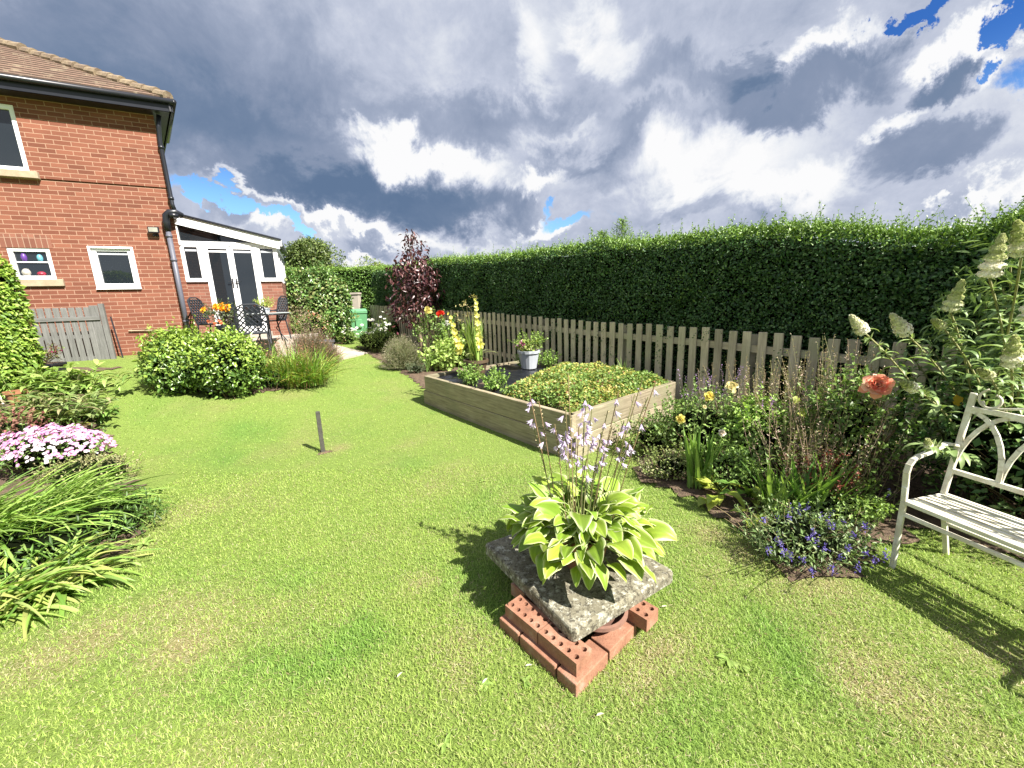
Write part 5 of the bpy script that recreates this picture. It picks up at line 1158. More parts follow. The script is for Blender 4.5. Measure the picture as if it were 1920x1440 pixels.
# dried flower spires
DRYC = [(.40, .31, .20), (.48, .38, .25), (.30, .24, .14), (.34, .34, .16)]
def spires(name, label, base, n, hh, spread, cols, seed, floret=.016, dens=26, lean=.12, leafc=((.20, .28, .08),), tipc=None, cat='plant', topfrac=.55, sr=.003, group=None):
    base = np.array(base, float); h = thing(name, base, label, cat, group); st = Fol(); f = Fol()
    A_ = base+RNG.normal(size=(n, 3))*[spread[0]*.5, spread[1]*.5, 0]; A_[:, 2] = base[2]; H = RNG.uniform(hh[0], hh[1], n); B_ = A_+np.stack([RNG.normal(size=n)*lean*H+(A_[:, 0]-base[0])*.5, RNG.normal(size=n)*lean*H*.7+(A_[:, 1]-base[1])*.5, H], 1)
    stalks(st, A_, B_, sr, pal(cols, n, .1), 5, .03, .5)
    for k in range(dens):
        t = 1-topfrac*(k/dens)+RNG.normal(size=n)*.01; P = A_+(B_-A_)*t[:, None]; D = norm(rsph(n)*[1, 1, .4]+Z3*.5); w = (.6+.8*(1-t)/topfrac)[:, None]
        kites(f, P, D, rsph(n), floret*w[:, 0]*1.5, floret*.6*w[:, 0], pal(cols, n, .2))
    if tipc is not None:
        for k in range(8): P = A_+(B_-A_)*(1-.16*k/8); kites(f, P, norm(rsph(n)+Z3*.3), rsph(n), floret*1.6, floret, pal(tipc, n))
    for k in range(12):
        t = RNG.uniform(.05, .6, (n, 1)); P = A_+(B_-A_)*t; kites(f, P, norm(rsph(n)*[1, 1, .3]+Z3*.3), np.tile(Z3, (n, 1)), .045, .012, pal(list(leafc), n))
    st.build('stems', M_LEAF, h); f.build('seed_heads', M_LEAF, h); return h
spires('dried_spires', 'cluster of dry brown flower spires standing before the fence, left group', gz([2.22, 3.42, 0]), 44, (.72, 1.02), (.26, .16), DRYC, 1, .018)
spires('dried_spires', 'two taller dry stalks before the fence, in the middle', gz([2.46, 3.28, 0]), 22, (.85, 1.08), (.14, .08), DRYC+[(.28, .36, .14)], 2, .020)
spires('dried_spires', 'tallest dry pinkish spires, right group beneath the leftmost buddleia flower', gz([2.62, 3.0, 0]), 60, (.80, 1.22), (.20, .14), [(.42, .30, .24), (.46, .36, .26), (.34, .28, .16), (.25, .30, .12)], 3, .020)
spires('lavender', 'thin purplish lavender wands between the raised bed and the yellow roses', gz([2.12, 4.15, 0]), 46, (.50, .80), (.30, .16), [(.26, .24, .18), (.30, .24, .28), (.22, .26, .12)], 4, .012, tipc=[(.36, .22, .46), (.30, .2, .4)], sr=.0018)
spires('erigeron', 'airy plant of tiny pinkish seed heads below the coral rose', gz([2.30, 2.72, 0]), 120, (.45, .86), (.34, .20), [(.42, .30, .24), (.36, .26, .18), (.24, .26, .10), (.52, .40, .32)], 5, .016, lean=.16, topfrac=.8)
spires('lavender', 'faded purple spires in front of the dry stalks', gz([2.35, 3.3, 0]), 20, (.5, .74), (.2, .1), [(.3, .26, .2), (.36, .26, .34)], 6, .014, tipc=[(.45, .26, .55)])
mound('red_plant', 'dark red-leaved plant low down beside the upright blades', gz([2.22, 2.66, 0]), (.20, .2, .38), 1100, [(.22, .06, .045), (.30, .10, .07), (.13, .05, .035), (.30, .18, .10)], (.035, .018), 81, 'plant', lumps=3, core=.5)
def blades(name, label, c, n, L, W_, sx, sy, seed, cols, el=(1.25, 1.54), dr=(.0, .35), azb=None, grp=None):
    return straps(name, label, c, n, L, W_, el, dr, cols, 1.0, 'plant', 5, spreadxy=(sx, sy), fold=.22, group=grp)
IR = [(.16, .30, .055), (.24, .40, .08), (.10, .21, .04), (.32, .46, .12)]
blades('iris_clump', 'narrow clump of tall green blades left of the dark gap in the border', gz([1.50, 2.98, 0]), 40, (.36, .60), (.022, .034), .11, .05, 1, IR)
blades('iris_clump', 'broad clump of upright green blades behind the blue flowers', gz([1.98, 2.52, 0]), 80, (.30, .56), (.020, .036), .27, .08, 2, IR, el=(1.0, 1.5))
# big soft leaves at the border edge
def bigleaves(name, label, base, n, L, W_, cols, seed, el=(.1, .7), group=None, rad=.04, droop=(.5, 1.2), edge=None, cat='plant'):
    base = np.array(base, float); h = thing(name, base, label, cat, group); fo = Fol(); a = RNG.uniform(0, 6.283, n); P = base+np.stack([np.cos(a)*rad, np.sin(a)*rad, .02+0*a], 1); S_ = RNG.uniform(.05, .14, n)
    tipP = P+np.stack([np.sin(a)*S_, np.cos(a)*S_, RNG.uniform(.02, .10, n)], 1); stalks(fo, P, tipP, .004, pal([cols[0]], n))
    C = pal(cols, n, .1); ribbons(fo, tipP, a, RNG.uniform(*el, n), RNG.uniform(*L, n), RNG.uniform(*W_, n), C, 7, RNG.uniform(*droop, n), .16, prof=lambda t: np.maximum(.03, np.sin(min(1, t*1.0)**.62*math.pi))**.8, Ce=C if edge is None else np.broadcast_to(edge, C.shape), wave=.25)
    fo.build('leaves', M_HOSTA, h); return h
LY = [(.40, .47, .07), (.46, .52, .10), (.33, .42, .06)]
bigleaves('lime_leaved_plant', 'bright yellow-green floppy leaves on the border edge, nearer the raised bed', gz([1.58, 2.80, 0]), 12, (.10, .17), (.07, .10), LY, 1)
bigleaves('lime_leaved_plant', 'yellow-green floppy leaves beside the blue flowers', gz([1.66, 2.50, 0]), 9, (.10, .15), (.06, .09), [(.34, .42, .06), (.26, .36, .05)], 2)
bigleaves('green_leaved_plant', 'mid-green pointed leaves between the two clumps of blades', gz([1.82, 2.80, 0]), 18, (.14, .22), (.05, .08), [(.14, .27, .05), (.20, .34, .07)], 3, el=(.3, 1.0))
# climbing bean-like plant with pale leaves
def vine():
    b = gz([2.05, 3.0, 0]); h = thing('vine', b, 'thin upright vine with a few large yellow-green leaves in mid border', 'plant'); fo = Fol(); top = above(b, 1497, 735); stalks(fo, b[None], top[None], .004, np.array([.3, .25, .1]), 5, .02)
    for (x, y, L) in ((1493, 742, .07), (1500, 765, .08), (1488, 772, .07), (1506, 805, .10), (1492, 808, .09), (1520, 830, .11), (1482, 838, .11), (1475, 845, .09), (1508, 835, .08)):
        p = above(b, x, y); leaves6(fo, p[None], norm(np.array([[RNG.normal()*.7, -.4, -.6]])), norm(np.array([[-.2, -.7, .6]])), L, L*.7, pal([(.42, .46, .06), (.36, .42, .07)], 1), .12)
    fo.build('leaves', M_LEAF, h)
vine()
# blue veronica clump
def veronica():
    b = gz([1.70, 2.10, 0]); h, fo = mound('veronica', 'low clump with small violet-blue flower heads at the front edge of the border', b, (.33, .27, .25), 2400, [(.17, .27, .09), (.24, .34, .13), (.32, .38, .17), (.10, .16, .06)], (.032, .011), 83, 'flowers', lumps=6, core=.6)
    st = Fol(); fl = Fol()
    for (x, y) in ((1500, 952), (1513, 950), (1458, 975), (1497, 962), (1485, 955), (1478, 972), (1560, 962), (1553, 975), (1582, 980), (1560, 990), (1620, 988), (1525, 1000), (1515, 1010), (1530, 1015), (1545, 1030), (1464, 1020), (1457, 1010), (1482, 1045), (1505, 1050), (1560, 1070), (1522, 1072), (1622, 1040), (1640, 1050), (1668, 925), (1660, 1045), (1432, 975), (1590, 1030), (1440, 1030), (1470, 1035), (1600, 1005), (1575, 1045), (1540, 970), (1608, 1065)):
        p = G(x, y); q = b+(p-b)*.55; k = RNG.uniform(.55, .95); dd = CAMP-p; p = p+dd*(.31*k/CH); q[2] = TN(*q[:2])
        stalks(st, q[None], p[None], .003, np.array([.34, .32, .16]), 4, .03); m = 20; fl = Fol(); P = p+RNG.normal(size=(m, 3))*[.006, .006, .012]; kites(fl, P, rsph(m), rsph(m), .014, .008, pal([(.12, .09, .40), (.20, .15, .52), (.08, .06, .28), (.26, .22, .5)], m)); fl.build('flower_head', M_PETAL, h)
    n = 40; A_ = b+RNG.normal(size=(n, 3))*[.14, .1, 0]; B_ = A_+np.stack([RNG.normal(size=n)*.14-.04, RNG.normal(size=n)*.12, RNG.uniform(.12, .3, n)], 1); stalks(st, A_, B_, .0022, pal([(.45, .36, .2), (.35, .3, .14)], n), 4, .06)
    st.build('flower_stems', M_LEAF, h)
veronica()

# white buddleia: arching stems with long leaf pairs, cone-shaped panicles
def buddleia():
    b = gz([3.55, 2.75, 0]); h = thing('buddleia', b, 'tall white-flowered buddleia leaning over the bench from the right', 'shrub'); st = Fol(); lv = Fol()
    PAN = [(1607, 607, 3.35, .16, (-.75, 0, .7), 1), (1685, 607, 3.3, .175, (-.75, 0, .7), 1), (1793, 555, 3.35, .17, (.05, 0, 1), .35), (1867, 480, 3.3, .21, (-.05, 0, 1), .9), (1912, 446, 3.2, .18, (-.5, 0, .8), .6), (1900, 658, 2.95, .15, (-.3, 0, 1), .7), (1702, 722, 2.95, .11, (-.6, 0, .3), .9), (1758, 606, 3.3, .09, (-.8, 0, .4), .3), (1846, 700, 3.0, .09, (-.8, 0, .4), .45), (1740, 831, 2.85, .05, (-.3, 0, .6), .9), (1950, 560, 3.0, .2, (0, 0, 1), .8), (1985, 500, 3.1, .2, (.2, 0, 1), .8)]
    rng = np.random.default_rng(3)
    ends = []
    for i, (x, y, dist, L, dr, w) in enumerate(PAN):
        d = ray(x, y); p = CAMP+d*(dist/np.linalg.norm(d[:2])); dr = norm(np.array(dr, float)+[0, -.15, 0]); p0 = p-dr*L*.5
        f = Fol(); m = int(1900*(L/.2)**1.5); t = RNG.random(m)**.85; r = (.24*L*(1-t)**.75*np.minimum(1, .55+t*4)+.004)*(.85+.25*np.sin(t*30)); a = RNG.uniform(0, 6.283, m); e1 = norm(np.cross(dr, [0, 1, .1])); e2 = np.cross(e1, dr)
        rad = np.cos(a)[:, None]*e1+np.sin(a)[:, None]*e2; P = p0+dr*(t*L)[:, None]+rad*(r*RNG.uniform(.8, 1, m))[:, None]; tn = norm(np.cross(rad, dr)*RNG.normal(size=(m, 1))+dr*RNG.normal(size=(m, 1)))
        tt = (t > .45)[:, None]*1.0*(1 if w < .95 else .55); cw = pal([(.95, .93, .82), (.92, .90, .74), (.96, .95, .90)], m, .03); cg = pal([(.56, .60, .28), (.66, .68, .38), (.45, .52, .2)], m, .1); mixv = np.clip((1-w)+tt*.8, 0, 1)
        C = cw*(1-mixv)+cg*mixv; kites(f, P-tn*.007, norm(tn+rad*.35), norm(rad+rsph(m)*.35), .016, .013, C, .1); f.build('panicle', M_PETAL, h); ends.append((p0, dr, L))
    extra = [above(np.array([3.4, 2.9, 0]), x, y) for x, y in ((1700, 660), (1740, 650), (1770, 620), (1800, 640), (1830, 600), (1850, 560), (1880, 540), (1900, 600), (1760, 700), (1660, 650), (1830, 660), (1870, 640), (1895, 500), (1720, 740), (1790, 690), (1915, 720), (1860, 730))]
    for e in extra: ends.append((e, norm(np.array([-.3+.3*rng.normal(), -.1, 1])), 0))
    for (e, dr, L) in ends:
        s = b+np.array([rng.normal()*.12, rng.normal()*.12, 0]); mid = (s+e)/2+np.array([.15, .05, .15]); pts = []
        for t in np.linspace(0, 1, 11): pts.append((1-t)**2*s+2*t*(1-t)*mid+t*t*e)
        pts = np.array(pts); stalks(st, pts[:-1], pts[1:], .0065, np.array([.34, .34, .16]), 1, 0, .95)
        for i in range(3, 11):
            for q in (0, .5):
                p = pts[i]+(pts[max(i-1, 0)]-pts[i])*q; dd = norm(pts[i]-pts[i-1]); k = 2; an = rng.uniform(0, 3.14)+np.arange(k)*3.1416; e1 = norm(np.cross(dd, [.2, 1, .1])); e2 = np.cross(e1, dd); az_ = np.cos(an)[:, None]*e1+np.sin(an)[:, None]*e2
                dirh = norm(az_+dd*.5); azm = np.arctan2(dirh[:, 0], dirh[:, 1]); LL = rng.uniform(.09, .17, k)*(1-.3*(i > 8))
                C = pal([(.22, .33, .11), (.30, .42, .15), (.15, .24, .08), (.36, .47, .20)], k); ribbons(lv, np.repeat(p[None], k, 0), azm, rng.uniform(.3, .9, k), LL, LL*.26, C, 5, rng.uniform(1.0, 1.9, k), .2, prof=lambda t: np.maximum(.05, np.sin(min(1., t)**.8*math.pi))**.8)
                if L and i >= 9:
                    m = 6; D = norm(rsph(m)+Z3*.2); kites(lv, np.repeat(p[None], m, 0), D, rsph(m), .05, .012, pal([(.28, .36, .14)], m))
    # yellowed leaf
    p = above(np.array([2.9, 2.6, 0]), 1793, 740); leaves6(lv, p[None], norm(np.array([[.1, -.2, -.8]])), norm(np.array([[-.4, -.9, .2]])), .085, .06, np.array([[.62, .42, .04]]), .1)
    # leafy mass behind
    P, N = blobpts(3400, (3.85, 2.5, 1.25), (.72, .8, 1.0), .5, 0, .2, 4); m = len(P); kites(lv, P, norm(N*.3+rsph(m)*.7-Z3*.2), norm(N+Z3*.4), .11, .030, pal([(.18, .28, .09), (.25, .36, .13), (.11, .19, .06)], m))
    st.build('stems', M_LEAF, h); lv.build('leaves', M_LEAF, h)
buddleia()
# unseen shrub, added and shaped to shade the lawn in front of the bench
mound('shrub', 'added leafy shrub outside the right edge, placed to shade the lawn by the bench', gz([3.95, -.05, 0]), (.85, 1.05, 1.32), 9000, [(.10, .18, .05), (.15, .24, .07)], (.10, .055), 90, 'shrub', lumps=7, core=.6)

# ------------------------------------------------------------------ bench
def bench():
    l = norm(np.array([.235, -.972, 0])); w = np.array([-l[1], l[0], 0]); FL = np.array([2.125, 1.965, 0]); h = thing('garden_bench', FL+l*.55+w*.2, 'ivory painted metal garden bench with arched back, at the right edge', 'bench')
    BL = 1.12; sh = .41; D = .315
    def P(a, b, z): return FL+l*a+w*b+Z3*z
    def leg(a):
        mb = MB(); mb.tube([P(a, .035, 0), P(a, .0, sh), P(a, -.012, .52), P(a, .005, .60), P(a, .06, .645), P(a, .20, .66), P(a, D+.045, .70)], .0155, 8)
        return mb.build('arm_and_front_leg', M_BENCH, h, smooth=True)
    def sq(pts, s, up=None, name='bar', sub=None):
        mb = MB()
        for p, q in zip(pts[:-1], pts[1:]):
            d = norm(q-p); mb.bar(p-d*s*.3, q+d*s*.3, s, s*.7, up=l if up is None else up)
        return mb
    for a in (0, BL):
        mb = MB(); pts = [P(a, -.004, -.005), P(a, -.008, sh), P(a, -.018, .50)]; arc = [P(a, -.018, .50), P(a, -.028, .58), P(a, -.020, .622), P(a, .002, .650), P(a, .035, .664), P(a, .12, .680), P(a, .235, .712), P(a, .265, .708), P(a, D+.015, .69)]
        for p, q in zip(pts[:-1], pts[1:]): mb.bar(p, q, .025, .020, up=w)
        mb.build('front_leg', M_BENCH, h, bevel=.003)
        mb = MB()
        for p, q in zip(arc[:-1], arc[1:]):
            d = norm(q-p); mb.bar(p-d*.005, q+d*.006, .028, .013, up=norm(np.cross(d, l)))
        mb.build('armrest', M_BENCH, h, bevel=.002)
        mb = MB(); mb.bar(P(a, D+.11, -.005), P(a, D-.02, sh-.02), .024, .020, up=w); mb.bar(P(a, D-.025, sh-.03), P(a, D+.055, .985), .025, .020, up=w); mb.build('back_leg', M_BENCH, h, bevel=.003)
        mb = MB(); mb.bar(P(a, .0, sh-.012), P(a, D, sh-.012), .024, .02); mb.build('seat_side', M_BENCH, h, bevel=.002)
    bz = lambda z: D-.018+(z-sh)*(.072/.57)
    mb = MB(); mb.bar(P(.012, -.008, sh), P(BL-.012, -.008, sh), .030, .022); mb.build('seat_front_rail', M_BENCH, h, bevel=.002)
    mb = MB()
    for k in range(8): b = .030+k*.037; mb.bar(P(.015, b, sh+.004), P(BL-.015, b, sh+.004), .021, .006)
    for a in (.40, .78): mb.bar(P(a, .02, sh-.010), P(a, D-.02, sh-.010), .030, .012)
    mb.build('seat', M_BENCH, h)
    mb = MB(); mb.bar(P(.0, -.004, .335), P(BL, -.004, .335), .020, .018); mb.build('stretcher', M_BENCH, h, bevel=.002)
    mb = MB(); mb.bar(P(.0, D+.035, .22), P(BL, D+.035, .22), .020, .018); mb.build('stretcher', M_BENCH, h, bevel=.002)
    zl, zt = .548, .90
    for z in (zl, zt): mb = MB(); mb.bar(P(.0, bz(z), z), P(BL, bz(z), z), .022, .026); mb.build('back_rail', M_BENCH, h, bevel=.002)
    # interlaced gothic arches
    def flat(pts, name, s=.020, t=.010):
        mb = MB(); nb_ = norm(np.cross(l, norm(P(0, bz(zt), zt)-P(0, bz(zl), zl))))
        for p, q in zip(pts[:-1], pts[1:]):
            d = norm(q-p); mb.bar(p-d*.003, q+d*.003, t, s, up=norm(np.cross(d, nb_)))
        mb.build(name, M_BENCH, h)
    nA = 6; step = BL/nA
    for i in range(nA+1):
        for sg in (-1, 1):
            a0 = i*step; a1 = a0+sg*step
            if a1 < -.01 or a1 > BL+.01: continue
            pts = []
            for t in np.linspace(0, math.pi/2, 9): a = a0+(a1-a0)*(1-math.cos(t)); z = zl+(zt-zl-.01)*math.sin(t); pts.append(P(a, bz(z)+.004*sg, z))
            flat(pts, 'back_arch')
    # scrolled top
    for sg, a0 in ((1, 0.02), (-1, BL-.02)):
        pts = []
        for t in np.linspace(0, 1, 26):
            th = -1.2+t*5.6; r = .050*(1-.55*t)+.006; c = np.array([.055, zt+.062]); pts.append((c[0]+r*math.cos(math.pi-th+.0), c[1]+r*math.sin(-(math.pi-th))*-1*-1))
        pts = pts[::-1]
        tail = [(.07+.40*t, zt+.02+.085*math.sin(t*math.pi/2)**1.3) for t in np.linspace(0, 1, 12)]
        path = [P(a0+sg*(a-.0), bz(z), z) for a, z in pts]+[]
        mb = MB(); mb.tube(path, .006, 6); mb.tube([P(a0+sg*a, bz(z), z) for a, z in [(.02, zt+.05), (.04, zt+.015)]+tail], .006, 6); mb.build('scroll', M_BENCH, h, smooth=True)
        mb = MB(); sp = []
        for t in np.linspace(0, 1, 22): th = t*5.2; r = .038*(1-.5*t); sp.append(P(a0+sg*(.34+r*math.cos(th+2.2)), bz(zt), zt+.05+r*math.sin(th+2.2)))
        mb.tube(sp, .006, 6); mb.build('scroll', M_BENCH, h, smooth=True)
bench()

# ------------------------------------------------------------------ brick stack, slab and hosta
sL = ZP(907, 1018, .19)*[1, 1, 0]; sF = ZP(1075, 1184, .19)*[1, 1, 0]; sR = ZP(1266, 1070, .19)*[1, 1, 0]; sB = sL+sR-sF+np.array([-.03, -.06, 0])
bu = norm(sF-sL); bv = norm(sR-sF)    # bu: towards the camera-right corner; bv: towards the right
bu = norm(np.array([.66, -.751, 0])); bv = np.array([.751, .66, 0])
BF = np.array([.215, 1.275, 0])       # front corner of the bottom course
def brick(c, along, z0, label, holes=True, tilt=0, size=(.215, .102, .065), frog=False):
    al = norm(np.array(along, float)); ac = np.array([-al[1], al[0], 0]); L, Wd, H = size; c = np.array(c, float)
    o = MB(); nx, ny = (5, 2) if holes else (0, 0); me_v = []
    if holes:
        # top face with real round cavities
        mb = o; hx = [(-.5+(i+.5)/nx)*L*.90 for i in range(nx)]; hy = [-.024, .024]; R_ = .0125; K = 8; cellx = L/nx
        def pt(x, y, z): return c+al*x+ac*y+Z3*(z0+z)
        base = mb.add([pt(x, y, z) for z in (0, H) for x, y in ((-L/2, -Wd/2), (L/2, -Wd/2), (L/2, Wd/2), (-L/2, Wd/2))], [(0, 3, 2, 1), (0, 1, 5, 4), (1, 2, 6, 5), (2, 3, 7, 6), (3, 0, 4, 7)])
        xs = [-L/2+i*cellx for i in range(nx+1)]; ys = [-Wd/2, 0, Wd/2]
        for i in range(nx):
            for j in range(2):
                cx = (xs[i]+xs[i+1])/2; cy = (ys[j]+ys[j+1])/2; ring = [pt(cx+R_*math.cos(t), cy+R_*math.sin(t), H) for t in np.arange(K)*2*math.pi/K+math.pi/K]; low = [q-Z3*.045 for q in ring]
                sqp = []
                for t in np.arange(K)*2*math.pi/K+math.pi/K:
                    ux, uy = math.cos(t), math.sin(t); k = min((cellx/2)/abs(ux) if abs(ux) > 1e-6 else 9, (Wd/4)/abs(uy) if abs(uy) > 1e-6 else 9); sqp.append(pt(cx+ux*k, cy+uy*k, H))
                # corners so the cell fills
                b0 = len(mb.v); mb.v += [tuple(q) for q in sqp+ring+low]
                for q in range(K): mb.f.append((b0+q, b0+(q+1) % K, b0+K+(q+1) % K, b0+K+q)); mb.f.append((b0+K+q, b0+K+(q+1) % K, b0+2*K+(q+1) % K, b0+2*K+q))
                mb.f.append(tuple(b0+2*K+q for q in range(K)))
                cs = [(xs[i], ys[j]), (xs[i+1], ys[j]), (xs[i+1], ys[j+1]), (xs[i], ys[j+1])]
                for (x, y) in cs:
                    dists = [np.linalg.norm(np.array(q)-pt(x, y, H)) for q in sqp]; o2 = np.argsort(dists)[:2]; b1 = len(mb.v); mb.v += [tuple(pt(x, y, H)), tuple(sqp[o2[0]]), tuple(sqp[o2[1]])]; mb.f.append((b1, b1+1, b1+2))
    else: o.obox(c+Z3*(z0+H/2), (al, ac, Z3), (L/2, Wd/2, H/2))
    b = o.build('brick', M_LBRICK); tag(b, label, 'brick', 'bricks of the stack under the stone slab')
    if not holes:
        m = b.modifiers.new('bevel', 'BEVEL'); m.width = .004; m.segments = 2
    return b
def stack():
    t = .1075; w = .051; z1 = .0665
    P = lambda a, b: BF-bu*a+bv*b       # a: back along the left row, b: along the right row
    brick(P(.055, .1075), bv, -.006, 'lower brick at the front corner of the stack, lit end pointing at the camera', False)
    brick(P(.055, .335), bv, -.006, 'lower brick in the right row, second from the front corner', False)
    brick(P(.225, .051), bu, -.006, 'lower brick in the shaded left row, next to the corner brick', False)
    brick(P(.410, .051), bu, -.006, 'lower broken brick at the far end of the shaded left row', False, size=(.135, .102, .065))
    brick(P(.42, .215), bv, -.006, 'lower brick hidden at the back of the stack', False)
    brick(P(.17, .40), bu, -.006, 'lower brick at the right end of the stack', False)
    P2 = lambda a, b: P(a+.040, b+.016)
    brick(P2(.092, .062), bu, .060, 'upper brick with holes at the front, sticking out beyond the slab corner', True)
    brick(P2(.312, .060), bu, .060, 'upper brick with holes in the left row behind the front one', True)
    brick(P2(.46, .235), bv, .060, 'upper perforated brick hidden at the back of the stack', True)
    brick(ZP(1185, 1128, .125)*[1, 1, 0], bu, .060, 'upper brick with a hole showing at the right end, beside the clay saucer', True)
    # upturned clay saucer filling the gap
    c = ZP(1118, 1150, .075); c[2] = .068; h = thing('clay_saucer', c, 'reddish clay saucer wedged between the bricks under the slab', 'saucer'); mb = MB(); mb.lathe(c, [(.001, .0), (.095, .0), (.135, .036), (.146, .040), (.146, .058), (.132, .058), (.123, .042), (.088, .012), (.001, .010)], 40); mb.build('dish', plain('weathered_clay', (.34, .17, .12), .85, .2, 14, .3, c2=(.20, .11, .085)), h, smooth='auto')
    # slab with rounded, worn corners
    cor = [sL, sF, sR, sB]; mb = MB(); pts = []
    for i in range(4):
        a = cor[i-1]; p = cor[i]; n = cor[(i+1) % 4]; r = .028
        p1 = p+norm(a-p)*r; p2 = p+norm(n-p)*r
        for t in np.linspace(0, 1, 5): pts.append((1-t)**2*p1+2*t*(1-t)*p+t*t*p2)
    n = len(pts); zb, zt = .1295, .191
    ins = sum(cor)/4; rows = []
    for (k, z) in ((.0, zb), (.0, zt-.014), (.006, zt-.004), (.016, zt)):
        rows.append([p+norm(ins-p)*k+Z3*(z+RNG.normal()*.0006) for p in pts])
    for r_ in rows: mb.v += [tuple(map(float, q)) for q in r_]
    for i in range(len(rows)-1):
        for j in range(n): mb.f.append((i*n+j, i*n+(j+1) % n, (i+1)*n+(j+1) % n, (i+1)*n+j))
    mb.f.append(tuple(range(n))[::-1]); mb.f.append(tuple((len(rows)-1)*n+j for j in range(n)))
    o = mb.build('stone_slab', M_SLAB); tag(o, 'lichened square concrete slab resting on bricks, under the hosta pot', 'slab')
stack()
def hosta():
    c = np.array([.345, 1.86, .1915]); pot('terracotta_pot', 'terracotta pot of the hosta on the stone slab', c, .135, .17, M_TERRA, taper=.76)
    b = c+Z3*.155; h = thing('hosta', b, 'variegated hosta with cream-edged lime leaves and lilac flower stems, in the foreground', 'plant'); lv = Fol(); stf = Fol(); n = 205
    a = (np.arange(n)*2.39996+RNG.normal(size=n)*.2) % 6.283; tier = np.linspace(0, 1, n)**1.25   # 0 outer/low .. 1 inner/high
    elp = .12+1.12*tier**1.15+RNG.normal(size=n)*.10; Lp = (.18+.14*RNG.random(n))*(1-.35*tier); dirp = np.stack([np.sin(a)*np.cos(elp), np.cos(a)*np.cos(elp), np.sin(elp)], 1)
    A_ = b+np.stack([np.sin(a), np.cos(a), 0*a], 1)*.05; B_ = A_+dirp*Lp[:, None]; stalks(stf, A_, B_, .0035, pal([(.40, .52, .16)], n), 4, .02, .8)
    L = RNG.uniform(.10, .168, n)*(1-.15*tier); Wd = L*RNG.uniform(.58, .78, n); el0 = elp*.45+.20+RNG.normal(size=n)*.34; dr = RNG.uniform(.5, 1.5, n)
    C = pal([(.27, .42, .045), (.34, .50, .065), (.20, .34, .035), (.33, .45, .05)], n, .12); Ce = pal([(.62, .66, .34), (.70, .72, .44)], n, .06)
    # seven columns so that the pale margin is a narrow band
    K = 9; U_ = np.array([-1, -.91, -.68, -.45, -.22, 0, .22, .45, .68, .91, 1.]); azm = a+RNG.normal(size=n)*.18
    H = np.stack([np.sin(azm), np.cos(azm), 0*azm], 1); Sd = np.stack([np.cos(azm), -np.sin(azm), 0*azm], 1); p = B_.copy(); rows = []; cols = []; roll = RNG.normal(size=n)*.42; ph = RNG.uniform(0, 6.28, n)
    for k in range(K+1):
        t = k/K; el = el0-dr*t**1.2; d = H*np.cos(el)[:, None]+Z3*np.sin(el)[:, None]
        if k: p = p+d*(L/K)[:, None]
        N = norm(np.cross(Sd, d)); S2 = Sd*np.cos(roll)[:, None]+N*np.sin(roll)[:, None]; N2 = N*np.cos(roll)[:, None]-Sd*np.sin(roll)[:, None]
        w = (Wd/2*max(.02, (math.sin(min(1, t*.97+.03)**.58*math.pi))**.75 if t < .97 else .03))
        r = []
        for ui, u in enumerate(U_):
            hgt = (.38*abs(u)-.20*u*u)*w+np.sin(t*11+ph+u*2)*w*.13*u*u+(.026*w*(1 if ui % 2 else -1))
            r.append(p+S2*(w*u)[:, None]+N2*hgt[:, None])
        rows.append(np.stack(r, 1)); cols.append(np.stack([Ce, Ce*.6+C*.4, C, C*.86, C*1.04, C*.84, C*1.04, C*.86, C, Ce*.6+C*.4, Ce], 1))
    V = np.stack(rows, 1).reshape(-1, 3); Cc = np.stack(cols, 1).reshape(-1, 3); m = len(U_); bi = (np.arange(n)*(K+1)*m)[:, None]; Q = [bi+[k*m+j, k*m+j+1, (k+1)*m+j+1, (k+1)*m+j] for k in range(K) for j in range(m-1)]
    # leaves may not sink through the slab
    lv.put(V, Cc, np.concatenate(Q, 0)); lo = lv.build('leaves', M_HOSTA, h); lo.data.polygons.foreach_set('use_smooth', [True]*len(lo.data.polygons))
    # flower scapes with nodding lilac bells
    stf.build('leaf_stalks', M_LEAF, h)
    SC = [(992, 735, .8), (1010, 752, .6), (1040, 795, 1.0), (1058, 812, 1.0), (1098, 745, 1.0), (1110, 765, .9), (1085, 800, .9), (1128, 810, .8), (1060, 760, .3), (1180, 830, .9), (1205, 710, .4), (1230, 715, .3), (1160, 735, .2), (1190, 740, .2), (1100, 860, 1.0), (1095, 790, .7), (1140, 770, .4), (1215, 745, .2), (1000, 800, .3), (1075, 820, .5), (1148, 800, .4), (1170, 790, .3), (1130, 850, .6), (1065, 700, .1)]
    for i, (x, y, f) in enumerate(SC):
        stf = Fol(); fl = Fol()
        dd = b+np.array([(x-1110)/740*.9*2, (RNG.random()-.4)*.25, 0]); A0 = b+np.array([(x-1110)*.0012, RNG.uniform(-.08, .12), .04]); tp = above(np.array([dd[0], c[1]+RNG.uniform(-.08, .14), 0]), x, y); B1 = tp
        q = [A0+(B1-A0)*t+np.array([0, 0, .03])*math.sin(t*3.14) for t in np.linspace(0, 1, 7)]; q = np.array(q); stalks(stf, q[:-1], q[1:], .0028, pal([(.34, .34, .14), (.26, .26, .12), (.36, .24, .14)], 1), 1, 0, .96)
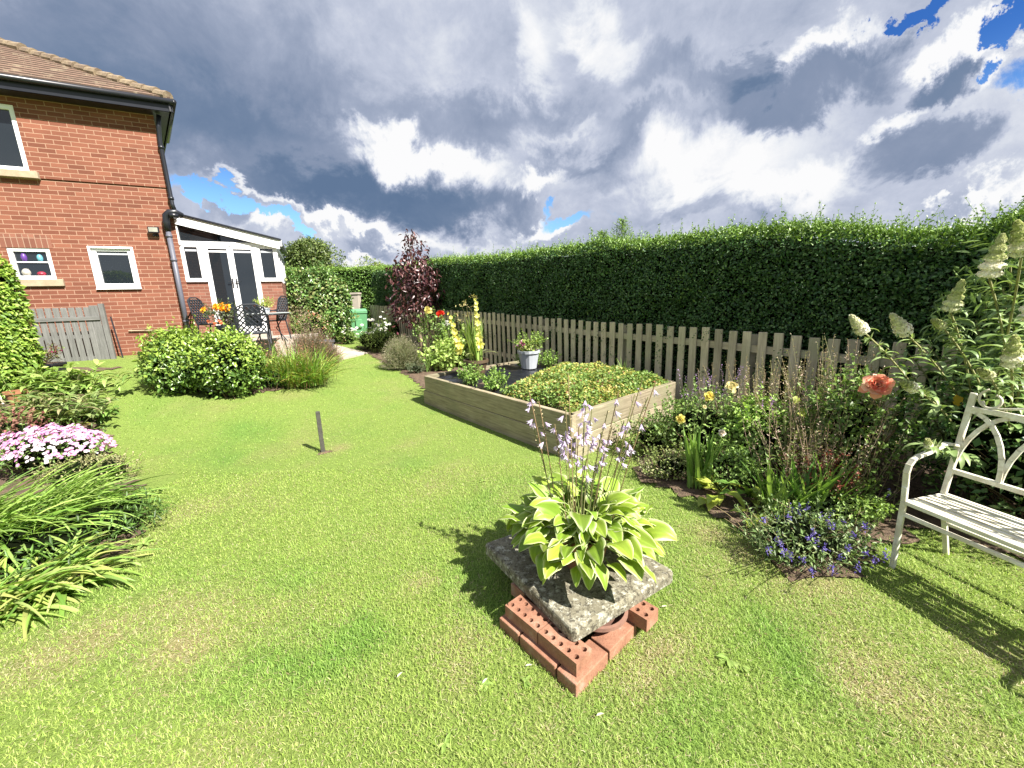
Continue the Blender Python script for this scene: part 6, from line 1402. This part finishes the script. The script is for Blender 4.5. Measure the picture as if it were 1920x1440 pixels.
        for k in range(14):
            t = .52+.46*k/13; p0 = A0+(B1-A0)*t+np.array([0, 0, .03])*math.sin(t*3.14); an = RNG.uniform(0, 6.28); od = np.array([math.cos(an), math.sin(an), .1])
            if RNG.random() < f*.62 and k > 2:
                ax = norm(np.array([od[0]*.6, od[1]*.6, -.75])); e1 = norm(np.cross(ax, [.2, 1, 0])); e2 = np.cross(e1, ax); m = 6; tt = np.arange(m)*1.047; rr = np.cos(tt)[:, None]*e1+np.sin(tt)[:, None]*e2; D = norm(ax*1.0+rr*.28); Lb = RNG.uniform(.030, .044)
                leaves6(fl, np.repeat((p0+od*.012)[None], m, 0), D, rr, Lb, .011, pal([(.66, .52, .76), (.74, .64, .82), (.58, .44, .70), (.78, .72, .84)], m, .06), -.1, -.25)
            else: kites(fl, (p0)[None], norm(od[None]+Z3*.3), rsph(1), .016, .006, pal([(.42, .38, .18), (.50, .42, .26)], 1))
        so_ = stf.build('flower_stem', M_LEAF, h)
        if fl.n: fl.build('bells', M_PETAL, so_)
hosta()

# ------------------------------------------------------------------ things on the lawn
def lawnpost():
    b = G(606, 848); h = thing('stake', b, 'short dark square stake standing alone in the lawn', 'stake'); mb = MB(); mb.obox(b+Z3*.205, (norm(np.array([.9, .4, 0])), norm(np.array([-.4, .9, 0])), norm(Z3+[-.004, .01, 0])), (.021, .021, .255)); mb.build('shaft', M_POST, h, bevel=.003)
    mb = MB(); [mb.v.append(tuple(b+np.array([.012+r*(1+.35*math.sin(t*3+1)+.2*math.sin(t*5))*math.cos(t), r*(1+.35*math.sin(t*3+1)+.2*math.sin(t*5))*math.sin(t), z]))) for r, z in ((.001, .012), (.04, .011), (.065, .0)) for t in np.arange(14)*.4488]; [mb.f.append((i*14+k, i*14+(k+1) % 14, (i+1)*14+(k+1) % 14, (i+1)*14+k)) for i in range(2) for k in range(14)]; mb.build('bare_soil', M_SOIL, h)
lawnpost()
def weeds():
    for i, (x, y, n, L) in enumerate(((270, 1022, 12, .085), (910, 1290, 9, .035), (1365, 1240, 12, .05), (835, 1400, 9, .036), (985, 1285, 8, .036), (905, 905, 8, .04), (1390, 1255, 8, .036))):
        b = G(x, y); h = thing('broadleaf_weed', b, None, 'weed', 'small weeds in the lawn'); fo = Fol(); a = RNG.uniform(0, 6.28, n)
        h['label'] = ['star-shaped broadleaf weed by the left border edge', 'small weed left of the brick stack, near a dry patch', 'weed tuft on the lawn right of the brick stack', 'weed rosette at the bottom of the lawn, left of centre', 'weed rosette just left of the lowest brick', 'little weed close to the near corner of the raised bed', 'second smaller weed tuft right of the brick stack'][i]
        ribbons(fo, np.repeat((b+Z3*.006)[None], n, 0), a, RNG.uniform(.2, .6, n), L*RNG.uniform(.7, 1.1, n), L*.34, pal([(.24, .37, .08), (.32, .43, .12)], n), 4, .7, .2, prof=lambda t: max(.1, math.sin(min(1, t*.9+.08)*math.pi))**.8); fo.build('leaves', M_LEAF, h)
    for i, (x, y, a, lb) in enumerate(((1118, 1352, .3, 'pale fallen petal lying on the grass below the bricks'), (985, 1258, .2, 'pale dry leaf in the shade left of the bricks'), (905, 1292, .9, 'pale dry leaf left of the brick stack'), (745, 1278, 1.0, 'small pale dry leaf on the near lawn'), (1240, 1145, .2, 'white petal on the grass right of the slab'))):
        b = G(x, y)+Z3*.018; f = Fol(); leaves6(f, b[None], np.array([[math.cos(a), math.sin(a), .1]]), np.array([[0, .1, 1.]]), .032, .010, np.array([[.72, .68, .55]]), .2); o = f.build('fallen_leaf', M_PETAL); tag(o, lb, 'leaf')
weeds()

# ------------------------------------------------------------------ left-hand border
c0 = G(30, 745); c0 = gz([-6.75, 5.35, 0])
def left_column():
    base = c0; h = thing('conifer_hedge', base, 'clipped bright green hedge column at the left edge in front of the house', 'hedge'); zt = HT(base, 470); fo = Fol(); n = 15000; d = rsph(n); e = 4
    r = (np.abs(d[:, 0])**e+np.abs(d[:, 1])**e+np.abs(d[:, 2]*.9)**e)**(-1/e); q = d*r[:, None]*(1-.12*RNG.random(n)**1.5+.035*fbm(d[:, 0]*2, d[:, 2]*2+d[:, 1], 3, 3, 2))[:, None]
    P = base+q*[.42, .45, zt/2]+Z3*zt/2; P[:, 0] -= .42; P[:, 2] = np.maximum(P[:, 2], base[2]); N = norm(q**3); kites(fo, P, norm(N*.5+RNG.normal(size=(n, 3))*.6-Z3*.35), norm(N+rsph(n)*.4+Z3*.3), .070*RNG.uniform(.7, 1.2, n), .040, pal([(.22, .36, .05), (.32, .46, .07), (.14, .26, .04), (.38, .50, .10)], n, .18)); fo.build('leaves', M_LEAF, h)
    mb = MB(); mb.obox(base+Z3*zt*.47+[-.42, 0, 0], ((1, 0, 0), (0, 1, 0), Z3), (.32, .36, zt*.44)); mb.build('dark_core', M_CORE, h, bevel=.1, seg=3)  # dark block, painted near-black as the shade inside the column
left_column()
# grey picket panel standing against the wall, with a leaning pole
def panel():
    pl = -NB*.42; bl = WP(-2.20, .38, 0); br = WP(-1.18, .38, 0); z0 = .70; b = (bl+br)/2+Z3*z0; h = thing('garden_gate', b, 'grey wooden picket gate panel leaning by the house wall', 'gate'); d = norm(br-bl); L = np.linalg.norm(br-bl); k = 9
    for i in range(k):
        s = .05+i*(L-.22)/(k-1); zt = 1.70+(.03 if i == k-1 else 0); mb = MB(); w = .042 if i < k-1 else .060; p = bl+d*s
        mb.obox(p+Z3*(z0+zt)/2, (d, NB, Z3), (w, .010, (zt-z0)/2)); mb.build('picket', M_GATEW, h, bevel=.006, uv=lambda v: (float(v[2])+i, float((np.array(v)-bl)@d)*1.0+i*3))
    for z in (1.50, 1.18, .78): mb = MB(); mb.obox(bl+d*(L/2-.05)+NB*.024*(1 if z < 1.4 else -1)+Z3*z, (d, NB, Z3), (L/2-.06, .012, .034)); mb.build('rail', M_GATEW, h, bevel=.003, uv=lambda v: (float((np.array(v)-bl)@d), float(v[2])))
    mb = MB(); mb.obox(br+Z3*(z0+1.74)/2-d*.06, (d, NB, Z3), (.035, .035, (1.74-z0)/2+.02)); mb.build('post', M_GATEW, h, bevel=.004, uv=lambda v: (float(v[2]), float(v[0])))
    mb = MB(); q = WP(-1.13, .30, .62); mb.tube([q, WP(-1.20, .22, 1.52)], .012, 6); o = mb.build('garden_cane', M_CAST); tag(o, 'dark thin cane leaning on the grey picket panel post', 'cane')
    mb = MB(); mb.tube([WP(-1.05, .03, 1.235), WP(-.1, .03, 1.20)], .012, 6); o = mb.build('wall_conduit', M_STONE, bpy.data.objects['brick_house'])
panel()
# black trough with plants
def blacktrough():
    c = gz(G(66, 708)+[0, .12, 0]); h = thing('black_trough', c, 'black plastic trough with trailing plants at the foot of the hedge column', 'planter'); z = HT(c, 682); mb = MB(); ax = norm(np.array([1, .2, 0])); ay = np.array([-ax[1], ax[0], 0]); mb.obox(c+Z3*(z/2-.02), (ax, ay, Z3), (.22, .12, z/2-.02)); mb.obox(c+Z3*(z-.02), (ax, ay, Z3), (.24, .14, .02)); mb.build('trough', M_BLACKP, h, bevel=.006)
    mb = MB(); mb.obox(c+Z3*(z+.002), (ax, ay, Z3), (.21, .11, .006)); mb.build('compost', M_SOIL, h)
    hh, _ = mound('trailing_plant', 'straggly red and green plant in the black trough', c+Z3*z, (.30, .14, .22), 240, [(.20, .08, .06), (.20, .30, .08), (.30, .35, .14)], (.05, .02), 93, 'plant', core=0, lumps=2, stems=6)
    f = Fol(); P = c+Z3*(z+.17)+np.array([.24, 0, 0])+RNG.normal(size=(10, 3))*.02; kites(f, P, rsph(10), rsph(10), .035, .028, pal([(.35, .05, .14)], 10)); f.build('flowers', M_PETAL, hh)
blacktrough()
def obelisk():
    b = gz(G(2, 790)+[-.12, .0, 0]); h = thing('plant_support', b, 'white metal plant support at the left edge above the pink flowers', 'plant support'); zt = HT(b, 660)
    for an in (.6, 2.2, 3.8, 5.3):
        mb = MB(); mb.tube([b+[.15*math.cos(an), .15*math.sin(an), 0], b+[.07*math.cos(an), .07*math.sin(an), zt]], .009, 6); mb.build('leg', M_BENCH, h)
    for t in (.3, .6, .9): mb = MB(); r = .15-.08*t; mb.tube([b+[r*math.cos(a), r*math.sin(a), zt*t] for a in np.linspace(0, 6.283, 13)], .007, 5, cap=False); mb.build('hoop', M_BENCH, h)
obelisk()
c = gz(G(22, 765)+[0, .1, 0]); pot('terracotta_pot', 'shaded terracotta pot beside the white plant support', c, .11, .19, M_TERRA)
PERN = [(.24, .38, .08), (.32, .46, .12), (.17, .28, .06), (.38, .46, .14)]
def perennial(name, label, base, rad, n, L, seed, cols=PERN, stems=60, W_=.28):
    base = gz(base); h = thing(name, base, label, 'plant'); fo = Fol(); A_ = base+RNG.normal(size=(stems, 3))*[rad[0]*.45, rad[1]*.45, 0]; B_ = A_+np.stack([(A_[:, 0]-base[0])*.6+RNG.normal(size=stems)*.06, (A_[:, 1]-base[1])*.6+RNG.normal(size=stems)*.06, RNG.uniform(.5, 1., stems)*rad[2]], 1); stalks(fo, A_, B_, .005, pal([(.28, .30, .12)], stems), 4, .04)
    k = n//stems
    for i in range(k):
        t = (.25+.75*i/k); P = A_+(B_-A_)*t; a = RNG.uniform(0, 6.283, stems); LL = RNG.uniform(.7, 1.2, stems)*L; ribbons(fo, P, a, RNG.uniform(.1, .9, stems), LL, LL*W_, pal(cols, stems, .12), 4, RNG.uniform(.6, 1.5, stems), .2, prof=lambda t: np.maximum(.06, np.sin(min(1., t)**.8*math.pi))**.8)
    fo.build('leaves', M_LEAF, h); return h
perennial('leafy_perennial', 'lush clump of lance-shaped green leaves in front of the black trough', G(110, 745)+[-.1, .0, 0], (.62, .34, .40), 900, .17, 1)
perennial('leafy_perennial', 'greyer straggling leafy clump just above the pink flowers', G(70, 800)+[-.1, .05, 0], (.62, .30, .38), 700, .15, 2, cols=[(.20, .30, .09), (.28, .36, .13), (.34, .30, .16), (.15, .23, .06)])
perennial('leafy_perennial', 'low green leaves spreading onto the lawn right of the pink flowers', G(165, 790)+[-.02, .0, 0], (.24, .2, .16), 200, .12, 3, stems=30, cols=[(.16, .30, .06), (.22, .36, .08)])
bigleaves('yellowing_plant', 'yellowing leaves lying just behind the pink flowers', gz(G(110, 822)), 9, (.12, .22), (.04, .07), [(.50, .46, .10), (.40, .44, .10)], 6)
mound('dark_red_flowers', 'brownish red faded flower clump at the far left edge', gz(G(4, 880)+[-.1, .25, 0]), (.18, .18, .42), 500, [(.28, .10, .09), (.36, .20, .14), (.16, .20, .07)], (.04, .03), 97, 'flowers', lumps=3)
def phlox():
    b = gz(G(78, 895)+[-.05, .15, 0]); h, fo = mound('phlox', 'dome of pale pink and white phlox flowers on the left border', b, (.52, .34, .36), 1600, [(.13, .24, .05), (.19, .30, .07)], (.05, .018), 98, 'flowers', lumps=4, core=.7)
    fl = Fol(); n = 950; an = RNG.uniform(0, 6.283, n); r = np.sqrt(RNG.random(n)); x = r*np.cos(an); y = r*np.sin(an); z = .42*np.sqrt(np.maximum(0, 1-.80*r**2)); nz = .035*np.sin(x*16)*np.sin(y*11); P = b+np.stack([x*.58, y*.36, z+nz-.01+RNG.random(n)*.03], 1); white = (np.sin(x*7+2)*np.cos(y*6+1)+RNG.normal(size=n)*.4-.9*y*1.0) > .7
    for i in range(n):
        N = norm(np.array([x[i]*.9, y[i]*.9-.35, 1.])+RNG.normal(size=3)*.25); a = norm(np.cross(N, [1, .2, 0])); c = np.cross(N, a); m = 5; t = np.arange(m)*1.2566+RNG.random()*6; D = np.cos(t)[:, None]*a+np.sin(t)[:, None]*c
        col = [(.70, .60, .68), (.74, .68, .72)] if white[i] else [(.66, .30, .54), (.70, .38, .60), (.58, .22, .47), (.74, .50, .66)]
        leaves6(fl, np.repeat(P[i][None], m, 0), D, np.tile(N, (m, 1)), .017, .015, pal(col, m, .05), .06, .1, wp=(.4, .85), wf=(.8, 1.0))
    tag(fl.build('flowers', M_PETAL, h), kind='stuff')
phlox()
DAY = [(.20, .36, .055), (.28, .44, .08), (.14, .27, .045), (.36, .50, .11), (.34, .46, .14)]
b = gz([-3.62, 2.50, 0]); straps('daylily', 'large mass of arching strap leaves spilling over the left lawn edge', b, 1000, (.42, .74), (.012, .023), (.6, 1.35), (.8, 1.8), DAY, 1.0, 'plant', 8, spreadxy=(.46, .34), azbias=(1.35, .6), dpow=1.1)
b = gz([-2.78, 1.98, 0]); straps('daylily', 'nearer clump of broad arching green leaves at the left edge', b, 210, (.28, .52), (.016, .028), (.35, 1.2), (.9, 1.9), DAY+[(.44, .46, .14)], 1.0, 'plant', 8, spreadxy=(.24, .22), azbias=(1.4, 1.1), dpow=1.1)
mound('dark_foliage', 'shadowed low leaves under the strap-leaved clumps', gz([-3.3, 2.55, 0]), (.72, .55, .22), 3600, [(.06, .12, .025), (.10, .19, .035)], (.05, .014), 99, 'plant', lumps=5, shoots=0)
mound('sedum', 'low clump of small pale buff-green heads between the phlox and the strap leaves', gz(G(200, 905)+[-.12, .0, 0]), (.42, .26, .24), 2600, [(.34, .34, .15), (.42, .38, .20), (.22, .28, .10)], (.022, .014), 100, 'plant', lumps=5)

# ------------------------------------------------------------------ patio furniture
def cast_chair(px, py, rot, label, s=1.0):
    b = above(O*0+np.array([-4.9, 8.7, 0]), px, py)
    return b
def chairs():
    def chair(c, ang, label, rail=M_CAST):
        h = thing('patio_chair', c, label, 'chair', 'cast metal patio chairs'); f = np.array([math.sin(ang), math.cos(ang), 0]); r = np.array([f[1], -f[0], 0]); P = lambda a, b_, z: c+r*a+f*b_+Z3*z
        for a in (-.22, .22):
            mb = MB(); mb.tube([P(a, .20, 0), P(a, .22, .43)], .014, 6); mb.build('leg', M_CAST, h); mb = MB(); mb.tube([P(a, -.26, 0), P(a, -.20, .43)], .014, 6); mb.build('leg', M_CAST, h)
            mb = MB(); mb.tube([P(a*1.1, -.24, .66), P(a*1.15, .0, .68), P(a*1.15, .18, .64), P(a*1.05, .20, .44)], .013, 6); mb.build('armrest', M_CAST, h)
        mb = MB(); mb.obox(P(0, 0, .44), (r, f, Z3), (.23, .22, .012)); mb.build('seat', M_CAST, h, bevel=.01)
        bk = lambda a, z: P(a, -.20-(z-.44)*.22, z+.03*math.cos(a*5)*(z > .8))
        mb = MB(); mb.tube([bk(-.23, .46), bk(-.25, .70), bk(-.22, .90), bk(-.10, .945), bk(.10, .945), bk(.22, .90), bk(.25, .70), bk(.23, .46), bk(-.23, .46)], .015, 6)
        for k in range(-5, 6):
            for sg in (-1, 1):
                a0 = k*.085; pts = []
                for t in np.linspace(0, 1, 12):
                    z = .47+.44*t; a = a0+sg*(t-.5)*.42; 
                    if abs(a) < .235 and z < .93-.1*max(0, abs(a)-.15): pts.append(bk(a, z))
                if len(pts) > 1: mb.tube([pts[0], pts[-1]], .013, 5)
        mb.build('lattice_back', M_CAST, h)
    c1 = np.array([-4.95, 8.28, .62]); c1[2] = 1.555-.93
    d = ray(472, 600); k = 9.0/np.linalg.norm(d[:2]); p = CAMP+d*k
    chair(np.array([p[0], p[1], .68]), 2.6+math.pi, 'dark cast metal chair with lattice back, nearest on the terrace')
    d = ray(404, 600); p = CAMP+d*(10.2/np.linalg.norm(d[:2])); chair(np.array([p[0]-.02, p[1], TZ]), 1.4, 'dark metal chair beside the left door jamb')
    d = ray(500, 600); p = CAMP+d*(10.6/np.linalg.norm(d[:2])); chair(np.array([p[0]+.12, p[1], TZ]), 4.6, 'dark metal chair at the right side of the table')
    # table
    d = ray(505, 610); p = CAMP+d*(9.9/np.linalg.norm(d[:2])); c = np.array([p[0], p[1], TZ]); h = thing('patio_table', c, 'round patio table with a glass top on the terrace', 'table'); mb = MB(); mb.lathe(c, [(.001, .60), (.42, .60), (.43, .612), (.42, .625), (.001, .625)], 32); mb.build('table_top', plain('frosted_glass', (.55, .60, .60), .15, .3, 3, 0), h)
    mb = MB(); mb.tube([c+[.40*math.cos(a), .40*math.sin(a), .585] for a in np.linspace(0, 6.283, 25)], .014, 6, cap=False); mb.build('rim', M_CAST, h)
    for an in (.5, 2.1, 3.6, 5.2): mb = MB(); mb.tube([c+[.30*math.cos(an), .30*math.sin(an), 0], c+[.12*math.cos(an), .12*math.sin(an), .3], c+[.32*math.cos(an), .32*math.sin(an), .58]], .012, 6); mb.build('leg', M_CAST, h)
    # pots of flowers
    q = c+np.array([.02, -.05, .627]); pot('small_pot', 'small cream pot with yellow-green plant on the patio table', q, .07, .10, M_GREYPOT); mound('table_plant', 'small yellow-green plant on the patio table', q+Z3*.09, (.13, .11, .15), 220, [(.45, .50, .12), (.25, .40, .08), (.6, .55, .1)], (.035, .022), 101, 'plant', core=0, lumps=2, stems=3)
    d = ray(421, 600); p = CAMP+d*(9.7/np.linalg.norm(d[:2])); q = np.array([p[0], p[1], TZ]); pot('tall_pot', 'dark tall pot of orange flowers on the terrace', q, .16, .42, M_BLACKP)
    h, _ = mound('marigolds', 'bright orange and yellow flowers in front of the conservatory doors', q+Z3*.40, (.22, .18, .36), 420, [(.12, .16, .08), (.16, .22, .08), (.2, .14, .2)], (.05, .03), 102, 'flowers', core=0, lumps=2, stems=4)
    for i in range(11):
        f = Fol(); bloom(f, q+Z3*(.70+RNG.random()*.10)+np.array([RNG.normal()*.10, RNG.normal()*.05-.06, 0]), (RNG.normal()*.3-.1, -.8, .6), .062, [(.90, .42, .02), (.88, .56, .05), (.85, .32, .02)], layers=3); f.build('bloom', M_PETAL, h)
    for i in range(4):
        f = Fol(); bloom(f, q+Z3*(.46+RNG.random()*.06)+np.array([RNG.normal()*.07-.05, -.14, 0]), (-.1, -.9, .4), .04, [(.86, .25, .10), (.80, .4, .25)], layers=2); f.build('bloom', M_PETAL, h)
    # closed parasol leaning by the door
    d = ray(402, 575); p = CAMP+d*(10.55/np.linalg.norm(d[:2])); 
chairs()
mound('sapling_shrub', 'thin young shrub with pinkish foliage in front of the right terrace chair', gz([-5.0, 9.6, 0]), (.25, .2, 1.45), 420, [(.28, .22, .14), (.24, .32, .10), (.40, .30, .25)], (.045, .02), 103, 'shrub', core=0, lumps=3)
